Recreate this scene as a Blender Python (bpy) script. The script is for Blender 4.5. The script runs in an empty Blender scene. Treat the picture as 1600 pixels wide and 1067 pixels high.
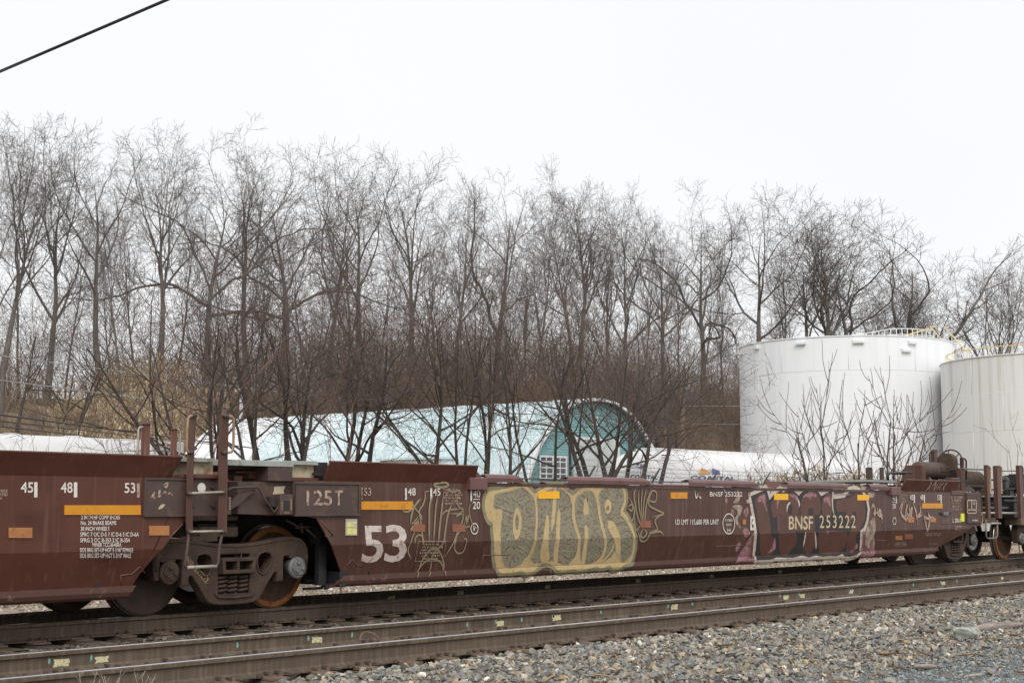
import bpy, bmesh, math, random
import numpy as np
from mathutils import Vector, Matrix
from mathutils.geometry import tessellate_polygon

# ------------------------------------------------------------------ camera
scene = bpy.context.scene
COL = scene.collection
FPX, YAW, PITCH, CAM_H = 2318.84, 0.8651, 0.1112, 1.189      # z = 0 is the top of the rails, x runs along the track
cam_data = bpy.data.cameras.new('camera')
cam_data.sensor_width = 36.0
cam_data.lens = 36.0 * FPX / 1600.0
cam_data.clip_start = 0.1
cam_data.clip_end = 6000.0
cam = bpy.data.objects.new('camera', cam_data)
COL.objects.link(cam)
cam.location = (0, 0, CAM_H)
cam.rotation_euler = (math.pi / 2 + PITCH, 0, -YAW)
scene.camera = cam

# ------------------------------------------------------------------ overcast sky, weak soft sun
SUN_EL, SUN_AZ = math.radians(40), math.radians(224)          # azimuth clockwise from +Y
world = bpy.data.worlds.new('World')
scene.world = world
world.use_nodes = True
wn, wl = world.node_tree.nodes, world.node_tree.links
wn.clear()
sky = wn.new('ShaderNodeTexSky')
sky.sky_type = 'NISHITA'
sky.sun_disc = False
sky.sun_elevation = SUN_EL
sky.sun_rotation = SUN_AZ
cloud = wn.new('ShaderNodeMixRGB')                            # closed cloud deck over the blue sky
cloud.inputs['Fac'].default_value = 0.95
cnz = wn.new('ShaderNodeTexNoise')
cnz.inputs['Scale'].default_value = 1.6
cnz.inputs['Detail'].default_value = 4.0
crp = wn.new('ShaderNodeValToRGB')
crp.color_ramp.elements[0].position, crp.color_ramp.elements[1].position = 0.3, 0.72
crp.color_ramp.elements[0].color = (8.1, 8.2, 8.35, 1)
crp.color_ramp.elements[1].color = (8.7, 8.72, 8.78, 1)
wtc = wn.new('ShaderNodeTexCoord')
bg = wn.new('ShaderNodeBackground')
bg.inputs['Strength'].default_value = 0.1
wo = wn.new('ShaderNodeOutputWorld')
wl.new(wtc.outputs['Generated'], cnz.inputs['Vector'])
wl.new(cnz.outputs['Fac'], crp.inputs['Fac'])
wl.new(sky.outputs['Color'], cloud.inputs['Color1'])
wl.new(crp.outputs['Color'], cloud.inputs['Color2'])
wl.new(cloud.outputs['Color'], bg.inputs['Color'])
wl.new(bg.outputs['Background'], wo.inputs['Surface'])

sun_data = bpy.data.lights.new('sun', 'SUN')
sun_data.energy = 1.5
sun_data.angle = math.radians(35)
sun_data.color = (1.0, 0.97, 0.93)
sun = bpy.data.objects.new('sun', sun_data)
COL.objects.link(sun)
sd = Vector((math.sin(SUN_AZ) * math.cos(SUN_EL), math.cos(SUN_AZ) * math.cos(SUN_EL), math.sin(SUN_EL)))
sun.rotation_euler = sd.to_track_quat('Z', 'Y').to_euler()
sun.location = (0, -20, 40)

scene.view_settings.view_transform = 'Standard'
scene.view_settings.look = 'None'
scene.view_settings.exposure = 0.25
scene.view_settings.gamma = 1.0
scene.view_settings.use_curve_mapping = False
scene.render.engine = 'CYCLES'
scene.cycles.max_bounces = 5
scene.cycles.diffuse_bounces = 3
scene.cycles.glossy_bounces = 2
scene.cycles.transparent_max_bounces = 8
scene.cycles.use_adaptive_sampling = False
scene.cycles.use_denoising = True
scene.cycles.denoiser = 'OPENIMAGEDENOISE'

# ------------------------------------------------------------------ helpers
_f0 = np.array([math.sin(YAW), math.cos(YAW), 0.0])
_r = np.array([math.cos(YAW), -math.sin(YAW), 0.0])
_f = _f0 * math.cos(PITCH) + np.array([0, 0, math.sin(PITCH)])
_u = -_f0 * math.sin(PITCH) + np.array([0, 0, math.cos(PITCH)])


def at(px, py, Y):
    """World point at survey distance Y from the camera line, read off the photograph's 1600x1067 grid."""
    d = (px - 800.0) / FPX * _r - (py - 533.5) / FPX * _u + _f
    return np.array([0, 0, CAM_H]) + d * (Y / d[1])


def xz(px, py, Y):
    p = at(px, py, Y)
    return (p[0], p[2])


def hash_rng(s):
    return random.Random(s)


def new_obj(name, mesh, parent=None, loc=(0, 0, 0)):
    o = bpy.data.objects.new(name, mesh)
    COL.objects.link(o)
    o.location = loc
    if parent is not None:
        o.parent = parent
    return o


def thing(name, label, cat, loc=(0, 0, 0), group=None, rz=0.0, scale=None):
    o = bpy.data.objects.new(name, None)
    o.empty_display_size = 0.2
    COL.objects.link(o)
    o.location = loc
    o.rotation_euler = (0, 0, rz)
    if scale:
        o.scale = scale
    tag(o, label, cat, group)
    return o


def tag(o, label=None, cat=None, group=None, kind=None):
    for k, v in (('label', label), ('category', cat), ('group', group), ('kind', kind)):
        if v:
            o[k] = v
    return o


def dup(root, loc=None, rz=None, label=None, group=None, scale=None):
    r = root.copy()
    COL.objects.link(r)
    if loc is not None:
        r.location = loc
    if rz is not None:
        r.rotation_euler = (0, 0, rz)
    if scale is not None:
        r.scale = scale
    if label:
        r['label'] = label
    if group:
        r['group'] = group
    for ch in list(root.children):
        c = ch.copy()
        COL.objects.link(c)
        c.parent = r
        for g in list(ch.children):
            d = g.copy()
            COL.objects.link(d)
            d.parent = c
    return r


class MB:
    """Collects simple shapes and links them as one mesh object."""

    def __init__(self, org=(0, 0, 0)):
        self.v, self.f, self.sm = [], [], []
        self.org = org

    def add(self, vs, fs, smooth=False):
        b = len(self.v)
        ox, oy, oz = self.org
        self.v += [(x - ox, y - oy, z - oz) for x, y, z in vs]
        self.f += [tuple(b + i for i in f) for f in fs]
        self.sm += [smooth] * len(fs)
        return self

    def box(self, x0, x1, y0, y1, z0, z1):
        vs = [(x0, y0, z0), (x1, y0, z0), (x1, y1, z0), (x0, y1, z0), (x0, y0, z1), (x1, y0, z1), (x1, y1, z1), (x0, y1, z1)]
        return self.add(vs, [(0, 3, 2, 1), (4, 5, 6, 7), (0, 1, 5, 4), (1, 2, 6, 5), (2, 3, 7, 6), (3, 0, 4, 7)])

    def cbox(self, x0, x1, y0, y1, z0, z1, c=0.01):
        """Box with its long edges chamfered (profile in x-z, run along y)."""
        pr = [(x0 + c, z0), (x1 - c, z0), (x1, z0 + c), (x1, z1 - c), (x1 - c, z1), (x0 + c, z1), (x0, z1 - c), (x0, z0 + c)]
        return self.prism(pr, y0, y1)

    def prism(self, poly, y0, y1):
        """Simple (convex or mildly concave) polygon in x-z run from y0 to y1."""
        a = sum(poly[i][0] * poly[(i + 1) % len(poly)][1] - poly[(i + 1) % len(poly)][0] * poly[i][1] for i in range(len(poly)))
        if a < 0:
            poly = poly[::-1]
        n = len(poly)
        vs = [(x, y0, z) for x, z in poly] + [(x, y1, z) for x, z in poly]
        tri = tessellate_polygon([[Vector((x, z, 0)) for x, z in poly]])
        fs = []
        for t in tri:
            p = [poly[i] for i in t]
            ar = (p[1][0] - p[0][0]) * (p[2][1] - p[0][1]) - (p[2][0] - p[0][0]) * (p[1][1] - p[0][1])
            t = tuple(t) if ar > 0 else tuple(t)[::-1]
            fs.append(t)
            fs.append(tuple(i + n for i in t[::-1]))
        fs += [(i, i + n, (i + 1) % n + n, (i + 1) % n)[::-1] for i in range(n)]
        return self.add(vs, fs)

    def prism_x(self, poly, x0, x1, dx=None, smooth=False):
        """Polygon in y-z run from x0 to x1 (dx: per-vertex offsets at both ends)."""
        n = len(poly)
        d0 = [0] * n if dx is None else dx[0]
        d1 = [0] * n if dx is None else dx[1]
        vs = [(x0 + d0[i], y, z) for i, (y, z) in enumerate(poly)] + [(x1 + d1[i], y, z) for i, (y, z) in enumerate(poly)]
        tri = tessellate_polygon([[Vector((y, z, 0)) for y, z in poly]])
        fs = [tuple(t) for t in tri] + [tuple(i + n for i in t[::-1]) for t in tri]
        self.add(vs, fs)
        self.add(vs, [(i, (i + 1) % n, (i + 1) % n + n, i + n) for i in range(n)], smooth)
        return self

    def sheet_x(self, prof, x0, x1, smooth=False):
        n = len(prof)
        vs = [(x0, y, z) for y, z in prof] + [(x1, y, z) for y, z in prof]
        return self.add(vs, [(i, i + 1, i + 1 + n, i + n) for i in range(n - 1)], smooth)

    def tube(self, pts, r, n=8, smooth=True, caps=True):
        pts = [Vector(p) for p in pts]
        rs = r if isinstance(r, (list, tuple)) else [r] * len(pts)
        rings = []
        ref = None
        for i, p in enumerate(pts):
            t = (pts[min(i + 1, len(pts) - 1)] - pts[max(i - 1, 0)]).normalized()
            if ref is None:
                ref = Vector((0, 0, 1)) if abs(t.z) < 0.9 else Vector((1, 0, 0))
            a = t.cross(ref).normalized()
            b = a.cross(t).normalized()
            ref = b
            rings.append([tuple(p + (a * math.cos(k * 2 * math.pi / n) + b * math.sin(k * 2 * math.pi / n)) * rs[i]) for k in range(n)])
        vs = [q for ring in rings for q in ring]
        fs = []
        for i in range(len(pts) - 1):
            for k in range(n):
                fs.append((i * n + k, i * n + (k + 1) % n, (i + 1) * n + (k + 1) % n, (i + 1) * n + k))
        self.add(vs, fs, smooth)
        if caps:
            m = (len(pts) - 1) * n
            self.add(vs, [tuple(range(n))[::-1], tuple(range(m, m + n))])
        return self

    def lathe(self, c, axis, prof, n=32, smooth=True):
        """prof: (distance along axis, radius) pairs round a point c; axis 'x', 'y' or 'z'."""
        vs = []
        for a, r in prof:
            for k in range(n):
                t = 2 * math.pi * k / n
                u, w = r * math.cos(t), r * math.sin(t)
                q = {'x': (a, u, w), 'y': (u, a, w), 'z': (u, w, a)}[axis]
                vs.append((c[0] + q[0], c[1] + q[1], c[2] + q[2]))
        fs = []
        for i in range(len(prof) - 1):
            for k in range(n):
                fs.append((i * n + k, i * n + (k + 1) % n, (i + 1) * n + (k + 1) % n, (i + 1) * n + k))
        self.add(vs, fs, smooth)
        ends = []
        if prof[0][1] > 1e-4:
            ends.append(tuple(range(n)))
        if prof[-1][1] > 1e-4:
            ends.append(tuple(range((len(prof) - 1) * n, len(prof) * n)))
        if ends:
            self.add(vs, ends)
        return self

    def mesh(self, name):
        me = bpy.data.meshes.new(name)
        me.from_pydata(self.v, [], self.f)
        me.polygons.foreach_set('use_smooth', self.sm)
        bm = bmesh.new()
        bm.from_mesh(me)
        bmesh.ops.remove_doubles(bm, verts=bm.verts, dist=1e-5)
        bmesh.ops.recalc_face_normals(bm, faces=bm.faces)
        bm.to_mesh(me)
        bm.free()
        return me

    def build(self, name, mat, parent=None, loc=(0, 0, 0), bevel=0.0):
        me = self.mesh(name)
        me.materials.append(mat)
        o = new_obj(name, me, parent, loc)
        if bevel:
            m = o.modifiers.new('bevel', 'BEVEL')
            m.width = bevel
            m.segments = 2
            m.limit_method = 'ANGLE'
        return o


def np_mesh(name, V, F, mat, attr=None, smooth=False):
    """Triangle mesh straight from arrays; attr: per-face value stored as a face attribute 'tint'."""
    V = np.ascontiguousarray(V, dtype=np.float32)
    F = np.ascontiguousarray(F, dtype=np.int32)
    me = bpy.data.meshes.new(name)
    nf, k = F.shape
    me.vertices.add(len(V))
    me.vertices.foreach_set('co', V.ravel())
    me.loops.add(nf * k)
    me.loops.foreach_set('vertex_index', F.ravel())
    me.polygons.add(nf)
    me.polygons.foreach_set('loop_start', np.arange(0, nf * k, k, dtype=np.int32))
    me.polygons.foreach_set('use_smooth', np.full(nf, smooth))
    if attr is not None:
        a = me.attributes.new('tint', 'FLOAT', 'FACE')
        a.data.foreach_set('value', np.ascontiguousarray(attr, dtype=np.float32))
    me.update(calc_edges=True)
    me.materials.append(mat)
    return me


def curve_plate(polys, y0, y1, bevel=0.0):
    """Flat plate with holes: polys in x-z (first outer, then holes), thickness y0..y1. Returns verts, faces."""
    cu = bpy.data.curves.new('plate', 'CURVE')
    cu.dimensions = '2D'
    cu.fill_mode = 'BOTH'
    cu.extrude = max(0.001, abs(y1 - y0) / 2 - bevel)
    cu.bevel_depth = bevel
    cu.bevel_resolution = 1
    for pl in polys:
        sp = cu.splines.new('POLY')
        sp.points.add(len(pl) - 1)
        for i, (x, z) in enumerate(pl):
            sp.points[i].co = (x, z, 0, 1)
        sp.use_cyclic_u = True
    o = bpy.data.objects.new('plate', cu)
    COL.objects.link(o)
    dg = bpy.context.evaluated_depsgraph_get()
    me = bpy.data.meshes.new_from_object(o.evaluated_get(dg))
    ym = (y0 + y1) / 2
    vs = [(v.co.x, ym + v.co.z, v.co.y) for v in me.vertices]
    fs = [tuple(p.vertices) for p in me.polygons]
    bpy.data.objects.remove(o)
    bpy.data.curves.remove(cu)
    bpy.data.meshes.remove(me)
    return vs, fs


_txt = {}


def text_shape(s, bold=0.0, spacing=1.0):
    """2-D outline triangles of a line of lettering, normalised to the unit box."""
    key = (s, bold, spacing)
    if key not in _txt:
        cu = bpy.data.curves.new('lettering', 'FONT')
        cu.body = s
        cu.offset = bold
        cu.space_character = spacing
        cu.resolution_u = 3
        o = bpy.data.objects.new('lettering', cu)
        COL.objects.link(o)
        dg = bpy.context.evaluated_depsgraph_get()
        me = bpy.data.meshes.new_from_object(o.evaluated_get(dg))
        V = np.array([v.co[:2] for v in me.vertices])
        F = [tuple(p.vertices) for p in me.polygons]
        bpy.data.objects.remove(o)
        bpy.data.curves.remove(cu)
        bpy.data.meshes.remove(me)
        lo, hi = V.min(0), V.max(0)
        _txt[key] = ((V - lo) / (hi - lo), F)
    return _txt[key]


def smooth_line(pts, k=5, closed=False):
    """Catmull-Rom through the points."""
    n = len(pts)
    P = [np.array(p, float) for p in pts]
    out = []
    rng = range(n if closed else n - 1)
    for i in rng:
        p0 = P[(i - 1) % n] if closed or i > 0 else P[0]
        p1, p2 = P[i], P[(i + 1) % n]
        p3 = P[(i + 2) % n] if closed or i + 2 < n else P[-1]
        for j in range(k):
            t = j / k
            out.append(tuple(0.5 * (2 * p1 + (p2 - p0) * t + (2 * p0 - 5 * p1 + 4 * p2 - p3) * t * t + (3 * p1 - p0 - 3 * p2 + p3) * t ** 3)))
    if not closed:
        out.append(tuple(P[-1]))
    return out


# ------------------------------------------------------------------ materials
def ramp(nt, a, b, ca, cb):
    r = nt.nodes.new('ShaderNodeValToRGB')
    r.color_ramp.elements[0].position, r.color_ramp.elements[1].position = a, b
    r.color_ramp.elements[0].color = (*ca, 1)
    r.color_ramp.elements[1].color = (*cb, 1)
    return r


def pmat(name, c1, c2=None, scale=4.0, rough=0.7, bump=0.0, stretch=(1, 1, 1), detail=6.0, metallic=0.0, spec=0.5,
         spot=None, spot_scale=12.0, spot_range=(0.6, 0.75), streak=None, streak_amt=(0.55, 0.85), bump_scale=None, lo=0.3, hi=0.7, streak_scale=(9.0, 9.0, 0.55)):
    m = bpy.data.materials.new(name)
    m.use_nodes = True
    nt = m.node_tree
    bs = nt.nodes['Principled BSDF']
    bs.inputs['Roughness'].default_value = rough
    bs.inputs['Metallic'].default_value = metallic
    bs.inputs['Specular IOR Level'].default_value = spec
    tc = nt.nodes.new('ShaderNodeTexCoord')
    mp = nt.nodes.new('ShaderNodeMapping')
    mp.inputs['Scale'].default_value = stretch
    nt.links.new(tc.outputs['Object'], mp.inputs['Vector'])
    nz = nt.nodes.new('ShaderNodeTexNoise')
    nz.inputs['Scale'].default_value = scale
    nz.inputs['Detail'].default_value = detail
    nz.inputs['Roughness'].default_value = 0.62
    nt.links.new(mp.outputs['Vector'], nz.inputs['Vector'])
    r = ramp(nt, lo, hi, c1, c2 or c1)
    nt.links.new(nz.outputs['Fac'], r.inputs['Fac'])
    col = r.outputs['Color']
    if spot:
        n2 = nt.nodes.new('ShaderNodeTexNoise')
        n2.inputs['Scale'].default_value = spot_scale
        n2.inputs['Detail'].default_value = 5
        nt.links.new(tc.outputs['Object'], n2.inputs['Vector'])
        r2 = ramp(nt, spot_range[0], spot_range[1], (0, 0, 0), (1, 1, 1))
        nt.links.new(n2.outputs['Fac'], r2.inputs['Fac'])
        mx = nt.nodes.new('ShaderNodeMixRGB')
        nt.links.new(r2.outputs['Color'], mx.inputs['Fac'])
        nt.links.new(col, mx.inputs['Color1'])
        mx.inputs['Color2'].default_value = (*spot, 1)
        col = mx.outputs['Color']
    if streak:                                               # rain and dust streaks running down the face
        m3 = nt.nodes.new('ShaderNodeMapping')
        m3.inputs['Scale'].default_value = streak_scale
        n3 = nt.nodes.new('ShaderNodeTexNoise')
        n3.inputs['Scale'].default_value = 1.6
        n3.inputs['Detail'].default_value = 7
        nt.links.new(tc.outputs['Object'], m3.inputs['Vector'])
        nt.links.new(m3.outputs['Vector'], n3.inputs['Vector'])
        r3 = ramp(nt, streak_amt[0], streak_amt[1], (0, 0, 0), (1, 1, 1))
        nt.links.new(n3.outputs['Fac'], r3.inputs['Fac'])
        mx = nt.nodes.new('ShaderNodeMixRGB')
        nt.links.new(r3.outputs['Color'], mx.inputs['Fac'])
        nt.links.new(col, mx.inputs['Color1'])
        mx.inputs['Color2'].default_value = (*streak, 1)
        col = mx.outputs['Color']
    nt.links.new(col, bs.inputs['Base Color'])
    if bump:
        nb = nz
        if bump_scale:
            nb = nt.nodes.new('ShaderNodeTexNoise')
            nb.inputs['Scale'].default_value = bump_scale
            nb.inputs['Detail'].default_value = 6
            nt.links.new(mp.outputs['Vector'], nb.inputs['Vector'])
        b = nt.nodes.new('ShaderNodeBump')
        b.inputs['Strength'].default_value = bump
        b.inputs['Distance'].default_value = 0.02
        nt.links.new(nb.outputs['Fac'], b.inputs['Height'])
        nt.links.new(b.outputs['Normal'], bs.inputs['Normal'])
    return m


def tint_mat(name, cols, rough=0.9, noise=None):
    """Colour picked per face from the stored 'tint' value (each stone, blade or stem its own)."""
    m = bpy.data.materials.new(name)
    m.use_nodes = True
    nt = m.node_tree
    bs = nt.nodes['Principled BSDF']
    bs.inputs['Roughness'].default_value = rough
    bs.inputs['Specular IOR Level'].default_value = 0.3
    a = nt.nodes.new('ShaderNodeAttribute')
    a.attribute_name = 'tint'
    r = nt.nodes.new('ShaderNodeValToRGB')
    el = r.color_ramp.elements
    while len(el) < len(cols):
        el.new(0.5)
    for i, (p, c) in enumerate(cols):
        el[i].position = p
        el[i].color = (*c, 1)
    nt.links.new(a.outputs['Fac'], r.inputs['Fac'])
    col = r.outputs['Color']
    if noise:
        tc = nt.nodes.new('ShaderNodeTexCoord')
        nz = nt.nodes.new('ShaderNodeTexNoise')
        nz.inputs['Scale'].default_value = noise
        nz.inputs['Detail'].default_value = 4
        nt.links.new(tc.outputs['Object'], nz.inputs['Vector'])
        rr = ramp(nt, 0.3, 0.7, (0.65, 0.65, 0.65), (1.2, 1.2, 1.2))
        nt.links.new(nz.outputs['Fac'], rr.inputs['Fac'])
        mx = nt.nodes.new('ShaderNodeMixRGB')
        mx.blend_type = 'MULTIPLY'
        mx.inputs['Fac'].default_value = 1
        nt.links.new(col, mx.inputs['Color1'])
        nt.links.new(rr.outputs['Color'], mx.inputs['Color2'])
        col = mx.outputs['Color']
    nt.links.new(col, bs.inputs['Base Color'])
    return m


M = {}
M['paint'] = pmat('car_paint', (0.082, 0.036, 0.026), (0.108, 0.050, 0.038), 1.4, 0.37, 0.05, spec=0.36, spot=(0.062, 0.023, 0.015), spot_scale=1.3,
                  spot_range=(0.5, 0.8), streak=(0.15, 0.088, 0.068), streak_amt=(0.50, 0.86), bump_scale=60)
M['paint_red'] = pmat('car_paint_red', (0.096, 0.035, 0.023), (0.124, 0.049, 0.034), 1.4, 0.38, 0.04, spec=0.28, spot=(0.062, 0.022, 0.015), spot_scale=2.2,
                      spot_range=(0.5, 0.8), streak=(0.21, 0.105, 0.08), streak_amt=(0.58, 0.95), bump_scale=60)
M['sill_paint'] = pmat('sill_paint', (0.088, 0.037, 0.028), (0.112, 0.050, 0.038), 1.4, 0.45, 0.08, spot=(0.30, 0.20, 0.16), spot_scale=9,
                       spot_range=(0.62, 0.8), streak=(0.09, 0.045, 0.035), streak_amt=(0.6, 0.9), bump_scale=60, stretch=(0.3, 1, 2))
M['cap_paint'] = pmat('cap_paint', (0.140, 0.066, 0.060), (0.172, 0.087, 0.08), 3.0, 0.4, 0.05, spot=(0.13, 0.045, 0.035), spot_scale=5, spot_range=(0.55, 0.75))
M['frame_paint'] = pmat('frame_paint', (0.065, 0.040, 0.033), (0.098, 0.063, 0.053), 2.0, 0.6, 0.08, spot=(0.16, 0.09, 0.055), spot_scale=6,
                        spot_range=(0.58, 0.8), streak=(0.06, 0.038, 0.032), streak_amt=(0.55, 0.9), bump_scale=50)
M['truck'] = pmat('cast_steel', (0.036, 0.021, 0.014), (0.088, 0.053, 0.035), 5.0, 0.75, 0.25, spot=(0.105, 0.062, 0.038), spot_scale=14,
                  spot_range=(0.6, 0.75), bump_scale=70)
M['dark'] = pmat('dark_steel', (0.018, 0.014, 0.012), (0.045, 0.032, 0.026), 6.0, 0.7, 0.1)
M['black'] = pmat('black_steel', (0.012, 0.012, 0.013), (0.026, 0.025, 0.026), 3.0, 0.45, 0.05, spot=(0.06, 0.045, 0.035), spot_scale=8)
M['wheel'] = pmat('wheel_steel', (0.040, 0.026, 0.020), (0.085, 0.052, 0.036), 5.0, 0.65, 0.1)
M['rust_rim'] = pmat('rusty_rim', (0.20, 0.065, 0.015), (0.36, 0.135, 0.03), 7.0, 0.75, 0.1, spot=(0.10, 0.04, 0.015), spot_scale=9, spot_range=(0.5, 0.75))
M['rust_plate'] = pmat('rusty_plate', (0.030, 0.017, 0.010), (0.075, 0.034, 0.014), 5.0, 0.7, 0.1, spot=(0.17, 0.065, 0.018), spot_scale=4, spot_range=(0.55, 0.8))
M['bright'] = pmat('worn_steel', (0.35, 0.34, 0.33), (0.55, 0.54, 0.52), 8.0, 0.28, 0.0, metallic=1.0)
M['cap_grey'] = pmat('grey_cap', (0.11, 0.11, 0.108), (0.20, 0.20, 0.195), 9.0, 0.45, 0.05, spot=(0.08, 0.06, 0.05), spot_scale=16)
M['grate'] = pmat('galvanised', (0.30, 0.32, 0.29), (0.40, 0.42, 0.38), 5.0, 0.55, 0.05, spot=(0.20, 0.17, 0.12), spot_scale=7)
M['cream'] = pmat('cream_paint', (0.48, 0.40, 0.27), (0.58, 0.50, 0.36), 4.0, 0.7, 0.05, spot=(0.24, 0.13, 0.05), spot_scale=7, spot_range=(0.55, 0.75))
M['rung'] = pmat('worn_rung', (0.30, 0.26, 0.21), (0.48, 0.43, 0.36), 12.0, 0.5, 0.0, spot=(0.14, 0.07, 0.05), spot_scale=20)
M['handle_rust'] = pmat('handle_rust', (0.24, 0.14, 0.07), (0.42, 0.29, 0.17), 10.0, 0.6)
M['orange'] = pmat('reflector_orange', (0.62, 0.245, 0.008), (0.74, 0.31, 0.012), 6.0, 0.35, spot=(0.40, 0.17, 0.02), spot_scale=9)
M['orange_bright'] = pmat('reflector_amber', (0.92, 0.44, 0.006), (1.0, 0.52, 0.01), 6.0, 0.35)
M['orange_dull'] = pmat('reflector_dull', (0.38, 0.15, 0.045), (0.50, 0.22, 0.08), 6.0, 0.5, spot=(0.20, 0.09, 0.05), spot_scale=10)
M['orange_faint'] = pmat('reflector_faint', (0.24, 0.09, 0.05), (0.30, 0.12, 0.06), 6.0, 0.6)
M['white'] = pmat('stencil_white', (0.66, 0.60, 0.54), (0.82, 0.78, 0.72), 5.0, 0.6, spot=(0.35, 0.24, 0.20), spot_scale=22, spot_range=(0.6, 0.7))
M['tan'] = pmat('stencil_tan', (0.56, 0.44, 0.27), (0.66, 0.54, 0.36), 5.0, 0.6, spot=(0.28, 0.17, 0.10), spot_scale=20, spot_range=(0.58, 0.7))
M['faded'] = pmat('stencil_faded', (0.38, 0.27, 0.21), (0.52, 0.40, 0.32), 9.0, 0.6, spot=(0.2, 0.1, 0.08), spot_scale=26, spot_range=(0.48, 0.62))
M['numeral'] = pmat('big_numeral', (0.48, 0.36, 0.31), (0.74, 0.68, 0.64), 3.0, 0.5, spot=(0.36, 0.22, 0.18), spot_scale=16, spot_range=(0.56, 0.66), stretch=(0.35, 1, 3))
M['sticker'] = pmat('yellow_sticker', (0.72, 0.66, 0.16), (0.78, 0.72, 0.22), 8.0, 0.5)
M['sticker_grey'] = pmat('grey_sticker', (0.42, 0.41, 0.36), (0.5, 0.49, 0.44), 8.0, 0.5)
M['lime'] = pmat('lime_sticker', (0.72, 0.80, 0.03), (0.80, 0.86, 0.05), 8.0, 0.5)
M['seam'] = pmat('weld_seam', (0.035, 0.018, 0.014), (0.06, 0.03, 0.024), 8.0, 0.7)
# track and ground
M['rail'] = pmat('rail_steel', (0.082, 0.057, 0.039), (0.130, 0.094, 0.066), 3.0, 0.75, 0.1, stretch=(0.25, 1, 1), streak=(0.19, 0.145, 0.105),
                 streak_amt=(0.46, 0.78), bump_scale=40, streak_scale=(14.0, 9.0, 0.9))
M['rail_top'] = pmat('rail_running_band', (0.55, 0.55, 0.55), (0.75, 0.74, 0.74), 4.0, 0.2, metallic=0.95, stretch=(0.2, 1, 1))
M['tie'] = pmat('tie_timber', (0.065, 0.049, 0.038), (0.175, 0.132, 0.098), 3.0, 0.9, 0.5, stretch=(4, 0.6, 4), bump_scale=12)
M['plate'] = pmat('tie_plate_rust', (0.12, 0.080, 0.056), (0.23, 0.160, 0.113), 9.0, 0.85, 0.2)
M['spike'] = pmat('spike_rust', (0.065, 0.045, 0.034), (0.12, 0.083, 0.060), 12.0, 0.8)
M['mark_yellow'] = pmat('yellow_mark', (0.62, 0.58, 0.34), (0.72, 0.67, 0.42), 30.0, 0.7, spot=(0.3, 0.24, 0.14), spot_scale=60, spot_range=(0.55, 0.65))
M['mark_green'] = pmat('green_mark', (0.16, 0.42, 0.33), (0.24, 0.52, 0.42), 30.0, 0.7)
stone_cols = [(0.0, (0.094, 0.083, 0.070)), (0.13, (0.319, 0.281, 0.223)), (0.27, (0.237, 0.242, 0.235)), (0.42, (0.407, 0.365, 0.292)), (0.56, (0.182, 0.198, 0.210)),
              (0.70, (0.275, 0.267, 0.239)), (0.80, (0.297, 0.245, 0.175)), (0.90, (0.528, 0.485, 0.398)), (0.955, (0.473, 0.338, 0.191)), (1.0, (0.850, 0.830, 0.763))]
M['stone'] = tint_mat('ballast_stone', stone_cols, 0.9, 30)
brown_cols = [(0.0, (0.07, 0.052, 0.038)), (0.3, (0.15, 0.115, 0.085)), (0.6, (0.22, 0.18, 0.14)), (0.85, (0.17, 0.15, 0.13)), (1.0, (0.36, 0.32, 0.27))]
M['stone_brown'] = tint_mat('dusty_ballast', brown_cols, 0.95, 30)
blue_cols = [(0.0, (0.13, 0.155, 0.165)), (0.35, (0.225, 0.27, 0.285)), (0.7, (0.30, 0.35, 0.365)), (0.9, (0.34, 0.31, 0.26)), (1.0, (0.52, 0.52, 0.50))]
M['stone_blue'] = tint_mat('blue_chips', blue_cols, 0.9, 30)
tan_cols = [(0.0, (0.22, 0.17, 0.13)), (0.4, (0.42, 0.34, 0.26)), (0.8, (0.54, 0.46, 0.37)), (1.0, (0.72, 0.66, 0.58))]
M['stone_tan'] = tint_mat('tan_gravel', tan_cols, 0.9, 20)
M['bed'] = pmat('ballast_bed', (0.055, 0.048, 0.040), (0.30, 0.27, 0.225), 26.0, 0.95, 0.9, spot=(0.06, 0.052, 0.045), spot_scale=40, spot_range=(0.52, 0.62))
M['path'] = pmat('blue_gravel', (0.11, 0.12, 0.12), (0.33, 0.36, 0.36), 45.0, 0.95, 0.7, spot=(0.28, 0.24, 0.19), spot_scale=2.2, spot_range=(0.55, 0.75))
M['yard'] = pmat('tan_yard', (0.20, 0.16, 0.12), (0.46, 0.385, 0.30), 30.0, 0.95, 0.7, spot=(0.24, 0.19, 0.145), spot_scale=3.0, spot_range=(0.5, 0.7))
M['soil'] = pmat('leaf_litter', (0.075, 0.052, 0.034), (0.20, 0.145, 0.095), 1.3, 0.95, 0.6, spot=(0.27, 0.20, 0.12), spot_scale=0.35, spot_range=(0.5, 0.75), bump_scale=9)
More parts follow.
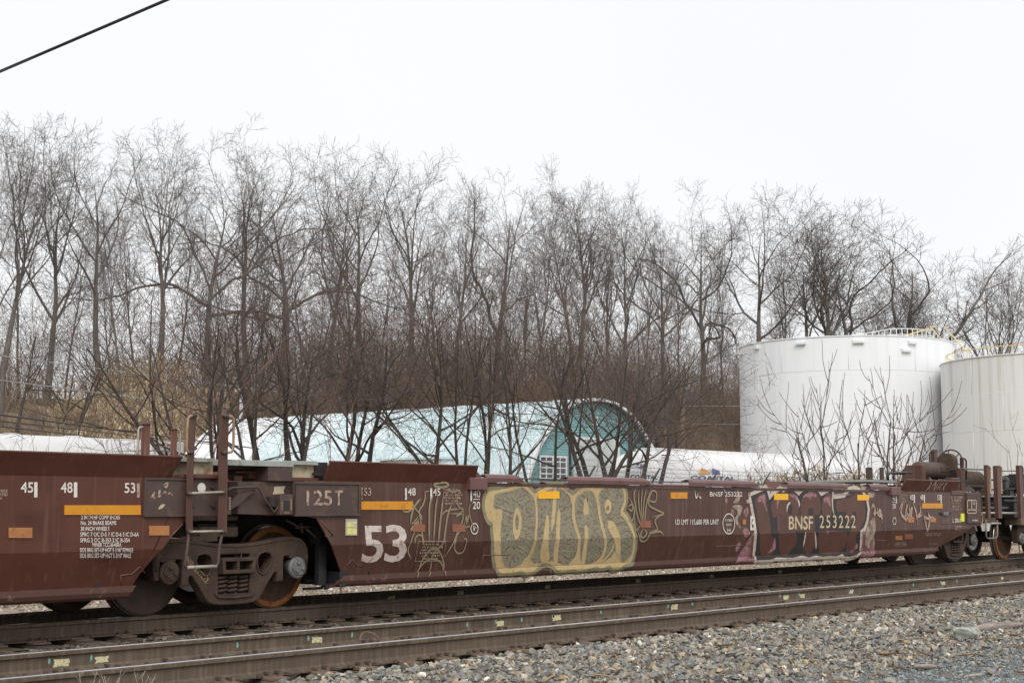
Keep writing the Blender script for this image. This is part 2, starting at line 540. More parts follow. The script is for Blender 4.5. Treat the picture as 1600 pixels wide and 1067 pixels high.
# vegetation
M['bark'] = pmat('grey_bark', (0.100, 0.086, 0.075), (0.200, 0.178, 0.158), 2.2, 0.95, 0.4, stretch=(3, 3, 0.5))
M['bark_twig'] = pmat('grey_twigs', (0.115, 0.096, 0.084), (0.165, 0.140, 0.123), 0.8, 0.95)
M['bark_dark'] = pmat('dark_bark', (0.042, 0.034, 0.029), (0.095, 0.078, 0.066), 3.0, 0.95, 0.4, stretch=(3, 3, 0.6))
M['bark_dark_twig'] = pmat('brown_twigs', (0.092, 0.067, 0.056), (0.170, 0.125, 0.106), 1.0, 0.9)
M['red_twig'] = pmat('red_twigs', (0.16, 0.085, 0.066), (0.24, 0.135, 0.105), 1.0, 0.85)
M['sumac'] = pmat('sumac_bark', (0.060, 0.047, 0.040), (0.125, 0.10, 0.086), 3.0, 0.9)
M['brush'] = tint_mat('brush_stems', [(0.0, (0.085, 0.062, 0.047)), (0.4, (0.155, 0.112, 0.084)), (0.75, (0.23, 0.17, 0.125)), (1.0, (0.34, 0.25, 0.17))], 0.95)
M['reed'] = tint_mat('dry_reeds', [(0.0, (0.26, 0.19, 0.115)), (0.5, (0.42, 0.32, 0.205)), (1.0, (0.58, 0.47, 0.32))], 0.9)
M['litter'] = tint_mat('fallen_leaves', [(0.0, (0.12, 0.07, 0.035)), (0.6, (0.26, 0.16, 0.08)), (1.0, (0.42, 0.29, 0.16))], 0.9)
# buildings and yard
M['tank'] = pmat('tank_white', (0.80, 0.82, 0.84), (0.86, 0.875, 0.89), 0.5, 0.5, 0.0, streak=(0.70, 0.72, 0.735), streak_amt=(0.5, 0.85), stretch=(1, 1, 0.2), streak_scale=(1.3, 1.3, 0.05))
M['tank_stained'] = pmat('tank_stained', (0.70, 0.70, 0.67), (0.78, 0.78, 0.755), 0.5, 0.6, 0.0, streak=(0.40, 0.39, 0.29), streak_amt=(0.52, 0.80), stretch=(1, 1, 0.2), streak_scale=(1.6, 1.6, 0.06))
M['tank_trim'] = pmat('tank_trim', (0.70, 0.72, 0.73), (0.78, 0.79, 0.80), 2.0, 0.6)
M['rail_white'] = pmat('railing_white', (0.72, 0.72, 0.70), (0.82, 0.82, 0.80), 3.0, 0.5)
M['rail_yellow'] = pmat('railing_yellow', (0.72, 0.54, 0.20), (0.80, 0.62, 0.27), 3.0, 0.5)
M['roof_blue'] = pmat('roof_worn_blue', (0.40, 0.57, 0.60), (0.66, 0.77, 0.79), 0.6, 0.5, 0.05, streak=(0.84, 0.87, 0.88), streak_amt=(0.50, 0.62), detail=8)
M['roof_teal'] = pmat('roof_teal', (0.34, 0.49, 0.51), (0.60, 0.71, 0.73), 0.6, 0.5, 0.05, streak=(0.78, 0.84, 0.85), streak_amt=(0.52, 0.66), detail=8)
M['roof_white'] = pmat('roof_white', (0.78, 0.80, 0.82), (0.86, 0.87, 0.88), 0.8, 0.5)
M['siding'] = pmat('teal_siding', (0.175, 0.365, 0.37), (0.24, 0.44, 0.445), 1.5, 0.55, 0.0)
M['trim_white'] = pmat('white_trim', (0.70, 0.71, 0.72), (0.80, 0.81, 0.82), 2.0, 0.5)
M['door_grey'] = pmat('door_white', (0.52, 0.54, 0.52), (0.62, 0.64, 0.62), 2.0, 0.5)
M['glass'] = pmat('window_glass', (0.045, 0.05, 0.055), (0.11, 0.12, 0.125), 1.5, 0.08, spec=0.8)
M['trailer'] = pmat('trailer_white', (0.76, 0.76, 0.755), (0.84, 0.84, 0.835), 0.8, 0.4, 0.0, streak=(0.62, 0.60, 0.57), streak_amt=(0.62, 0.95))
M['trailer_grey'] = pmat('trailer_grey', (0.42, 0.43, 0.43), (0.55, 0.56, 0.56), 2.0, 0.5)
M['logo_blue'] = pmat('logo_blue', (0.10, 0.13, 0.42), (0.14, 0.17, 0.50), 2.0, 0.5)
M['logo_navy'] = pmat('logo_navy', (0.035, 0.045, 0.12), (0.05, 0.06, 0.15), 2.0, 0.5)
M['logo_orange'] = pmat('logo_orange', (0.70, 0.38, 0.14), (0.78, 0.45, 0.18), 2.0, 0.5)
M['lamp_red'] = pmat('lamp_red', (0.35, 0.03, 0.03), (0.42, 0.05, 0.04), 4.0, 0.4)
M['galv'] = pmat('fence_wire', (0.22, 0.22, 0.22), (0.36, 0.36, 0.36), 6.0, 0.6, metallic=0.4)
M['fence_post'] = pmat('fence_post', (0.10, 0.09, 0.085), (0.18, 0.17, 0.16), 6.0, 0.7)
M['pole'] = pmat('pole_wood', (0.12, 0.082, 0.055), (0.20, 0.142, 0.095), 2.0, 0.9, 0.3, stretch=(6, 6, 0.4))
M['cable'] = pmat('cable_black', (0.020, 0.020, 0.024), (0.045, 0.045, 0.05), 5.0, 0.5)
M['cable_light'] = pmat('cable_grey', (0.30, 0.29, 0.28), (0.42, 0.41, 0.40), 5.0, 0.5)
M['driftwood'] = pmat('grey_wood', (0.16, 0.12, 0.10), (0.40, 0.35, 0.31), 3.0, 0.9, 0.6, stretch=(0.6, 8, 8))
M['rock'] = pmat('pale_rock', (0.30, 0.31, 0.27), (0.50, 0.50, 0.45), 9.0, 0.95, 0.6, spot=(0.16, 0.16, 0.14), spot_scale=25, spot_range=(0.5, 0.65))
M['lens'] = pmat('lamp_lens', (0.75, 0.73, 0.62), (0.85, 0.83, 0.72), 4.0, 0.2)
# ================================================================== ground, ballast, track
rng = np.random.default_rng(7)
random.seed(7)


def smoothstep(a, b, x):
    t = np.clip((x - a) / (b - a), 0, 1)
    return t * t * (3 - 2 * t)


def vnoise(x, y, s, seed=0):
    """Cheap smooth value noise for the terrain."""
    x, y = np.asarray(x) / s + seed * 17.3, np.asarray(y) / s + seed * 9.1
    return (np.sin(x * 1.7 + np.sin(y * 1.3) * 1.4) + np.sin(y * 2.1 + np.sin(x * 1.1) * 1.7) + np.sin((x + y) * 1.3)) / 3


def hill_foot(X):
    return np.interp(X, [0, 60, 110, 250], [58, 57, 51, 48])


def hz(X, Y):
    X, Y = np.asarray(X, float), np.asarray(Y, float)
    foot = hill_foot(X)
    top = np.interp(X, [0, 50, 85, 130, 300], [8.2, 7.9, 9.4, 9.2, 7.5])
    z = -0.56 + 0.05 * vnoise(X, Y, 5)
    s = smoothstep(0, 26, Y - foot)
    z = z + (top + 0.5 + 0.5 * vnoise(X, Y, 9, 2)) * s + 0.25 * vnoise(X, Y, 3, 1) * s
    z = z - 2.5 * smoothstep(40, 110, Y - foot)
    return z


def grid(xs, ys, zf, name, mat, kind='structure', thick=None):
    XX, YY = np.meshgrid(xs, ys)
    Z = zf(XX, YY)
    V = np.stack([XX.ravel(), YY.ravel(), Z.ravel()], 1)
    nx, ny = len(xs), len(ys)
    i = np.arange(nx - 1)[None, :] + nx * np.arange(ny - 1)[:, None]
    F = np.stack([i, i + 1, i + 1 + nx, i + nx], -1).reshape(-1, 4)
    o = new_obj(name, np_mesh(name, V, F, mat, smooth=True))
    tag(o, kind=kind)
    return o


xs = np.concatenate([np.linspace(-1500, -40, 20), np.arange(-36, 240, 3.0), np.linspace(250, 2500, 30)])
ys = np.concatenate([np.linspace(-800, -20, 16), np.arange(-16, 130, 2.0), np.linspace(140, 2500, 30)])
ground = grid(xs, ys, hz, 'ground', M['soil'])

BED = [(5.6, -0.47), (6.3, -0.455), (7.2, -0.40), (8.3, -0.285), (8.9, -0.222), (9.3, -0.215), (9.5, -0.24), (11.3, -0.24), (11.8, -0.240), (12.5, -0.262),
       (13.1, -0.240), (13.5, -0.252), (15.8, -0.24), (16.1, -0.23), (17.0, -0.34), (18.5, -0.49), (19.4, -0.62)]
BY, BZ = np.array([b[0] for b in BED]), np.array([b[1] for b in BED])


def bedz(X, Y):
    return np.interp(Y, BY, BZ) + 0.012 * vnoise(X, Y, 0.5, 3) * (np.asarray(Y) < 9.2)


grid(np.concatenate([np.linspace(-120, -2, 30), np.arange(0, 60, 0.5), np.linspace(62, 600, 60)]), np.unique(np.concatenate([BY, np.arange(5.8, 9.4, 0.2)])), bedz, 'ballast_bed', M['bed'])


def pathz(X, Y):
    return -0.462 + 0.012 * vnoise(X, Y, 0.8, 4)


grid(np.concatenate([np.linspace(-120, -2, 30), np.arange(0, 60, 0.6), np.linspace(62, 600, 60)]), np.arange(-9.0, 6.3, 0.5), pathz, 'gravel_path', M['path'])

grid(np.concatenate([np.linspace(-120, -2, 30), np.arange(0, 90, 1.5), np.linspace(92, 600, 50)]), np.arange(18.6, 27, 0.7), lambda X, Y: -0.505 + 0.02 * vnoise(X, Y, 1.1, 6), 'gravel_yard', M['yard'])

# crushed stone ------------------------------------------------------
def stone_variants(n, seed, flat=0.72):
    r = np.random.default_rng(seed)
    out = []
    for _ in range(n):
        bm = bmesh.new()
        k = r.integers(8, 12)
        P = r.normal(size=(k, 3))
        P /= np.linalg.norm(P, axis=1)[:, None]
        P *= r.uniform(0.78, 1.0, (k, 1)) * np.array([1.0, r.uniform(0.6, 0.9), r.uniform(0.45, flat)])
        for p in P:
            bm.verts.new(p)
        res = bmesh.ops.convex_hull(bm, input=bm.verts)
        bmesh.ops.delete(bm, geom=[g for g in res['geom_interior'] if isinstance(g, bmesh.types.BMVert)], context='VERTS')
        bmesh.ops.triangulate(bm, faces=bm.faces)
        bm.verts.index_update()
        V = np.array([v.co[:] for v in bm.verts])
        F = np.array([[v.index for v in f.verts] for f in bm.faces])
        bm.free()
        out.append((V, F))
    return out


def rand_rot(n, r, tilt=1.0):
    """Random rotation matrices; tilt < 1 keeps the local z near upright."""
    a = r.uniform(0, 2 * np.pi, n)
    ca, sa = np.cos(a), np.sin(a)
    Rz = np.zeros((n, 3, 3))
    Rz[:, 0, 0], Rz[:, 0, 1], Rz[:, 1, 0], Rz[:, 1, 1], Rz[:, 2, 2] = ca, -sa, sa, ca, 1
    b = r.normal(0, 0.5, n) * tilt
    cb, sb = np.cos(b), np.sin(b)
    Rx = np.zeros((n, 3, 3))
    Rx[:, 0, 0], Rx[:, 1, 1], Rx[:, 1, 2], Rx[:, 2, 1], Rx[:, 2, 2] = 1, cb, -sb, sb, cb
    c = r.normal(0, 0.5, n) * tilt
    cc, sc = np.cos(c), np.sin(c)
    Ry = np.zeros((n, 3, 3))
    Ry[:, 0, 0], Ry[:, 0, 2], Ry[:, 1, 1], Ry[:, 2, 0], Ry[:, 2, 2] = cc, sc, 1, -sc, cc
    return Rz @ Rx @ Ry


def scatter(variants, P, S, R, T, r):
    """Joins copies of small meshes into one set of arrays."""
    n = len(P)
    pick = r.integers(0, len(variants), n)
    Vs, Fs, As, off = [], [], [], 0
    for k, var in enumerate(variants):
        V, F = var[0], var[1]
        idx = np.where(pick == k)[0]
        if not len(idx):
            continue
        W = np.einsum('nij,vj->nvi', R[idx], V) * S[idx][:, None, None] + P[idx][:, None, :]
        Vs.append(W.reshape(-1, 3))
        base = off + np.arange(len(idx)) * len(V)
        Fs.append((F[None] + base[:, None, None]).reshape(-1, F.shape[1]))
        t = np.repeat(T[idx], len(F))
        if len(var) > 2:
            t = np.clip(t + np.tile(var[2], len(idx)), 0, 1)
        As.append(t)
        off += len(idx) * len(V)
    return np.concatenate(Vs), np.concatenate(Fs), np.concatenate(As)


def pix(P):
    d = P - np.array([0, 0, CAM_H])
    w = d @ _f
    return 800 + FPX * (d @ _r) / w, 533.5 - FPX * (d @ _u) / w, w


def spread(n, x0, x1, y0, y1, r, zf, margin=200, far=None):
    """Random ground points that lie near the photographed view; thinner with distance."""
    X, Y = r.uniform(x0, x1, n), r.uniform(y0, y1, n)
    P = np.stack([X, Y, zf(X, Y)], 1)
    px, py, w = pix(P)
    ok = (w > 1) & (px > -margin) & (px < 1600 + margin) & (py < 1067 + margin)
    if far:
        ok &= r.uniform(0, 1, n) < np.clip(far / w, 0, 1) ** 1.3
    return P[ok], w[ok]


SV = stone_variants(22, 3)


def stones(name, label, n, box, zf, size, mat, seed, far=None, margin=200, lift=0.25, clear=(), keep=None):
    r = np.random.default_rng(seed)
    P, w = spread(n, *box, r, zf, margin, far)
    for c0, c1 in clear:
        P = P[(P[:, 1] < c0) | (P[:, 1] > c1)]
    if keep is not None:
        P = P[keep(P, r)]
    S = np.clip(r.lognormal(math.log(size), 0.42, len(P)), size * 0.4, size * 2.4)
    P[:, 2] += S * lift + r.uniform(0, 1, len(P)) * size * 0.25
    V, F, A = scatter(SV, P, S, rand_rot(len(P), r), r.uniform(0, 1, len(P)) ** 1.05, r)
    o = new_obj(name, np_mesh(name, V, F, mat, A))
    tag(o, label, 'gravel', kind='stuff')
    return len(F)


RAILS = {'D': 9.6055, 'C': 11.1105, 'B': 13.8914, 'A': 15.3964}
RC = [(y - 0.085, y + 0.085) for y in RAILS.values()]


def edge(P, r):                                              # ragged border of the ballast against the blue chips
    return P[:, 1] > 6.95 + 0.40 * vnoise(P[:, 0], P[:, 1], 0.7, 5) + r.normal(0, 0.28, len(P))


nt_ = 0
nt_ += stones('ballast_stones', 'loose grey and tan crushed stone sloping up to the nearest rail', 84000, (8, 62, 5.0, 9.42), bedz, 0.031, M['stone'], 11, far=17, keep=edge)
nt_ += stones('path_gravel', 'fine blue grey stone chips in the lower right corner', 60000, (9, 40, 4.2, 7.9), lambda X, Y: np.maximum(pathz(X, Y), bedz(X, Y)), 0.017, M['stone_blue'], 12, far=14,
              keep=lambda P, r: P[:, 1] < 7.10 + 0.40 * vnoise(P[:, 0], P[:, 1], 0.7, 5) + r.normal(0, 0.3, len(P)))
nt_ += stones('track_ballast', 'dusty brown ballast between the two tracks', 26000, (5, 60, 11.25, 13.8), bedz, 0.032, M['stone_brown'], 13, far=22, clear=RC, lift=0.05)
nt_ += stones('gauge_ballast', 'brown ballast between the rails of both tracks', 9000, (4, 55, 9.7, 11.0), bedz, 0.032, M['stone_brown'], 14, far=22, clear=RC, lift=0.05)
nt_ += stones('far_gravel', 'pale tan gravel beyond the train seen under the cars', 30000, (8, 80, 15.6, 24.5), lambda X, Y: np.maximum(bedz(X, Y), -0.5), 0.036, M['stone_tan'], 15, far=26, clear=RC)

# rails, ties and fastenings -----------------------------------------
RAIL_PROF = [(-0.076, -0.186), (0.076, -0.186), (0.076, -0.175), (0.020, -0.158), (0.009, -0.140), (0.009, -0.052), (0.014, -0.045), (0.036, -0.038),
             (0.0375, -0.010), (0.031, -0.002), (0.0, 0.0), (-0.031, -0.002), (-0.0375, -0.010), (-0.036, -0.038), (-0.014, -0.045), (-0.009, -0.052),
             (-0.009, -0.140), (-0.020, -0.158), (-0.076, -0.175)]
TIE_X = [2.05 + 0.51 * i for i in range(140)]


def track(keys, label, seed):
    yc = (RAILS[keys[0]] + RAILS[keys[1]]) / 2
    t = thing('railway_track', label, 'railway track', (0, yc, -0.2))
    org = (0, yc, -0.2)
    r = random.Random(seed)
    rails = {}
    for k in keys:
        mb = MB(org)
        y = RAILS[k]
        mb.prism_x([(y + a, b) for a, b in RAIL_PROF], -90, 520)
        rails[k] = mb.build('rail', M['rail'], t)
        b = MB(org)
        b.sheet_x([(y - 0.0345, -0.0035), (y - 0.027, 0.0015), (y, 0.0028), (y + 0.020, 0.0016)], -90, 520)
        b.build('running_band', M['rail_top'], rails[k])
    # ties, each a timber of its own
    tm = []
    for v in range(5):
        mb = MB()
        n = 6
        prof = [(-0.115, -0.18), (0.115, -0.18), (0.115, -0.012), (0.103, 0.0), (-0.103, 0.0), (-0.115, -0.012)]
        for i in range(n):
            pass
        mb.prism(prof, -1.3, 1.3)
        me = mb.mesh('tie')
        rr = random.Random(v + seed)
        for vtx in me.vertices:
            vtx.co.x += rr.uniform(-0.012, 0.012)
            vtx.co.y += rr.uniform(-0.06, 0.06)
            vtx.co.z += rr.uniform(-0.01, 0.004)
        me.materials.append(M['tie'])
        tm.append(me)
    pm = MB().prism([(-0.1, -0.0), (0.1, 0.0), (0.1, 0.018), (-0.1, 0.018)], -0.19, 0.19)
    pm.box(-0.1, 0.1, -0.095, -0.079, 0.018, 0.030).box(-0.1, 0.1, 0.079, 0.095, 0.018, 0.030)
    pm = pm.mesh('tie_plate')
    pm.materials.append(M['plate'])
    spikes, anchors = MB(org), MB(org)
    for i, x in enumerate(TIE_X):
        x += r.uniform(-0.03, 0.03)
        o = new_obj('tie', tm[i % 5], t, (x, r.uniform(-0.04, 0.04), -0.006))
        o.rotation_euler = (r.uniform(-0.004, 0.004), 0, r.uniform(-0.015, 0.015))
        for k in keys:
            y = RAILS[k]
            new_obj('tie_plate', pm, t, (x, y - yc, -0.006))
            for sx, sy in ((-0.055, -0.083), (0.055, 0.083), (0.05, -0.088), (-0.05, 0.088)):
                if r.random() < 0.85:
                    h = r.uniform(-0.012, 0.006)
                    xx, yy = x + sx, y + sy
                    spikes.box(xx - 0.008, xx + 0.008, yy - 0.008, yy + 0.008, -0.2, -0.158 + h)
                    s = -1 if sy > 0 else 1
                    spikes.box(xx - 0.016, xx + 0.016, min(yy - 0.014, yy - 0.014 + s * 0.016), max(yy + 0.014, yy + 0.014 + s * 0.016), -0.160 + h, -0.142 + h)
            for sx in (-0.15, 0.15):
                if r.random() < 0.75:
                    xx = x + sx + r.uniform(-0.015, 0.015)
                    anchors.box(xx - 0.016, xx + 0.016, y - 0.092, y + 0.092, -0.196, -0.1875)
                    anchors.box(xx - 0.016, xx + 0.016, y - 0.092, y - 0.070, -0.196, -0.160)
    tag(spikes.build('spike', M['spike'], t), kind='stuff')
    tag(anchors.build('rail_anchor', M['spike'], t), kind='stuff')
    far = MB(org)
    for i in range(160):
        x = TIE_X[-1] + 0.51 * (i + 1)
        far.box(x - 0.11, x + 0.11, yc - 1.3, yc + 1.3, -0.38, -0.206)
    tag(far.build('distant_tie', M['tie'], t), kind='stuff')
    return t, rails, org


near_track, nrails, norg = track('DC', 'railway track nearest the gravel with paint daubs on its far rail', 3)
far_track, frails, forg = track('BA', 'railway track carrying the brown well cars', 4)


def paint_mark(px, py, w, h, key, mat, rail, org, seed):
    """A ragged daub of paint on the web of a rail."""
    r = random.Random(seed)
    Y = RAILS[key] - 0.0105
    x, z = xz(px, py, Y)
    x1, _ = xz(px + w / 2, py, Y)
    hw = abs(x1 - x)
    z1 = xz(px, py - h / 2, Y)[1]
    hh = abs(z1 - z)
    lo = max(z - hh, -0.139)
    hi = max(min(z + hh, -0.053), lo + 0.02)
    cx, cz = x, (lo + hi) / 2
    pts = []
    n = 16
    for i in range(n):
        a = 2 * math.pi * i / n
        c, s = math.cos(a), math.sin(a)
        q = 1 / max(abs(c), abs(s)) if w > 6 else 1
        k = q * r.uniform(0.72, 1.0)
        pts.append((cx + hw * c * k, cz + (hi - lo) / 2 * s * k))
    mb = MB(org)
    tri = tessellate_polygon([[Vector((a, b, 0)) for a, b in pts]])
    mb.add([(a, Y, b) for a, b in pts], [tuple(t) for t in tri])
    mb.build('paint_mark', mat, rail)


G_, Y_ = M['mark_green'], M['mark_yellow']
for i, (px, py, w) in enumerate([(96, 1037, 27), (159, 1032, 23), (495, 1000, 17), (782, 974, 13), (870, 965, 15), (1054, 948, 11), (1228, 933, 9), (1254, 931, 9), (1330, 924, 8), (1474, 911, 7), (1566, 903, 5)]):
    paint_mark(px, py, w, 11 * w / 20 + 3, 'C', Y_, nrails['C'], norg, i)
for i, (px, py) in enumerate([(77, 1031), (143, 1026), (371, 1007), (482, 995), (550, 990), (730, 974), (775, 969), (815, 966), (865, 960), (939, 954), (1044, 945), (1082, 941), (1219, 929), (1249, 927), (1327, 920), (1427, 912), (1470, 908), (1495, 906)]):
    paint_mark(px, py, 4.5 - px / 700, 14 - px / 250, 'C', G_, nrails['C'], norg, 40 + i)
for i, (px, py, w) in enumerate([(612, 934, 12), (720, 926, 11), (856, 917, 10), (997, 907, 9), (1112, 899, 8), (1219, 893, 7), (1281, 889, 6)]):
    paint_mark(px, py, w, 7, 'A', Y_, frails['A'], forg, 80 + i)
# ================================================================== train
S = 13.1614                     # near side plate of the cars
TC = 14.6439                    # centre line of their track
ZC, ZW, ZT = 0.745, 0.372, 1.503


def prof(z):
    """Depth of the near car side at height z: upright above the crease, tucked in below it, rolled sill at the bottom."""
    return float(np.interp(z, [0.238, 0.268, 0.31, 0.3715, 0.3725, ZC, 9], [S + 0.155, S + 0.11, S + 0.092, S + 0.092, S + 0.12, S, S]))


def on_side(px, py):
    Y = S
    for _ in range(4):
        p = at(px, py, Y)
        Y = prof(p[2])
    return (p[0], p[2])


def drape(tris, off, cuts=(ZC, 0.3715, 0.3725, 0.31, 0.268), fy=prof):
    """Lay flat x-z polygons on the car side, cut where the side changes slope."""
    bm = bmesh.new()
    for poly in tris:
        vs = [bm.verts.new((p[0], -p[2] if len(p) > 2 else 0.0, p[1])) for p in poly]
        try:
            bm.faces.new(vs)
        except ValueError:
            pass
    for c in cuts:
        g = bm.verts[:] + bm.edges[:] + bm.faces[:]
        bmesh.ops.bisect_plane(bm, geom=g, plane_co=(0, 0, c), plane_no=(0, 0, 1))
    bm.verts.index_update()
    V = [(v.co.x, fy(v.co.z) - off + v.co.y, v.co.z) for v in bm.verts]
    F = [tuple(v.index for v in f.verts) for f in bm.faces]
    bm.free()
    return V, F


def tess(poly):
    tri = tessellate_polygon([[Vector((x, z, 0)) for x, z in p] for p in (poly if isinstance(poly[0][0], (tuple, list)) else [poly])])
    flat = [q for p in (poly if isinstance(poly[0][0], (tuple, list)) else [poly]) for q in p]
    return [[flat[i] for i in t] for t in tri]


_layer = [0]


def paint_layer():
    _layer[0] = (_layer[0] + 1) % 9
    return _layer[0] * 0.00007


def ribbon(pts, w, taper=False):
    """Quads along a line: pts in x-z, w full width (number or list)."""
    P = np.array(pts, float)
    n = len(P)
    T = np.gradient(P, axis=0)
    T /= np.linalg.norm(T, axis=1)[:, None] + 1e-9
    N = np.stack([-T[:, 1], T[:, 0]], 1)
    W = np.full(n, w) if np.isscalar(w) else np.array(w)
    if taper:
        W = W * np.clip(np.minimum(np.arange(n), np.arange(n)[::-1]) / 3.0, 0.35, 1)
    A, B = P + N * W[:, None] / 2, P - N * W[:, None] / 2
    lay = paint_layer()
    e = [lay + 0.0003 * i / max(1, n - 1) for i in range(n)]   # each stroke lies a hair over the one sprayed before it
    return [[(*A[i], e[i]), (*A[i + 1], e[i + 1]), (*B[i + 1], e[i + 1]), (*B[i], e[i])] for i in range(n - 1)]


def decal(name, polys, off, mat, parent, org, label=None, flat=None):
    V, F = drape(polys, off, **({} if flat is None else {'cuts': (), 'fy': lambda z: flat}))
    mb = MB(org)
    mb.add(V, F)
    o = mb.build(name, mat, parent)
    if label:
        o['label'] = label
    return o


def px_rect(x0, y0, x1, y1, f=on_side):
    return [f(x0, y0), f(x1, y0), f(x1, y1), f(x0, y1)]


def px_text(s, x0, y0, x1, y1, bold=0.02, spacing=1.0, f=on_side, slant=0.0):
    V, F = text_shape(s, bold, spacing)
    a, b = f(x0, y0), f(x0, y1)
    c, d = f(x1, y0), f(x1, y1)
    out = []
    for fc in F:
        q = []
        for i in fc:
            u, v = V[i]
            X = (1 - u) * ((1 - v) * b[0] + v * a[0]) + u * ((1 - v) * d[0] + v * c[0]) + slant * v * abs(a[1] - b[1])
            Z = (1 - u) * ((1 - v) * b[1] + v * a[1]) + u * ((1 - v) * d[1] + v * c[1])
            q.append((X, Z))
        out.append(q)
    return out


def px_blur(x0, y0, x1, y1, rows, seed, f=on_side, ragged=True):
    """Rows of worn stencil marks too small to read."""
    r = random.Random(seed)
    out = []
    h = (y1 - y0) / rows
    for k in range(rows):
        x = x0 + (r.uniform(0, 0.12) * (x1 - x0) if ragged else 0)
        xe = x1 - (r.uniform(0, 0.25) * (x1 - x0) if ragged else 0)
        cw = h * 0.42
        ya, yb = y0 + k * h + h * 0.12, y0 + k * h + h * 0.78
        while x < xe:
            if r.random() < 0.85:
                w = cw * r.uniform(0.55, 0.9)
                kind = r.random()
                if kind < 0.5:
                    out.append(px_rect(x, ya, x + w * 0.42, yb, f))
                    m = r.uniform(ya, yb - (yb - ya) * 0.3)
                    out.append(px_rect(x + w * 0.42, m, x + w, m + (yb - ya) * 0.3, f))
                elif kind < 0.8:
                    out.append(px_rect(x, ya, x + w, ya + (yb - ya) * 0.34, f))
                    out.append(px_rect(x + w * 0.3, ya + (yb - ya) * 0.34, x + w * 0.75, yb, f))
                else:
                    out.append(px_rect(x, ya, x + w, yb, f))
            x += cw
    return out


def px_line(pts, w, k=5, closed=False, f=on_side, smooth=True, taper=True):
    """Sprayed line through photo points; w in metres."""
    P = smooth_line([f(*p) for p in pts], k, closed) if smooth else [f(*p) for p in pts]
    if closed:
        P = P + [P[0]]
    return ribbon(P, w, taper and not closed)


def px_poly(pts, k=4, f=on_side, smooth=True):
    P = smooth_line([f(*p) for p in pts], k, True) if smooth else [f(*p) for p in pts]
    lay = paint_layer()
    return [[(*q, lay) for q in t] for t in tess(P)]


def ring(cx, cy, rx, ry, w, f=on_side, n=28):
    o = [f(cx + rx * math.cos(2 * math.pi * i / n), cy + ry * math.sin(2 * math.pi * i / n)) for i in range(n)]
    return ribbon(o + [o[0]], w)


def side_outline(x0, x1, poly):
    return poly


def wall_part(name, outline, mat, parent, org, far=False):
    """Side plate with its crease; solid 2 cm thick."""
    bm = bmesh.new()
    bm.faces.new([bm.verts.new((x, 0, z)) for x, z in outline])
    bmesh.ops.triangulate(bm, faces=bm.faces)
    bmesh.ops.bisect_plane(bm, geom=bm.verts[:] + bm.edges[:] + bm.faces[:], plane_co=(0, 0, ZC), plane_no=(0, 0, 1))
    bm.verts.index_update()

    def yy(z):
        y = float(np.interp(z, [0.3725, ZC, 9], [S + 0.12, S, S]))
        return 2 * TC - y if far else y
    V = [(v.co.x, yy(v.co.z), v.co.z) for v in bm.verts]
    F = [tuple(v.index for v in f.verts) for f in bm.faces]
    bm.free()
    mb = MB(org).add(V, F)
    o = mb.build(name, mat, parent)
    me = o.data
    up = me.polygons[0].normal.y
    if (up > 0) != far:
        me.flip_normals()
    m = o.modifiers.new('thickness', 'SOLIDIFY')
    m.thickness = 0.022
    m.offset = -1
    return o


def mir(prof_):
    return [(2 * TC - y, z) for y, z in prof_]


SILL = [(S + 0.115, 0.376), (S + 0.092, 0.3715), (S + 0.092, 0.31), (S + 0.11, 0.268), (S + 0.155, 0.238), (S + 0.34, 0.235), (S + 0.34, 0.27), (S + 0.14, 0.27), (S + 0.14, 0.376)]
CAP = [(S - 0.055, ZT + 0.022), (S - 0.06, ZT + 0.075), (S - 0.035, ZT + 0.115), (S + 0.01, ZT + 0.128), (S + 0.10, ZT + 0.105), (S + 0.10, ZT + 0.09), (S + 0.01, ZT + 0.112),
       (S - 0.026, ZT + 0.10), (S - 0.045, ZT + 0.07), (S - 0.04, ZT + 0.022)]


def pbox(mb, x0, y0, x1, y1, Y0, Y1):
    """Box whose front face covers the photo rectangle at depth Y0."""
    a, b = at(x0, (y0 + y1) / 2, Y0), at(x1, (y0 + y1) / 2, Y0)
    c, d = at((x0 + x1) / 2, y0, Y0), at((x0 + x1) / 2, y1, Y0)
    return mb.box(a[0], b[0], Y0, Y1, d[2], c[2])


def flange(name, x0, x1, s0, s1, parent, org, mat, far=False):
    """Container guide: plate flaring outward above the side wall; s0, s1 slant its two ends."""
    pr = [(S + 0.004, ZT - 0.012), (S - 0.115, ZT + 0.222), (S - 0.105, ZT + 0.236), (S - 0.085, ZT + 0.232), (S + 0.03, ZT - 0.012)]
    t = [(z - ZT + 0.012) / 0.24 for _, z in pr]
    if far:
        pr = mir(pr)
    return MB(org).prism_x(pr, x0, x1, dx=([s0 * k for k in t], [s1 * k for k in t])).build(name, mat, parent)


def cap(x0, x1, parent, org, far=False):
    pr = CAP if not far else mir(CAP)
    k = [min(1, max(0, (z - ZT - 0.02) / 0.11)) for _, z in pr]
    o = MB(org).prism_x(pr, x0, x1, dx=([0.0] * len(pr), [-0.16 * q for q in k]), smooth=False).build('guide_cap', M['cap_paint'], parent)
    return o


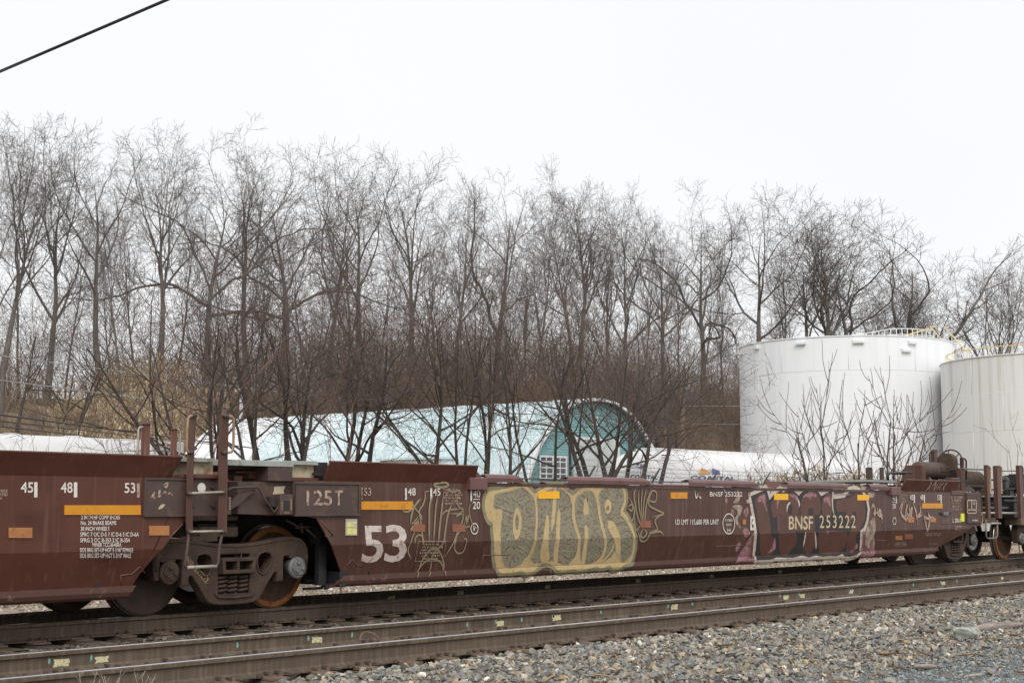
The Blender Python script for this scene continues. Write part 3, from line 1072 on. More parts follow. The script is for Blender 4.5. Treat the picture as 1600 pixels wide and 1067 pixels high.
# ------------------------------------------------------------------ main car
ORG_B = (21.4, TC, 0)
carB = thing('well_car', 'long brown empty well car covered in graffiti with a big white 53', 'well car', ORG_B, 'brown well cars of the train')
outB = [(11.70, ZT), (30.93, ZT), (30.93, 0.80), (30.52, 0.79), (30.25, 0.67), (29.62, 0.66), (29.02, 0.362), (12.44, 0.362), (11.90, 1.06), (11.70, 1.09)]
wallB = wall_part('side_wall', outB, M['paint'], carB, ORG_B)
wall_part('side_wall', outB, M['paint'], carB, ORG_B, far=True)
MB(ORG_B).prism_x(SILL, 12.28, 28.86, dx=([0.15 * (z - .235) / .14 for _, z in SILL], [0.16 * (z - .235) / .14 for _, z in SILL])).build('bottom_sill', M['sill_paint'], carB)
MB(ORG_B).prism_x(mir(SILL), 12.28, 28.86).build('bottom_sill', M['sill_paint'], carB)
fl = MB(ORG_B)
fl.box(12.5, 28.8, S + 0.33, 2 * TC - S - 0.33, 0.245, 0.262)
for k in range(14):
    x = 12.9 + k * 1.17
    fl.box(x, x + 0.18, S + 0.32, 2 * TC - S - 0.32, 0.262, 0.33)
fl.build('well_floor', M['dark'], carB)
# top chord: a flat bar along the top edge of both walls
for fy in (0, 1):
    pr = [(S - 0.012, ZT - 0.03), (S - 0.012, ZT + 0.012), (S + 0.11, ZT + 0.012), (S + 0.11, ZT - 0.03)]
    MB(ORG_B).prism_x(pr if not fy else mir(pr), 14.70, 27.3).build('top_chord', M['paint'], carB)
for far in (False, True):
    flange('guide_flange', 12.02, 14.68, -0.01, -0.05, carB, ORG_B, M['paint_red'], far)
    flange('guide_flange', 27.12, 29.74, 0.12, -0.02, carB, ORG_B, M['paint_red'], far)
    for x0, x1 in ((14.86, 15.66), (16.62, 18.68), (19.70, 21.80), (22.78, 24.93), (25.82, 26.66)):
        cap(x0, x1, carB, ORG_B, far)
    for x0, x1 in ((14.52, 14.86), (26.66, 27.06)):
        pr = [(S - 0.075, ZT - 0.085), (S - 0.075, ZT + 0.075), (S + 0.02, ZT + 0.085), (S + 0.02, ZT - 0.085)]
        MB(ORG_B).prism_x(pr if not far else mir(pr), x0, x1).build('corner_bracket', M['cap_paint'], carB, bevel=0.008)
gus = MB(ORG_B)
gus.prism([(14.66, ZT + 0.03), (14.86, ZT + 0.09), (14.72, ZT + 0.20), (14.66, ZT + 0.22)], S + 0.03, S + 0.05)
gus.build('flange_gusset', M['cap_paint'], carB)
gus = MB(ORG_B)
gus.prism([(27.05, ZT + 0.06), (27.24, ZT + 0.03), (27.27, ZT + 0.21), (27.18, ZT + 0.19)], S + 0.03, S + 0.05)
gus.build('flange_gusset', M['cap_paint'], carB)
# end bulkheads and platforms
eb = MB(ORG_B)
eb.prism([(12.1, 1.48), (12.14, 1.48), (13.0, 0.27), (12.95, 0.27)], S + 0.1, 2 * TC - S - 0.1)
eb.build('end_bulkhead', M['dark'], carB)
eb = MB(ORG_B)
eb.prism([(29.5, 1.48), (29.46, 1.48), (28.5, 0.27), (28.55, 0.27)], S + 0.1, 2 * TC - S - 0.1)
eb.build('end_bulkhead', M['dark'], carB)

# raised panels, plates and weld ridges on the side
pan = MB(ORG_B)
x0, z1 = on_side(458, 752)
x1, z0 = on_side(559.5, 806)
pan.box(x0, x1, S - 0.03, S + 0.02, z0, z1)
o = pan.build('load_panel', M['frame_paint'], carB, bevel=0.012)
rim = MB(ORG_B)
w_ = 0.028
for a, b, c, d in ((x0, x1, z1 - w_, z1), (x0, x1, z0, z0 + w_), (x1 - w_, x1, z0 + w_, z1 - w_), (x0, x0 + 0.012, z0 + w_, z1 - w_)):
    rim.box(a, b, S - 0.046, S - 0.03, c, d)
rim.build('panel_rim', M['frame_paint'], o, bevel=0.006)
decal('lettering', px_text('125', 479, 765.6, 519, 789.5, 0.014, f=lambda a, b: xz(a, b, S - 0.034)) + px_text('T', 522.5, 765.6, 536, 789, 0.014, f=lambda a, b: xz(a, b, S - 0.034)), 0, M['faded'], o, ORG_B, flat=S - 0.034)

wp = MB(ORG_B)
a, b = on_side(1082, 856), on_side(1388, 850)
V, F = drape([[(a[0], a[1]), (b[0], a[1]), (b[0], 0.40), (a[0], 0.40)]], 0.0034)
n = len(V)
wp.add(V + [(x, y + 0.02, z) for x, y, z in V], F + [(0, 1, 1 + n, n), (1, 2, 2 + n, 1 + n), (2, 3, 3 + n, 2 + n), (3, 0, n, 3 + n)])
wp.build('side_plate', M['paint'], carB)
for pts in ([(753, 886), (755, 867), (795, 866.5)], [(541, 884), (550, 873.5), (558, 883.5), (567, 883.5)], [(500, 811), (520.5, 837), (508, 837)], [(1119, 853), (1168, 852)], [(1368, 844.5), (1386, 844)], [(1470, 818), (1506, 818)], [(1120 + 160 / 6.667, 786), (1120 + 390 / 6.667, 786)]):
    P = [on_side(*p) for p in pts]
    MB(ORG_B).tube([(x, prof(z) - 0.002, z) for x, z in P], 0.007, 5).build('weld_ridge', M['cap_paint'], wallB)

# stencils -----------------------------------------------------------
wh, tn, fd = ['w'], [], []
for bx, t in (((562.5, 761, 565.8, 780), 0), ((632, 762.5, 635, 780.5), 1), ((671.5, 762.5, 674.6, 780.7), 1), ((734.3, 765.5, 736.8, 782.5), 1),
              ((1399.2, 773, 1400.8, 786), 1), ((1427, 772.5, 1428.8, 785.5), 1), ((1443, 772.5, 1444.6, 785.5), 1), ((1469, 772.6, 1470.8, 785.6), 1)):
    decal('stencil_bar', [px_rect(*bx)], 0.0085, M['white'] if t else M['faded'], wallB, ORG_B)
for s, bx, lst in (('53', (567.5, 762, 579.5, 774), fd), ('48', (636.5, 762, 648.8, 774), wh), ('45', (675.8, 762.5, 687.5, 774.3), wh), ('40', (738.3, 765.5, 749.6, 777), wh), ('20', (738, 783, 749.5, 795), wh),
                   ('40', (1393.8, 773, 1398.5, 782), wh), ('20', (1393.8, 786.5, 1399, 794), wh), ('45', (1421, 772.5, 1426.3, 781), wh), ('48', (1437, 772.5, 1442.4, 781), wh), ('53', (1463.8, 772.6, 1468.6, 781), wh),
                   ('BNSF 253222', (1108.5, 768, 1159, 775.4), wh), ('LD LMT 115,600 PER UNIT', (1054.5, 811, 1122.5, 820.5), wh), ('EXCEEDS', (1132.7, 810.7, 1143.7, 814.2), wh), ('PLATE', (1134.2, 817.6, 1142.2, 821.2), wh),
                   ('H', (1136, 825, 1140.4, 831), wh), ('L 200-S', (1488, 809.5, 1500.5, 816), wh)):
    decal('lettering', px_text(s, *bx, 0.012), 0.0085, M['white'] if lst is wh else M['faded'], wallB, ORG_B)
for q in ((739, 779, 749, 780.2), (1394, 783.6, 1398.6, 784.4)):
    decal('stencil_bar', [px_rect(*q)], 0.0085, M['white'], wallB, ORG_B)
for q in ((1138.1, 818, 9.2, 15.6, 0.018), (740.7, 825.6, 5.6, 8.2, 0.014)):
    decal('stencil_ring', ring(*q), 0.0085, M['white'], wallB, ORG_B)
decal('stencil_ring', ring(1397, 813.6, 2.8, 5.8, 0.016, n=6), 0.0085, M['white'], wallB, ORG_B)
tag(decal('worn_stencil', px_blur(737.5, 820.5, 745, 831, 1, 5), 0.0085, M['white'], wallB, ORG_B), kind='stuff')
fd = []
fd += px_blur(692, 762.5, 722, 789, 6, 1) + px_blur(655, 848, 693, 875, 6, 2) + px_blur(1404, 772, 1417, 786.5, 6, 3) + px_blur(1485.5, 774.6, 1503.5, 798.3, 5, 4)
fd += px_blur(1490.7, 820.5, 1503.5, 829, 2, 6) + px_blur(1443, 832, 1470, 838, 2, 7) + px_blur(1451, 848, 1467, 850.5, 1, 8) + px_blur(1396, 846.5, 1419, 854, 3, 9) + px_blur(1473, 812, 1481.5, 814.2, 1, 10)
fd += px_blur(877, 764.5, 932, 769, 1, 12) + px_blur(1302, 770.5, 1333, 774.5, 1, 13)
tag(decal('worn_stencil', fd, 0.0085, M['faded'], wallB, ORG_B, 'worn tan stencilled lettering'), kind='stuff')
decal('stencil_frame', px_line([(652.5, 845.5), (696, 845.5), (691, 876), (648, 876.7), (652.5, 845.5)], 0.008, smooth=False, taper=False), 0.0085, M['faded'], wallB, ORG_B)
for s, q in (('5', (563.5, 821, 596, 879)), ('3', (599, 819.5, 632.5, 878))):
    decal('lettering', px_text(s, *q, 0.016, slant=0.05), 0.003, M['numeral'], wallB, ORG_B, 'big worn white numeral %s' % s)
decal('lettering', px_text('B', 1171.7, 805.8, 1180.3, 828, 0.02), 0.0085, M['white'], wallB, ORG_B)
decal('paint_patch', tess([on_side(*p) for p in ((1213, 805), (1272, 803.5), (1273, 829), (1214, 830))]), 0.0095, M['paint'], wallB, ORG_B)
decal('lettering', px_text('BNSF', 1231.7, 806, 1269.3, 827, 0.012), 0.0110, M['tan'], wallB, ORG_B)
decal('lettering', px_text('253222', 1279.7, 804.7, 1336, 824.7, 0.006, 1.25), 0.0110, M['tan'], wallB, ORG_B)


def plate_decal(name, px, mat, parent, org, t=0.004, f=on_side):
    P = px_rect(*px, f=f)
    y = prof(P[0][1])
    mb = MB(org)
    y1 = prof(P[2][1])
    mb.add([(P[0][0], y - 0.009 - t, P[0][1]), (P[1][0], y - 0.009 - t, P[1][1]), (P[2][0], y1 - 0.009 - t, P[2][1]), (P[3][0], y1 - 0.009 - t, P[3][1]),
            (P[0][0], y, P[0][1]), (P[1][0], y, P[1][1]), (P[2][0], y1, P[2][1]), (P[3][0], y1, P[3][1])], [(0, 1, 2, 3), (0, 1, 5, 4), (1, 2, 6, 5), (2, 3, 7, 6), (3, 0, 4, 7)])
    return mb.build(name, mat, parent)


for px, m in (((560, 783, 643.5, 796), 'orange'), ((840.5, 767.5, 873, 778.7), 'orange_bright'), ((1047.5, 768.9, 1073, 778.9), 'orange'), ((1208.8, 771, 1230.7, 780.7), 'orange_bright'), ((1339, 772.8, 1357, 781.3), 'orange_bright'),
              ((1440.5, 786, 1472, 794), 'orange'), ((644, 818.7, 663, 830.5), 'orange_faint'), ((706, 818.7, 726, 830.7), 'orange_faint'), ((1000, 813, 1016, 824), 'orange_faint'), ((1160, 811, 1164.5, 819), 'orange_dull'),
              ((1418, 807.5, 1427.5, 816), 'orange_dull'), ((1453.6, 808.5, 1461.5, 815.5), 'orange_dull'), ((1398.6, 837, 1409, 843.5), 'orange_dull'), ((1412.6, 834, 1425.8, 842), 'orange_faint')):
    plate_decal('reflector', px, M[m], wallB, ORG_B)
st = plate_decal('sticker', (539.5, 810.5, 557, 836), M['sticker_grey'], wallB, ORG_B)
for px in ((541, 815.5, 548, 823), (549, 815.5, 556, 818), (541, 825, 548, 834.5), (549.5, 826, 555.8, 834.5), (549.5, 819, 552, 823)):
    plate_decal('sticker', px, M['sticker'], wallB, ORG_B, 0.006)
plate_decal('sticker', (1501, 802, 1506, 814.4), M['lime'], wallB, ORG_B)
plate_decal('tag_reader', (1472, 799.3, 1480, 804.8), M['cap_grey'], wallB, ORG_B, 0.03)
plate_decal('tag_bracket', (1468, 800.3, 1484, 804.2), M['dark'], wallB, ORG_B, 0.015)
# right-hand end panel with its framed placard
pn = MB(ORG_B)
x0, z1 = on_side(1508.5, 769)
x1, z0 = on_side(1531, 818)
pn.box(x0, x1, S - 0.045, S + 0.02, z0, z1)
po = pn.build('end_panel', M['frame_paint'], carB, bevel=0.02)
f2 = lambda a, b: xz(a, b, S - 0.049)
decal('placard_frame', [px_rect(1511, 780.5, 1526, 782, f2), px_rect(1511, 795.5, 1526, 797, f2), px_rect(1511, 800.8, 1526, 802, f2), px_rect(1511, 780.5, 1512, 802, f2), px_rect(1525, 780.5, 1526, 802, f2), px_rect(1517.8, 782, 1518.8, 797, f2)], 0, M['tan'], po, ORG_B, flat=S - 0.049)
decal('lettering', px_text('2', 1521, 783.5, 1523, 788, 0.03, f=f2) + px_blur(1519, 811, 1528, 814.5, 1, 31, f2), 0, M['white'], po, ORG_B, flat=S - 0.049)
# ------------------------------------------------------------------ graffiti on the main car
M['g_olive'] = pmat('spray_olive', (0.225, 0.205, 0.110), (0.30, 0.275, 0.160), 3.0, 0.7, spot=(0.17, 0.10, 0.075), spot_scale=14, spot_range=(0.55, 0.75))
M['g_cream'] = pmat('spray_cream', (0.50, 0.36, 0.17), (0.63, 0.475, 0.245), 2.5, 0.6, spot=(0.34, 0.20, 0.10), spot_scale=20, spot_range=(0.6, 0.72))
M['g_line'] = pmat('spray_line', (0.23, 0.19, 0.11), (0.32, 0.27, 0.165), 5.0, 0.7)
M['g_black'] = pmat('spray_black', (0.022, 0.019, 0.020), (0.042, 0.034, 0.034), 3.0, 0.55)
M['g_brown'] = pmat('spray_brown', (0.100, 0.040, 0.027), (0.130, 0.056, 0.040), 2.5, 0.5, spot=(0.075, 0.03, 0.02), spot_scale=6)
M['g_pink'] = pmat('spray_pink', (0.30, 0.145, 0.160), (0.40, 0.21, 0.225), 5.0, 0.6, spot=(0.17, 0.075, 0.07), spot_scale=16, spot_range=(0.5, 0.62))
M['g_white'] = pmat('spray_white', (0.50, 0.42, 0.35), (0.66, 0.58, 0.50), 5.0, 0.6, spot=(0.30, 0.20, 0.17), spot_scale=14, spot_range=(0.55, 0.72))
M['g_smoke'] = pmat('spray_smoke', (0.34, 0.27, 0.21), (0.50, 0.42, 0.34), 5.0, 0.7, spot=(0.21, 0.12, 0.10), spot_scale=7, spot_range=(0.42, 0.62))


M['g_fill'] = pmat('roller_grey', (0.24, 0.215, 0.14), (0.315, 0.29, 0.195), 3.0, 0.6, spot=(0.15, 0.105, 0.08), spot_scale=30, spot_range=(0.5, 0.66))


def c4(p):
    return (740 + p[0] / 4.0, 730 + p[1] / 4.0)


def P4(*pts):
    return [c4(p) for p in pts]


gB = []
outer = P4((85, 160), (120, 145), (200, 135), (300, 112), (345, 135), (380, 165), (440, 135), (510, 112), (555, 125), (600, 165), (622, 175), (660, 140), (715, 122), (770, 130), (800, 110), (860, 92), (915, 105), (945, 150), (950, 210),
           (932, 275), (960, 310), (985, 365), (1006, 430), (1008, 490), (998, 545), (980, 590), (945, 605), (910, 632), (870, 638), (850, 612), (800, 630), (765, 620), (700, 638), (655, 645), (620, 635), (560, 650), (520, 638), (490, 612),
           (462, 598), (430, 600), (400, 622), (370, 652), (330, 666), (295, 645), (240, 658), (170, 660), (140, 620), (130, 560), (125, 480), (120, 400), (118, 345), (95, 330), (75, 280), (68, 220))
X_ = [on_side(*p) for p in outer]
halo = smooth_line(X_, 3, True)
decal('graffiti', ribbon(halo + [halo[0]], 0.12), 0.0040, M['g_olive'], wallB, ORG_B, 'olive haze round the DMAR graffiti')
decal('graffiti', tess(halo), 0.0052, M['g_cream'], wallB, ORG_B, 'cream and grey DMAR graffiti')
fills = [P4((108, 195), (150, 162), (220, 150), (300, 125), (340, 150), (375, 190), (388, 260), (390, 340), (385, 430), (365, 510), (330, 570), (290, 605), (240, 630), (205, 625), (180, 590), (168, 520), (166, 430), (172, 350), (174, 272), (122, 262), (106, 230)),
         P4((395, 185), (440, 152), (510, 125), (560, 140), (600, 185), (618, 250), (625, 330), (650, 420), (655, 500), (630, 575), (590, 612), (540, 600), (480, 585), (400, 600), (350, 620), (330, 600), (372, 530), (392, 430), (397, 340)),
         P4((640, 190), (690, 148), (740, 150), (765, 200), (775, 280), (800, 380), (820, 470), (815, 520), (770, 580), (720, 605), (670, 592), (665, 500), (650, 400), (630, 280)),
         P4((790, 150), (860, 110), (920, 130), (940, 190), (930, 260), (912, 290), (950, 330), (985, 400), (998, 470), (985, 540), (950, 582), (922, 590), (915, 520), (890, 520), (850, 560), (800, 590), (815, 500), (812, 430), (790, 330), (775, 230))]
M['g_streak'] = pmat('roller_streak', (0.15, 0.105, 0.078), (0.19, 0.14, 0.10), 4.0, 0.6)
M['g_pale'] = pmat('roller_pale', (0.30, 0.275, 0.195), (0.35, 0.325, 0.235), 4.0, 0.6)
for fi, f_ in enumerate(fills):
    decal('graffiti', px_poly(f_, 3), 0.0060, M['g_fill'], wallB, ORG_B)
    P_ = np.array(smooth_line([on_side(*p) for p in f_], 6, True))
    cx_, cz_ = P_.mean(0)
    r_ = random.Random(fi)
    for mt, cnt, wd in (('g_streak', 85, 0.015), ('g_pale', 70, 0.014)):       # dry brush strokes raked in from the edge of each letter
        st_ = []
        for k in range(cnt):
            e_ = P_[r_.randrange(len(P_))]
            c_ = np.array([cx_ + r_.uniform(-.08, .08), cz_ + (e_[1] - cz_) * r_.uniform(0.55, 0.8)])
            a0, a1 = sorted((r_.uniform(0.04, 0.75), r_.uniform(0.1, 0.9)))
            if a1 - a0 < 0.12:
                continue
            q0, q1 = e_ + (c_ - e_) * a0, e_ + (c_ - e_) * a1
            qm = (q0 + q1) / 2 + np.array([r_.uniform(-.012, .012), r_.uniform(-.012, .012)])
            st_ += ribbon([tuple(q0), tuple(qm), tuple(q1)], [wd * 0.5, wd, wd * 0.4])
        tag(decal('graffiti', st_, 0.0064 if mt == 'g_streak' else 0.0068, M[mt], wallB, ORG_B), kind='stuff')
cream = []
for pl in (P4((272, 250), (292, 290), (297, 350), (285, 420), (262, 450), (246, 410), (244, 330), (254, 275)), P4((455, 290), (467, 330), (465, 480), (472, 560), (450, 592), (422, 590), (413, 540), (432, 450), (445, 350)),
           P4((530, 260), (540, 300), (535, 420), (527, 520), (520, 600), (502, 606), (496, 560), (505, 480), (515, 350), (520, 290)), P4((697, 185), (718, 285), (683, 287)), P4((690, 370), (712, 375), (708, 480), (692, 600), (672, 592), (686, 480)),
           P4((838, 196), (858, 225), (852, 275), (832, 290), (818, 260), (820, 220)), P4((840, 335), (872, 340), (902, 400), (916, 470), (912, 590), (895, 632), (874, 630), (884, 560), (884, 480), (860, 420), (838, 380)),
           P4((330, 560), (372, 598), (400, 590), (385, 630), (340, 655), (300, 640), (300, 600)), P4((108, 200), (128, 180), (122, 255), (172, 262), (172, 290), (118, 300), (100, 260))):
    cream.append(px_poly(pl, 3))
for ln, w in ((P4((510, 118), (503, 210), (497, 300), (486, 395)), 0.07), (P4((600, 170), (620, 230), (622, 310), (645, 400), (658, 470), (640, 560), (600, 610)), 0.06), (P4((375, 170), (390, 240), (392, 340), (385, 430), (362, 520), (320, 590)), 0.045),
              (P4((765, 140), (775, 220), (790, 320), (815, 420), (822, 490), (800, 560), (770, 600)), 0.06), (P4((380, 172), (440, 140), (512, 115)), 0.05), (P4((130, 150), (210, 138), (300, 116), (350, 140)), 0.035), (P4((640, 180), (690, 140), (760, 142)), 0.05),
              (P4((800, 118), (860, 98), (920, 112), (942, 160), (944, 215), (925, 275), (955, 315), (990, 390), (1000, 480), (985, 560), (945, 597)), 0.05), (P4((880, 460), (860, 520), (820, 570), (780, 605)), 0.035)):
    cream.append(px_line(ln, w))
for q_ in cream:
    decal('graffiti', q_, 0.0072, M['g_cream'], wallB, ORG_B)
dk = []
for pl in (P4((268, 290), (282, 320), (276, 380), (262, 385), (257, 330)), P4((836, 238), (845, 242), (842, 268), (830, 272), (826, 255))):
    dk.append(px_poly(pl, 3))
for q_ in dk:
    decal('graffiti', q_, 0.0080, M['g_fill'], wallB, ORG_B)

# second piece: dark brown letters edged black and white
def c7(p):
    return (1120 + p[0] / 6.667, 750 + p[1] / 6.667)


def P7(*pts):
    return [c7(p) for p in pts]


sil = P7((350, 165), (515, 95), (527, 140), (545, 205), (590, 150), (660, 110), (690, 128), (730, 105), (800, 112), (850, 160), (880, 128), (930, 95), (1000, 90), (1050, 120), (1085, 165), (1195, 105), (1206, 190), (1225, 195), (1330, 180), (1380, 112), (1450, 102), (1510, 130),
         (1550, 200), (1570, 300), (1555, 420), (1530, 490), (1490, 525), (1490, 600), (1497, 740), (1460, 775), (1380, 795), (1320, 790), (1308, 765), (1250, 790), (1180, 788), (1100, 796), (1030, 783), (960, 803), (880, 783), (800, 806), (740, 806), (690, 806), (620, 803), (560, 825), (410, 832),
         (404, 700), (416, 560), (396, 400), (368, 250))
silX = [on_side(*p) for p in sil]
pk = []
for pl in (P7((395, 530), (412, 600), (402, 830), (350, 850), (260, 850), (190, 862), (215, 790), (280, 700), (330, 610)), P7((1500, 545), (1570, 520), (1640, 600), (1640, 780), (1500, 790)), P7((225, 640), (248, 680), (200, 745), (195, 700)),
           P7((290, 490), (345, 545), (300, 600), (270, 540)), P7((285, 310), (320, 280), (330, 350), (300, 390), (275, 340)), P7((525, 75), (610, 90), (600, 130), (548, 195)), P7((840, 90), (870, 58), (905, 85), (860, 140)), P7((1030, 80), (1080, 58), (1120, 100), (1090, 150), (1050, 112))):
    pk.append(px_poly(pl, 3))
pk += [px_line(P7((88, 180), (95, 210), (90, 240)), 0.08), px_line(P7((97, 240), (98, 256)), 0.05)]
for q_ in pk:
    decal('graffiti', q_, 0.0040, M['g_pink'], wallB, ORG_B, 'pink hatching behind the dark graffiti')
hat = []
for i in range(14):
    y = 590 + i * 18
    x = 405 - (y - 590) * 0.05
    hat += px_line(P7((x, y), (x - 30, y - 8 - i), (x - 55 - i * 3, y + 6)), 0.022, 3)
for i in range(9):
    hat += px_line(P7((1505, 580 + i * 20), (1540, 570 + i * 20), (1600, 590 + i * 20)), 0.025, 3)
decal('graffiti', hat, 0.0048, M['paint_red'], wallB, ORG_B)
smk = []
for pl in (P7((200, 50), (220, 70), (235, 130), (240, 180), (215, 235), (165, 240), (190, 190), (205, 130)), P7((165, 262), (240, 258), (265, 300), (240, 360), (215, 400), (220, 440), (250, 490), (235, 500), (195, 450), (185, 400), (215, 340), (205, 310), (170, 290)),
           P7((140, 320), (160, 300), (182, 330), (165, 370), (145, 355)), P7((1570, 90), (1640, 120), (1625, 180), (1575, 170)), P7((1600, 420), (1640, 380), (1650, 470), (1640, 560), (1600, 640), (1545, 600), (1560, 500)), P7((330, 120), (350, 160), (345, 230), (315, 240), (305, 210), (330, 190), (322, 150)),
           P7((1550, 620), (1620, 600), (1640, 660), (1600, 700), (1545, 690))):
    smk.append(px_poly(pl, 3))
for q_ in smk:
    decal('graffiti', q_, 0.0052, M['g_smoke'], wallB, ORG_B, 'pale smoke squiggles')
decal('graffiti', ribbon(silX + [silX[0]], [0.17 if i % 7 else 0.12 for i in range(len(silX))] + [0.15]), 0.0060, M['g_white'], wallB, ORG_B, 'white edge of the dark graffiti')
decal('graffiti', tess(silX), 0.0068, M['g_black'], wallB, ORG_B, 'dark brown block graffiti edged in black')
br = []
for pl in (P7((395, 200), (500, 130), (520, 260), (545, 400), (558, 480), (562, 560), (600, 640), (602, 730), (560, 782), (458, 782), (442, 620), (430, 480), (405, 300)),
           P7((560, 250), (600, 185), (660, 140), (720, 150), (780, 130), (830, 170), (850, 260), (850, 345), (770, 365), (785, 300), (765, 235), (738, 260), (728, 320), (745, 365), (640, 362), (592, 395), (570, 330)),
           P7((645, 530), (810, 535), (826, 650), (780, 720), (725, 775), (665, 775), (645, 660)),
           P7((872, 240), (900, 165), (960, 115), (1030, 130), (1072, 200), (1074, 345), (1005, 358), (1000, 296), (948, 296), (948, 358), (872, 358)), P7((920, 535), (1005, 535), (1018, 690), (965, 770), (905, 740), (892, 690)),
           P7((1098, 195), (1188, 135), (1192, 355), (1098, 362)), P7((1060, 540), (1352, 540), (1330, 690), (1255, 758), (1105, 768), (1062, 740)),
           P7((1242, 212), (1372, 185), (1450, 132), (1508, 170), (1540, 260), (1540, 400), (1500, 482), (1472, 535), (1442, 600), (1456, 690), (1400, 742), (1342, 742), (1358, 640), (1372, 550), (1432, 470), (1452, 400), (1440, 330), (1410, 340), (1405, 440), (1350, 450), (1345, 330), (1250, 330))):
    br.append(px_poly(pl, 2))
for q_ in br:
    decal('graffiti', q_, 0.0076, M['g_brown'], wallB, ORG_B)
acc = []
for pl in (P7((415, 190), (495, 145), (500, 230), (525, 330), (500, 290), (470, 215), (440, 230)), P7((598, 590), (610, 690), (590, 730), (520, 760), (570, 700)), P7((745, 150), (830, 160), (856, 275), (820, 200), (790, 180)), P7((880, 180), (960, 120), (1035, 150), (1020, 180), (985, 165), (970, 215), (950, 170)),
           P7((1105, 195), (1170, 170), (1180, 280), (1150, 230), (1130, 240)), P7((1455, 650), (1460, 710), (1375, 760), (1425, 715)), P7((1130, 500), (1160, 540), (1150, 560)), P7((625, 200), (648, 200), (625, 300), (618, 262))):
    acc.append(px_poly(pl, 2))
for q_ in acc:
    decal('graffiti', q_, 0.0082, M['g_pink'], wallB, ORG_B)
wl = []
for ln in (P7((725, 330), (735, 260), (765, 232)), P7((1205, 105), (1200, 250), (1218, 370)), P7((920, 535), (910, 620), (896, 690)), P7((1015, 535), (1028, 640), (1030, 720)), P7((830, 180), (855, 240), (850, 280))):
    wl += px_line(ln, 0.045)
decal('graffiti', wl, 0.0088, M['g_white'], wallB, ORG_B)

# thin tags ----------------------------------------------------------
def c6(p):
    return (620 + p[0] / 5.93, 740 + p[1] / 5.93)


tagl = []
for pts, w in (([(410, 85), (345, 95), (350, 115), (420, 125), (475, 105), (440, 80), (380, 90)], 0.05), ([(250, 165), (300, 160)], 0.04), ([(255, 165), (258, 220), (235, 290), (205, 340), (215, 420), (235, 600), (240, 650)], 0.04), ([(50, 345), (75, 315), (130, 320), (100, 350), (50, 350)], 0.04),
               ([(140, 240), (150, 300), (215, 380), (230, 435)], 0.035), ([(220, 235), (180, 270), (140, 350), (120, 460)], 0.05), ([(215, 400), (140, 490), (130, 520), (200, 440), (160, 500)], 0.035), ([(205, 380), (150, 450), (125, 460)], 0.03), ([(215, 440), (150, 560), (105, 680), (105, 740), (130, 790)], 0.03),
               ([(240, 650), (235, 590), (200, 565), (165, 600), (165, 650)], 0.035), ([(330, 200), (300, 290), (295, 450), (295, 620)], 0.05), ([(375, 190), (355, 330), (345, 480), (335, 620)], 0.045), ([(430, 165), (405, 380), (390, 520), (380, 640)], 0.05), ([(505, 280), (470, 370), (445, 520), (425, 640), (350, 720), (310, 790)], 0.05),
               ([(460, 150), (520, 165), (580, 155), (555, 230), (565, 300), (605, 325), (605, 345), (545, 395), (600, 365)], 0.035), ([(410, 390), (440, 350), (510, 330), (590, 325)], 0.035), ([(470, 370), (600, 370), (545, 390)], 0.03), ([(615, 350), (600, 440), (560, 530), (530, 620), (440, 770)], 0.045),
               ([(620, 470), (640, 390), (640, 460), (660, 380), (655, 450)], 0.03), ([(685, 260), (665, 330), (680, 420), (710, 490), (755, 505)], 0.03), ([(690, 485), (620, 500), (565, 550), (540, 620), (530, 690), (560, 735), (610, 720), (640, 640), (635, 600), (615, 610)], 0.035),
               ([(180, 970), (195, 890), (240, 830), (310, 790), (390, 810), (425, 870), (450, 950)], 0.04), ([(195, 905), (230, 800), (290, 720), (350, 690), (400, 740), (430, 830), (435, 900)], 0.04), ([(290, 960), (305, 880), (318, 800)], 0.04)):
    tagl += px_line([c6(p) for p in pts], w * 0.6)
decal('graffiti', tagl, 0.0096, M['g_line'], wallB, ORG_B, 'thin olive scrawled tag left of the DMAR graffiti')
t2 = []
for pts in ([(1010, 130), (1000, 180), (1020, 300), (1050, 380)], [(1030, 140), (1030, 240), (1055, 370)], [(1055, 115), (1045, 240), (1058, 360)], [(1080, 115), (1060, 230), (1062, 350)], [(1110, 120), (1075, 240), (1068, 360)], [(960, 245), (990, 230), (985, 270), (960, 255)], [(970, 190), (1000, 260), (990, 330), (960, 330)],
            [(1075, 200), (1130, 215), (1140, 160), (1110, 150), (1090, 230), (1140, 265), (1185, 290), (1110, 310)], [(1180, 290), (1130, 330), (1145, 385), (1100, 410), (1160, 400), (1185, 425)], [(1058, 380), (1040, 420), (1058, 440), (1078, 410), (1062, 385)], [(1020, 390), (1040, 455), (1075, 455), (1100, 400)],
            [(1000, 300), (1010, 390), (1040, 360)]):
    t2 += px_line([c4(p) for p in pts], 0.03)
decal('graffiti', t2, 0.0096, M['g_line'], wallB, ORG_B, 'thin olive scrawled tag right of the DMAR graffiti')
c5 = lambda p: (1350 + p[0] / 5.08, 690 + p[1] / 5.08)
t3 = []
for pts in ([(275, 540), (300, 490), (290, 560), (320, 600), (340, 500), (330, 560), (350, 580)], [(350, 490), (360, 560), (350, 600), (380, 520), (370, 590), (395, 640)], [(385, 490), (410, 560), (425, 660)], [(440, 490), (445, 560), (425, 590), (460, 580)], [(500, 545), (520, 600), (550, 600), (510, 610), (475, 590)],
            [(470, 580), (480, 620), (500, 705), (515, 640), (520, 600)], [(300, 570), (330, 620), (345, 560)], [(55, 530), (70, 500), (85, 550), (75, 575), (100, 560)], [(100, 520), (110, 580), (120, 540), (130, 560), (120, 590), (135, 580), (140, 640)]):
    t3 += px_line([c5(p) for p in pts], 0.06)
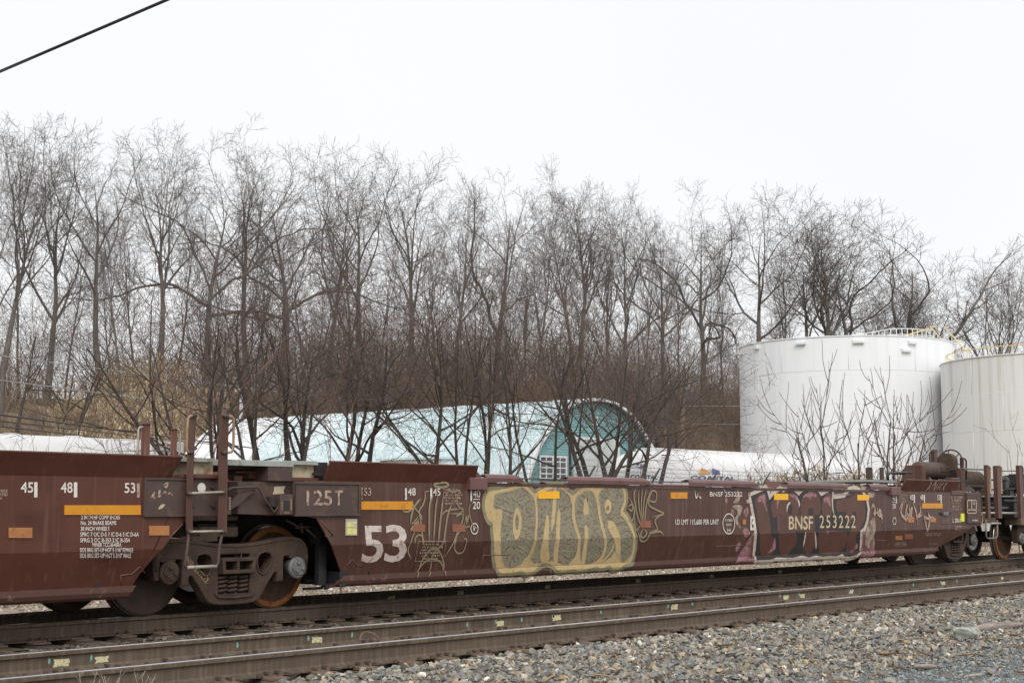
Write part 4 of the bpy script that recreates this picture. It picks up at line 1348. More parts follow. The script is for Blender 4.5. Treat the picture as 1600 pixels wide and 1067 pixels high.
decal('graffiti', t3, 0.0096, M['faded'], wallB, ORG_B, 'pale scrawled tag at the right end')
t4 = px_line([(1085, 766), (1087, 778), (1090, 770)], 0.02) + px_line([(1090, 774), (1094, 778), (1094, 774)], 0.015) + px_line([(1129, 752), (1132, 758), (1131, 768)], 0.05)
decal('graffiti', t4, 0.0096, M['white'], wallB, ORG_B)
fl2 = lambda a, b: xz(a, b, S - 0.075)
t5 = []
for i, pts in enumerate(([(1450, 768), (1454, 758), (1452, 752)], [(1454, 758), (1456, 767)], [(1457, 768), (1460, 752), (1463, 766), (1465, 752)], [(1466, 768), (1469, 752)], [(1473, 753), (1470, 760), (1472, 767)], [(1475, 768), (1477, 752)], [(1479, 754), (1476, 760), (1479, 767)])):
    t5 += px_line(pts, 0.045, f=fl2)
V5, F5 = drape(t5, 0, cuts=(), fy=lambda z: S + 0.004 - (z - ZT + 0.012) * 0.508 - 0.004)
MB(ORG_B).add(V5, F5).build('graffiti', M['faded'], wallB)
# ------------------------------------------------------------------ rear unit at the left edge
ORG_A = (4.0, TC, 0)
carA = thing('well_car', 'brown well car at the left edge with a ladder on its end', 'well car', ORG_A, 'brown well cars of the train')
outA = [(-6.0, ZT), (10.0, ZT), (10.0, 1.06), (9.47, 0.49), (9.42, 0.362), (-6.0, 0.362)]
wallA = wall_part('side_wall', outA, M['paint_red'], carA, ORG_A)
wall_part('side_wall', outA, M['paint_red'], carA, ORG_A, far=True)
MB(ORG_A).prism_x(SILL, -6.0, 9.36, dx=([0] * 9, [0.1 * (z - .235) / .14 for _, z in SILL])).build('bottom_sill', M['sill_paint'], carA)
MB(ORG_A).prism_x(mir(SILL), -6.0, 9.36).build('bottom_sill', M['sill_paint'], carA)
MB(ORG_A).box(-6, 9.3, S + 0.33, 2 * TC - S - 0.33, 0.245, 0.262).build('well_floor', M['dark'], carA)
eb = MB(ORG_A)
eb.prism([(9.6, 1.48), (9.56, 1.48), (8.9, 0.27), (8.95, 0.27)], S + 0.1, 2 * TC - S - 0.1)
eb.build('end_bulkhead', M['dark'], carA)
for far in (False, True):
    flange('guide_flange', 7.0 if not far else 7.2, 9.79, 0, 0.08, carA, ORG_A, M['paint_red'], far)
    flange('guide_flange', -4, 6.98 if not far else 7.18, 0, 0, carA, ORG_A, M['paint_red'], far)
pan = MB(ORG_A)
x0, z1 = on_side(224, 746)
x1, z0 = on_side(290, 807)
pan.box(x0, x1, S - 0.022, S + 0.02, z0, z1)
po = pan.build('load_panel', M['frame_paint'], carA, bevel=0.01)
rim = MB(ORG_A)
for a, b, c, d in ((x0, x1, z1 - 0.022, z1), (x0, x1, z0, z0 + 0.022), (x0, x0 + 0.018, z0 + 0.022, z1 - 0.022)):
    rim.box(a, b, S - 0.036, S - 0.022, c, d)
rim.build('panel_rim', M['frame_paint'], po, bevel=0.005)
f3 = lambda a, b: xz(a, b, S - 0.025)
sc = []
for pts in ([(236, 777), (242, 768), (239, 775), (243, 779)], [(246, 772), (250, 766), (248, 776), (254, 770)], [(254, 773), (258, 768), (260, 774)], [(262, 772), (266, 770), (270, 774)], [(256, 757), (262, 754), (260, 761), (256, 758)]):
    sc += px_line(pts, 0.018, f=f3)
decal('chalk_mark', sc, 0, M['faded'], po, ORG_A, flat=S - 0.025)
decal('chalk_mark', px_poly([(247, 795), (252, 788), (258, 788), (253, 794)], 3, f=f3), 0, M['cream'], po, ORG_A, flat=S - 0.025)
wh, fd = ['w'], []
for bx, t in (((53, 753, 58.2, 776.7), 1), ((115, 753.3, 120.4, 776.7), 1), ((213.4, 754.7, 218, 776.7), 0)):
    decal('stencil_bar', [px_rect(*bx)], 0.004, M['white'] if t else M['faded'], wallA, ORG_A)
for s, bx, lst in (('45', (32, 753, 51.8, 769.5), wh), ('48', (94.7, 753.2, 113.2, 769.8), wh), ('53', (194.2, 754, 211, 770), wh), ('WIDE', (0, 764.5, 11.6, 769), fd), ('ATED', (-1, 770, 11.5, 774.6), fd), ('OF', (-3, 775.6, 4, 780.2), fd),
                   ('2 INCH HF COMP SHOES', (126.3, 804.5, 187, 811), wh), ('No. 24 BRAKE BEAMS', (126, 813.2, 181.3, 819.8), wh), ('38 INCH WHEELS', (125.7, 822.4, 170.6, 828.8), wh), ('SPRG 7 OC D-5 7 IC D-6 5 IC D-6A', (125, 831.1, 216.6, 837.9), wh),
                   ('SPRG 2 OC B-353 2 IC B-354', (125, 840.2, 202.5, 846.9), wh), ('MINER TCC-III-45RA', (144.4, 847.6, 189.3, 854), wh), ('SIDE BRG SET-UP HGT 5 1/16" FEMALE', (124.4, 855.3, 207.4, 862.3), wh),
                   ('SIDE BRG SET-UP HGT 5 3/10" MALE', (124.4, 863.8, 204.4, 871.2), wh)):
    decal('lettering', px_text(s, *bx, 0.014), 0.004, M['white'] if lst is wh else M['faded'], wallA, ORG_A)
for px, m in (((100, 789, 219, 804), 'orange'), ((13, 824, 49.5, 840), 'orange_dull'), ((232.3, 821, 263.5, 836), 'orange_dull')):
    plate_decal('reflector', px, M[m], wallA, ORG_A)
for pts in ([(188.7, 913.5), (188.7, 898.4), (205.7, 896.5), (217.6, 885.3), (226, 895)], [(264.5, 840), (285.5, 818)], [(264.5, 840), (285, 842)]):
    P = [on_side(*p) for p in pts]
    MB(ORG_A).tube([(x, prof(z) - 0.002, z) for x, z in P], 0.008, 5).build('weld_ridge', M['cap_paint'], wallA)

# end plate, ladder, grab irons
ep = MB(ORG_A)
pbox(ep, 291, 744, 350, 806.5, S + 0.03, S + 0.10)
epo = ep.build('end_plate', M['frame_paint'], carA, bevel=0.008)
tp = MB(ORG_A)
pbox(tp, 286, 741, 351, 747, S - 0.02, S + 0.4)
tp.build('end_ledge', M['paint_red'], carA, bevel=0.006)
dot = MB(ORG_A)
c = at(315, 762, S + 0.025)
dot.lathe((c[0], S + 0.029, c[2]), 'y', [(-0.006, 0.0), (-0.006, 0.055), (0.0, 0.055)], 20, smooth=False)
dot.build('white_disc', M['white'], epo)
bl = MB(ORG_A)
for px, py in ((333, 760.5), (333, 789), (303, 768), (303, 789), (336, 764), (336, 791)):
    c = at(px, py, S)
    bl.lathe((c[0], S + 0.03, c[2]), 'y', [(-0.03, 0), (-0.03, 0.018), (0, 0.018)], 6, smooth=False)
bl.build('bolt', M['frame_paint'], epo)
lad = MB(ORG_A)
YL = S - 0.075
pL = [xz(302.5, 650, YL), xz(299, 700, YL), xz(295.5, 790, YL), xz(296.5, 832, YL)]
pR = [xz(351, 649, YL), xz(349, 710, YL), xz(347.5, 832, YL)]
for P, w in ((pL, 0.042), (pR, 0.062)):
    for (xa, za), (xb, zb) in zip(P[:-1], P[1:]):
        lad.add([(xa - w, YL, za), (xa + w, YL, za), (xb + w, YL, zb), (xb - w, YL, zb), (xa - w, YL + 0.014, za), (xa + w, YL + 0.014, za), (xb + w, YL + 0.014, zb), (xb - w, YL + 0.014, zb)],
                [(0, 1, 2, 3), (4, 7, 6, 5), (0, 4, 5, 1), (1, 5, 6, 2), (2, 6, 7, 3), (3, 7, 4, 0)])
        lad.box(min(xa, xb) + w * 0.5, min(xa, xb) + w * 0.5 + 0.012, YL + 0.014, YL + 0.05, zb, za)
ladder = lad.build('ladder', M['paint'], carA)


def rod(px_pts, Y, r, name, mat, parent, org, n=7):
    P = [(*xz(px, py, Y),) for px, py in px_pts]
    return MB(org).tube([(x, Y, z) for x, z in P], r, n).build(name, mat, parent)


rod([(296, 770.5), (349, 768.5)], YL - 0.03, 0.014, 'rung', M['rung'], ladder, ORG_A)
rod([(296, 830.5), (349, 829.5)], YL - 0.03, 0.014, 'rung', M['rung'], ladder, ORG_A)
rod([(295, 833), (292, 860), (288, 882), (291, 886), (338, 884), (341, 879), (343, 852), (347.5, 832)], YL - 0.01, 0.017, 'step', M['frame_paint'], ladder, ORG_A)
rod([(292, 886.2), (338, 884.2)], YL - 0.012, 0.0185, 'step_tread', M['rung'], ladder, ORG_A)
rod([(303, 649.5), (297, 650), (294, 653), (292.5, 670), (291.5, 700), (294, 706), (299, 707)], YL - 0.02, 0.014, 'grab_iron', M['handle_rust'], ladder, ORG_A)
rod([(353, 650), (362, 650.5), (365, 654), (364.5, 700), (362, 706), (352, 707.5)], YL - 0.02, 0.015, 'grab_iron', M['handle_rust'], ladder, ORG_A)
hk = MB(ORG_A)
for px, py in ((303.5, 648), (299, 706.5), (353, 650), (351, 707), (295.5, 770.5), (348.5, 769), (296, 830), (348, 830)):
    c = at(px, py, YL - 0.02)
    hk.lathe((c[0], YL - 0.03, c[2]), 'y', [(-0.012, 0), (-0.012, 0.026), (0.03, 0.026)], 10)
hk.build('rivet', M['frame_paint'], ladder)
rod([(302, 704), (307.5, 700)], YL, 0.012, 'hook', M['frame_paint'], ladder, ORG_A)

# ------------------------------------------------------------------ deck and castings between the units
g = MB(ORG_B)
pbox(g, 351, 719, 459, 728, S + 0.02, 2 * TC - S - 0.2)
g.build('walkway', M['grate'], carB, bevel=0.004)
g = MB(ORG_B)
pbox(g, 458.5, 720, 497, 726, S + 0.06, 2 * TC - S - 0.2)
g.build('walkway', M['grate'], carB)
g = MB(ORG_A)
pbox(g, 278, 715, 336, 721, S + 0.06, 2 * TC - S - 0.2)
g.build('walkway', M['grate'], carA)
g = MB(ORG_A)
pbox(g, 302, 721, 333, 741, S + 0.14, S + 0.75)
g.build('cream_block', M['cream'], carA, bevel=0.006)
g = MB(ORG_B)
pbox(g, 457, 726, 492, 746.5, S + 0.14, S + 0.75)
g.build('cream_block', M['cream'], carB, bevel=0.006)
g = MB(ORG_B)
pbox(g, 419, 728, 456.5, 751.5, S + 0.03, S + 0.5)
g.build('bracket_box', M['frame_paint'], carB, bevel=0.006)
g = MB(ORG_B)
pbox(g, 392, 729, 419, 748, S + 0.35, S + 0.8)
pbox(g, 350, 728, 420, 734, S + 0.3, S + 2.2)
pbox(g, 456, 746, 498, 752, S + 0.06, S + 0.8)
g.build('cross_beam', M['paint_red'], carB, bevel=0.005)
g = MB(ORG_B)
pbox(g, 390, 736.5, 411, 748, S + 0.24, S + 0.36)
pbox(g, 368, 736, 392, 739, S + 0.24, S + 0.36)
pbox(g, 366, 743, 379, 751, S + 0.2, S + 0.3)
g.build('bracket_box', M['paint_red'], carB, bevel=0.005)
g = MB(ORG_B)
pbox(g, 493, 738, 507, 743, S + 0.04, S + 0.10)
pbox(g, 492, 722, 512, 752, S + 0.12, S + 0.3)
g.build('hinge_block', M['dark'], carB)
# arched body bolster casting behind the 125T panel
cst = [xz(px, py, S + 0.06) for px, py in ((376, 760), (382, 755), (392, 752.5), (462, 752), (466, 806), (428, 807), (372, 803), (372, 790), (390, 768), (376, 768))]
cst2 = [xz(px, py, S + 0.10) for px, py in ((372, 752), (466, 752), (466, 806), (372, 803))]
o = MB(ORG_B).prism(cst2, S + 0.10, S + 1.2).build('body_bolster', M['frame_paint'], carB, bevel=0.01)
MB(ORG_B).prism([xz(*q, S + 0.05) for q in ((360, 787), (372, 772), (398, 763.5), (400, 766), (384, 778), (371, 790), (360, 796))], S + 0.05, S + 0.09).build('bolster_gusset', M['frame_paint'], carB)
rod([(355, 766), (362, 762), (400, 760.5), (405, 763), (411, 776), (416, 783), (428, 801), (437, 787)], S + 0.02, 0.014, 'brake_lever_rod', M['frame_paint'], carB, ORG_B)
g = MB(ORG_B)
pbox(g, 421, 776, 432, 791, S + 0.0, S + 0.05)
g.build('lever_clevis', M['dark'], carB)
g = MB(ORG_B)
pbox(g, 438, 772, 457.5, 804, S - 0.03, S + 0.06)
lb = g.build('lever_box', M['frame_paint'], carB, bevel=0.005)
g = MB(ORG_B)
pbox(g, 444, 782, 452.5, 796.5, S - 0.034, S - 0.03)
g.build('lever_slot', M['black'], lb)
fx = lambda a, b: xz(a, b, S - 0.034)
decal('lettering', px_text('JACK', 444, 799.3, 452, 803, 0.02, f=fx) + [px_rect(454, 780 + 4.4 * k, 456.3, 783.2 + 4.4 * k, fx) for k in range(4)] + [px_rect(440, 784 + 4.4 * k, 441.6, 786.5 + 4.4 * k, fx) for k in range(3)], 0, M['handle_rust'], lb, ORG_B, flat=S - 0.034)
decal('paint_patch', tess([xz(*q, S + 0.095) for q in ((428, 760), (446, 759), (443, 766), (444, 771), (426, 772), (428, 766))]), 0, M['cream'], o, ORG_B, flat=S + 0.095)
g = MB(ORG_A)
pbox(g, 351, 776, 361.5, 804, S - 0.02, S + 0.04)
lbA = g.build('lever_box', M['frame_paint'], carA, bevel=0.004)
g = MB(ORG_A)
pbox(g, 353.5, 780, 357, 797, S - 0.024, S - 0.02)
g.build('lever_slot', M['black'], lbA)
fx = lambda a, b: xz(a, b, S - 0.024)
decal('lettering', [px_rect(358, 777 + 4 * k, 360.4, 779.8 + 4 * k, fx) for k in range(5)], 0, M['handle_rust'], lbA, ORG_A, flat=S - 0.024)
# deep members in the gap
g = MB(ORG_B)
g.box(9.9, 12.3, TC - 0.45, TC + 0.45, 0.86, 1.42)
g.box(10.65, 11.2, S + 0.62, 2 * TC - S - 0.62, 0.84, 1.0)
g.box(11.9, 12.1, S + 1.1, 2 * TC - S - 1.1, 0.5, 1.1)
g.build('centre_sill', M['dark'], carB)
g = MB(ORG_B)
pbox(g, 298, 806, 372, 813, S + 0.55, S + 0.8)
pbox(g, 312, 823, 372, 838, S + 0.5, S + 0.75)
pbox(g, 300, 838, 340, 846, S + 0.5, S + 0.7)
g.build('side_bearing', M['plate'], carB, bevel=0.006)
g = MB(ORG_B)
pbox(g, 498, 848, 510, 914, S + 0.25, S + 0.32)
pbox(g, 497, 822, 503, 850, S + 0.25, S + 0.4)
g.prism([xz(*q, S + 0.1) for q in ((531, 893), (546, 893), (540, 917), (530, 917))], S + 0.1, S + 0.4)
g.prism([xz(*q, S + 0.2) for q in ((508, 914), (534, 906), (534, 911), (510, 921))], S + 0.2, S + 0.24)
pbox(g, 480, 905, 500, 908.5, S + 0.5, S + 0.54)
pbox(g, 476, 917, 505, 921, S + 0.4, S + 0.44)
g.build('foot_bracket', M['black'], carB)
rod([(512, 822), (545, 896)], S + 0.13, 0.018, 'edge_rod', M['black'], carB, ORG_B)
g = MB(ORG_B)
for (xa, ya), (xb, yb) in (((446, 812), (470, 825)), ((462, 824), (485, 823)), ((470, 817), (472, 832)), ((478, 826), (498, 843))):
    a, b = at(xa, ya, S + 0.25), at(xb, yb, S + 0.25)
    g.tube([a, b], 0.016, 6)
g.build('brake_pipe', M['truck'], carB)
# far-side ladder stanchions of the main car
YF = 2 * TC - S + 0.06
for px, top, hw in ((228, 664, 0.058), (272, 672, 0.042)):
    x, z = xz(px, top, YF)
    s = MB(ORG_B)
    s.tube([(x, YF, 0.75), (x, YF, z)], hw, 12)
    s.lathe((x, YF, z), 'z', [(0, hw + 0.006), (0.02, hw + 0.004), (0.03, 0)], 12)
    s.build('stanchion', M['paint_red'], carB)
rod([(226, 667), (218, 667.5), (216.5, 671), (214.5, 705), (215, 711)], YF - 0.01, 0.014, 'grab_iron', M['rung'], carB, ORG_B)
rod([(272, 671), (279, 671), (281.5, 675), (280, 712), (277, 716)], YF - 0.01, 0.014, 'grab_iron', M['rung'], carB, ORG_B)

# ------------------------------------------------------------------ wheel trucks
HB = 0.915


def frame_polys():
    rt = [(0, .765), (.15, .766), (.30, .778), (.45, .797), (.6, .818), (.75, .832), (.87, .833), (.98, .812), (1.05, .765), (1.09, .69), (1.10, .60), (1.09, .50), (1.07, .415), (1.035, .415), (1.035, .60), (1.02, .635), (.735, .635), (.712, .60),
          (.712, .345), (.645, .345), (.645, .425), (.63, .45), (.59, .452), (.57, .435), (.47, .31), (.40, .205), (.355, .155), (.29, .128), (.2, .116), (0, .113)]
    lt = [(-x, z) for x, z in rt[1:-1]][::-1]
    win = smooth_line([(.315, .625), (.36, .672), (.44, .690), (.525, .675), (.563, .612), (.535, .53), (.475, .445), (.405, .408), (.345, .44), (.318, .53)], 3, True)
    return [rt + lt, win, [(-x, z) for x, z in win][::-1], [(-.238, .205), (.238, .205), (.238, .655), (.215, .675), (-.215, .675), (-.238, .655)]]


def truck_meshes():
    out = {}
    yf = -1.145                                              # frame centre plane relative to track centre
    mb = MB()
    V, F = curve_plate(frame_polys(), yf - 0.075, yf + 0.075, 0.014)
    mb.add(V, F)
    out['side_frame'] = (mb.mesh('side_frame'), M['truck'])
    lip = MB()
    for s in (-1, 1):
        P = [(s * x, z) for x, z in ((.318, .56), (.33, .63), (.37, .668), (.44, .683), (.52, .668), (.552, .61), (.525, .53), (.465, .45), (.405, .42), (.352, .45), (.325, .53), (.318, .56))]
        lip.tube([(x, yf - 0.076, z) for x, z in P], 0.014, 6)
        P = [(s * x, z) for x, z in ((1.075, .5), (1.08, .6), (1.07, .69), (1.03, .755), (.97, .795), (.87, .815), (.75, .814), (.6, .80), (.3, .76), (0, .747))]
        lip.tube([(x, yf - 0.07, z) for x, z in P], 0.016, 6)
    lip.tube([(-.26, yf - .075, .26), (-.262, yf - .085, .22), (-.235, yf - .09, .19), (0, yf - .095, .178), (.235, yf - .09, .19), (.262, yf - .085, .22), (.26, yf - .075, .3)], 0.014, 6)
    out['cast_rib'] = (lip.mesh('cast_rib'), M['truck'])
    b = MB()
    V, F = curve_plate([[(-.215, .455), (.225, .455), (.245, .618), (-.235, .618)], [(-.19, .482), (-.02, .482), (-.02, .592), (-.205, .592)], [(0.0, .482), (.195, .482), (.213, .592), (0.0, .592)]], yf - 0.16, yf + 0.02, 0.008)
    b.add(V, F)
    b.box(-.2, .2, yf + 0.02, -yf - 0.02, .44, .62)
    out['bolster'] = (b.mesh('bolster'), M['truck'])
    for k, sx in enumerate((-.155, 0.0, .155)):
        sp = MB()
        pts = []
        turns, n = 4.6, 14
        for i in range(int(turns * n) + 1):
            a = 2 * math.pi * i / n
            pts.append((sx + 0.058 * math.cos(a), yf - 0.015 + 0.058 * math.sin(a), .225 + .225 * i / (turns * n)))
        sp.tube(pts, 0.0185, 6)
        sp.box(sx - .07, sx + .07, yf - .08, yf + .05, .206, .222)
        out['spring.%d' % k] = (sp.mesh('spring'), M['truck'])
    return out, yf


tmesh, YFR = truck_meshes()
for me, m in tmesh.values():
    me.materials.append(m)


def wheelset(t, dx, near_rust, cap_mat):
    for s in (-1, 1):
        y = s * 0.7525
        w = MB()
        q = [(-s * -0.066, 0.0)]
        pr = [(0.066, 0.10), (0.062, 0.135), (0.028, 0.15), (0.012, 0.25), (0.020, 0.36), (0.050, 0.395), (0.062, 0.405), (0.066, 0.415), (0.066, 0.468), (0.058, 0.481), (-0.030, 0.485), (-0.045, 0.495), (-0.052, 0.51), (-0.066, 0.512), (-0.074, 0.495), (-0.074, 0.41),
              (-0.04, 0.39), (-0.015, 0.3), (-0.02, 0.15), (-0.07, 0.13), (-0.07, 0.09)]
        w.lathe((dx, y, 0.4835), 'y', [(s * a, r) for a, r in pr], 48)
        wo = w.build('wheel', M['wheel'], t)
        if s == -1:
            rr = MB()
            rr.lathe((dx, y, 0.4835), 'y', [(-0.0665, 0.412), (-0.0685, 0.43), (-0.0685, 0.462), (-0.0605, 0.4795), (-0.05, 0.4835)], 48)
            rr.build('rim_face', M['rust_rim'] if near_rust else M['wheel'], wo)
            rr = MB()
            rr.lathe((dx, y, 0.4835), 'y', [(-0.0145, 0.26), (-0.0225, 0.36), (-0.0525, 0.395), (-0.0675, 0.412)], 48)
            rr.build('wheel_plate', M['rust_plate'] if near_rust else M['wheel'], wo)
        tb = MB()
        tb.lathe((dx, y, 0.4835), 'y', [(s * 0.03, 0.4848), (s * -0.028, 0.4862)], 48)
        tb.build('tread', M['bright'], wo)
    ax = MB()
    ax.lathe((dx, 0, 0.4835), 'y', [(-1.18, 0.075), (-0.9, 0.08), (-0.82, 0.095), (0, 0.085), (0.82, 0.095), (0.9, 0.08), (1.18, 0.075)], 16)
    ax.build('axle', M['dark'], t)
    bc = MB()
    y0 = YFR - 0.06
    bc.lathe((dx, YFR, 0.4835), 'y', [(0.09, 0.112), (-0.065, 0.115), (-0.08, 0.128), (-0.105, 0.128), (-0.118, 0.115), (-0.12, 0.10), (-0.12, 0.075), (-0.112, 0.07), (-0.112, 0.0)], 28)
    bo = bc.build('bearing_cap', cap_mat, t)
    hx = MB()
    hx.lathe((dx, YFR - 0.112, 0.4835), 'y', [(0, 0.10), (-0.022, 0.095), (-0.026, 0.085), (-0.026, 0.0)], 6, smooth=False)
    hx.build('end_cap', cap_mat, bo)
    for k in range(3):
        bl = MB()
        a = math.radians(90 + 120 * k + 15)
        bl.lathe((dx + 0.052 * math.cos(a), YFR - 0.138, 0.4835 + 0.052 * math.sin(a)), 'y', [(0, 0.021), (-0.018, 0.020), (-0.022, 0.013), (-0.022, 0)], 10)
        bl.build('cap_bolt', M['cap_grey'] if cap_mat is M['cap_grey'] else M['truck'], bo)
    ad = MB()
    ad.box(dx - 0.10, dx + 0.10, YFR - 0.07, YFR + 0.07, 0.60, 0.634)
    ad.build('bearing_adapter', M['truck'], t)


def wheel_truck(x, label, rust, caps, frame=True, sets=(-HB, HB)):
    t = thing('wheel_truck', label, 'wheel truck', (x, TC, 0), 'wheel trucks under the train')
    if frame:
        for k, (me, _) in tmesh.items():
            nm = k.split('.')[0]
            new_obj(nm, me, t)
        o = new_obj('side_frame', tmesh['side_frame'][0], t)
        o.rotation_euler = (0, 0, math.pi)
        bb = MB()
        bb.tube([(-.62, -0.7, .42), (-.62, 0.7, .42)], 0.045, 8)
        bb.tube([(.62, -0.7, .42), (.62, 0.7, .42)], 0.045, 8)
        bb.build('brake_beam', M['dark'], t)
    for i, dx in enumerate(sets):
        wheelset(t, dx, rust[i], M[caps[i]])
    return t


tA = wheel_truck(10.905, 'cast steel wheel truck below the ladder with a rusty right wheel', (False, True), ('truck', 'cap_grey'))
tB = wheel_truck(30.22, 'wheel truck half hidden under the right end of the graffiti car', (False, False), ('truck', 'cap_grey'))
tC = wheel_truck(34.72, 'wheel truck with a bare rust rimmed wheel at the right edge', (True, True), ('cap_grey', 'cap_grey'))
# stencil along the sloping arm of the near frame
fdir = np.array(xz(321, 903, S)) - np.array(xz(294, 874, S))
L = np.linalg.norm(fdir)
fdir /= L
up = np.array([-fdir[1], fdir[0]])
base = np.array(xz(288.5, 875, TC + YFR - 0.08))
for s, a, b in (('BNSF', -0.01, 0.12), ('253222', 0.17, 0.40)):
    V, F = text_shape(s, 0.01)
    h = 0.062
    mb = MB((10.905, TC, 0))
    pts = []
    for u, v in V:
        q = base + fdir * (a + u * (b - a)) + up * (v * h)
        pts.append((q[0], TC + YFR - 0.0785, q[1]))
    mb.add(pts, F)
    mb.build('lettering', M['handle_rust'], tA)
lb = MB((10.905, TC, 0))
a = xz(418, 927, TC - 0.7525 - 0.03)
lb.box(a[0] - 0.045, a[0] + 0.045, TC - 0.7525 - 0.034, TC - 0.7525 - 0.0305, a[1] - 0.035, a[1] + 0.035)
lb.build('wheel_label', M['cap_grey'], tA)
# plain wheels glimpsed beneath the well of the main and rear units
# ------------------------------------------------------------------ right end of the main car: platform, reservoir, hand brake
g = MB(ORG_B)
pbox(g, 1352, 750, 1420, 753.5, 14.6, 2 * TC - S - 0.2)
g.build('walkway', M['grate'], carB)
g = MB(ORG_B)
pbox(g, 1494, 749.5, 1514, 752.5, S + 0.1, 2 * TC - S - 0.3)
pbox(g, 1506, 757, 1542, 760, S + 0.5, 2 * TC - S - 0.5)
g.build('walkway', M['black'], carB)
g = MB(ORG_B)
g.box(29.4, 32.6, TC - 0.5, TC + 0.5, 0.9, 1.45)
g.box(29.9, 30.6, S + 0.4, 2 * TC - S - 0.4, 0.86, 1.45)
g.build('centre_sill', M['dark'], carB)
ax = 14.3
xa, za = xz(1434, 735, ax)
xb, zb = xz(1488, 735.5, ax)
zc, R = (za + zb) / 2, 0.185
tk = MB(ORG_B)
tk.lathe((0, ax, zc), 'x', [(xa - 0.06, 0), (xa - 0.055, R * 0.5), (xa - 0.03, R * 0.85), (xa + 0.02, R), (xb - 0.05, R), (xb + 0.02, R * 0.85), (xb + 0.05, R * 0.5), (xb + 0.06, 0)], 28)
tk.build('air_reservoir', M['frame_paint'], carB)
g = MB(ORG_B)
g.box(xa - 0.22, xa - 0.03, ax - 0.2, ax + 0.2, zc - 0.22, zc + 0.1)
g.build('reservoir_bracket', M['paint'], carB, bevel=0.01)
g = MB(ORG_B)
g.box(xb + 0.06, xb + 0.2, ax - 0.2, ax + 0.2, zc - 0.4, zc + 0.06)
g.build('reservoir_bracket', M['paint'], carB, bevel=0.01)
g = MB(ORG_B)
g.box(xa + 0.2, xa + 0.3, ax - 0.16, ax + 0.16, zc - 0.35, zc - 0.15)
g.build('reservoir_bracket', M['paint'], carB, bevel=0.01)
hx, hzz = xz(1486, 721.5, 14.2)
hw = MB(ORG_B)
rim_pts = [(hx, 14.2 + 0.27 * math.cos(2 * math.pi * i / 32), hzz + 0.27 * math.sin(2 * math.pi * i / 32)) for i in range(33)]
hw.tube(rim_pts, 0.017, 8, caps=False)
for k in range(6):
    a = 2 * math.pi * k / 6 + 0.3
    hw.tube([(hx, 14.2, hzz), (hx, 14.2 + 0.27 * math.cos(a), hzz + 0.27 * math.sin(a))], 0.012, 6)
hw.lathe((hx, 14.2, hzz), 'x', [(-0.04, 0.05), (0.05, 0.05)], 12)
hw.build('hand_brake_wheel', M['truck'], carB)
hb = MB(ORG_B)
pf = [(14.2 + 0.21 * math.cos(a), hzz + 0.02 + 0.17 * math.sin(a)) for a in np.linspace(0, math.pi, 9)] + [(14.0, hzz - 0.2), (14.35, hzz - 0.24)]
hb.prism_x(pf, hx - 0.30, hx - 0.10)
hb.box(hx - 0.75, hx - 0.3, 14.1, 14.3, hzz - 0.24, hzz - 0.12)
hb.build('hand_brake_housing', M['truck'], carB, bevel=0.012)


def post(px, top, Y, z0, org, parent, w=0.045, mat='paint', name='stanchion'):
    x, z = xz(px, top, Y)
    mb = MB(org)
    mb.box(x - w, x + w, Y - w * 0.5, Y + w * 0.5, z0, z)
    mb.lathe((x, Y, z), 'z', [(0, w * 0.9), (0.02, w * 0.8), (0.025, 0)], 10)
    return mb.build(name, M[mat], parent)


post(1459.5, 704, 14.6, 1.3, ORG_B, carB, 0.085)
rod([(1458, 705), (1454, 705.5), (1452.7, 708), (1452.8, 724)], 14.6, 0.02, 'grab_iron', M['truck'], carB, ORG_B)
post(1503, 716, 14.0, 1.3, ORG_B, carB, 0.055)
rod([(1503, 717), (1508, 717), (1509.7, 720), (1509.7, 750)], 14.0, 0.02, 'grab_iron', M['truck'], carB, ORG_B)
post(1501, 733, 13.6, 1.2, ORG_B, carB, 0.10)
for px, top in ((1358, 731.5), (1377.5, 731.5), (1413, 734)):
    post(px, top, 15.9, 1.3, ORG_B, carB, 0.085 if px < 1370 else 0.06, 'frame_paint')
rod([(1373, 732), (1372, 735), (1371.5, 750)], 15.9, 0.014, 'grab_iron', M['rung'], carB, ORG_B)
rod([(1410, 734), (1406.5, 735), (1406, 748)], 15.9, 0.014, 'grab_iron', M['rung'], carB, ORG_B)
rod([(1388, 750), (1387, 742), (1390, 739), (1424, 738)], 13.6, 0.024, 'hand_rail', M['black'], carB, ORG_B)
rod([(1396, 749), (1395, 743), (1398, 740), (1422, 740)], 14.6, 0.02, 'hand_rail', M['black'], carB, ORG_B)
rod([(1498, 732.5), (1540, 733.3)], 13.9, 0.022, 'hand_rail', M['cap_grey'], carB, ORG_B)
g = MB(ORG_B)
pts = [xz(*q, S + 0.02) for q in ((1508, 768), (1511, 762), (1515, 759.5), (1519, 762), (1526, 768))]
g.prism(pts, S + 0.02, S + 0.06)
g.build('lifting_lug', M['frame_paint'], carB)
g = MB(ORG_B)
pbox(g, 1487, 766, 1508, 773, S - 0.02, S + 0.1)
pbox(g, 1488, 746, 1500, 768, S + 0.15, S + 0.3)
g.build('bracket_box', M['paint'], carB, bevel=0.008)
rod([(1527, 768), (1532, 775), (1533, 782), (1534, 795), (1531, 800)], S + 0.02, 0.03, 'coupling_hose', M['truck'], carB, ORG_B)
rod([(1531, 800), (1535, 806), (1535, 815), (1533, 818)], S + 0.02, 0.018, 'coupling_hose', M['handle_rust'], carB, ORG_B)

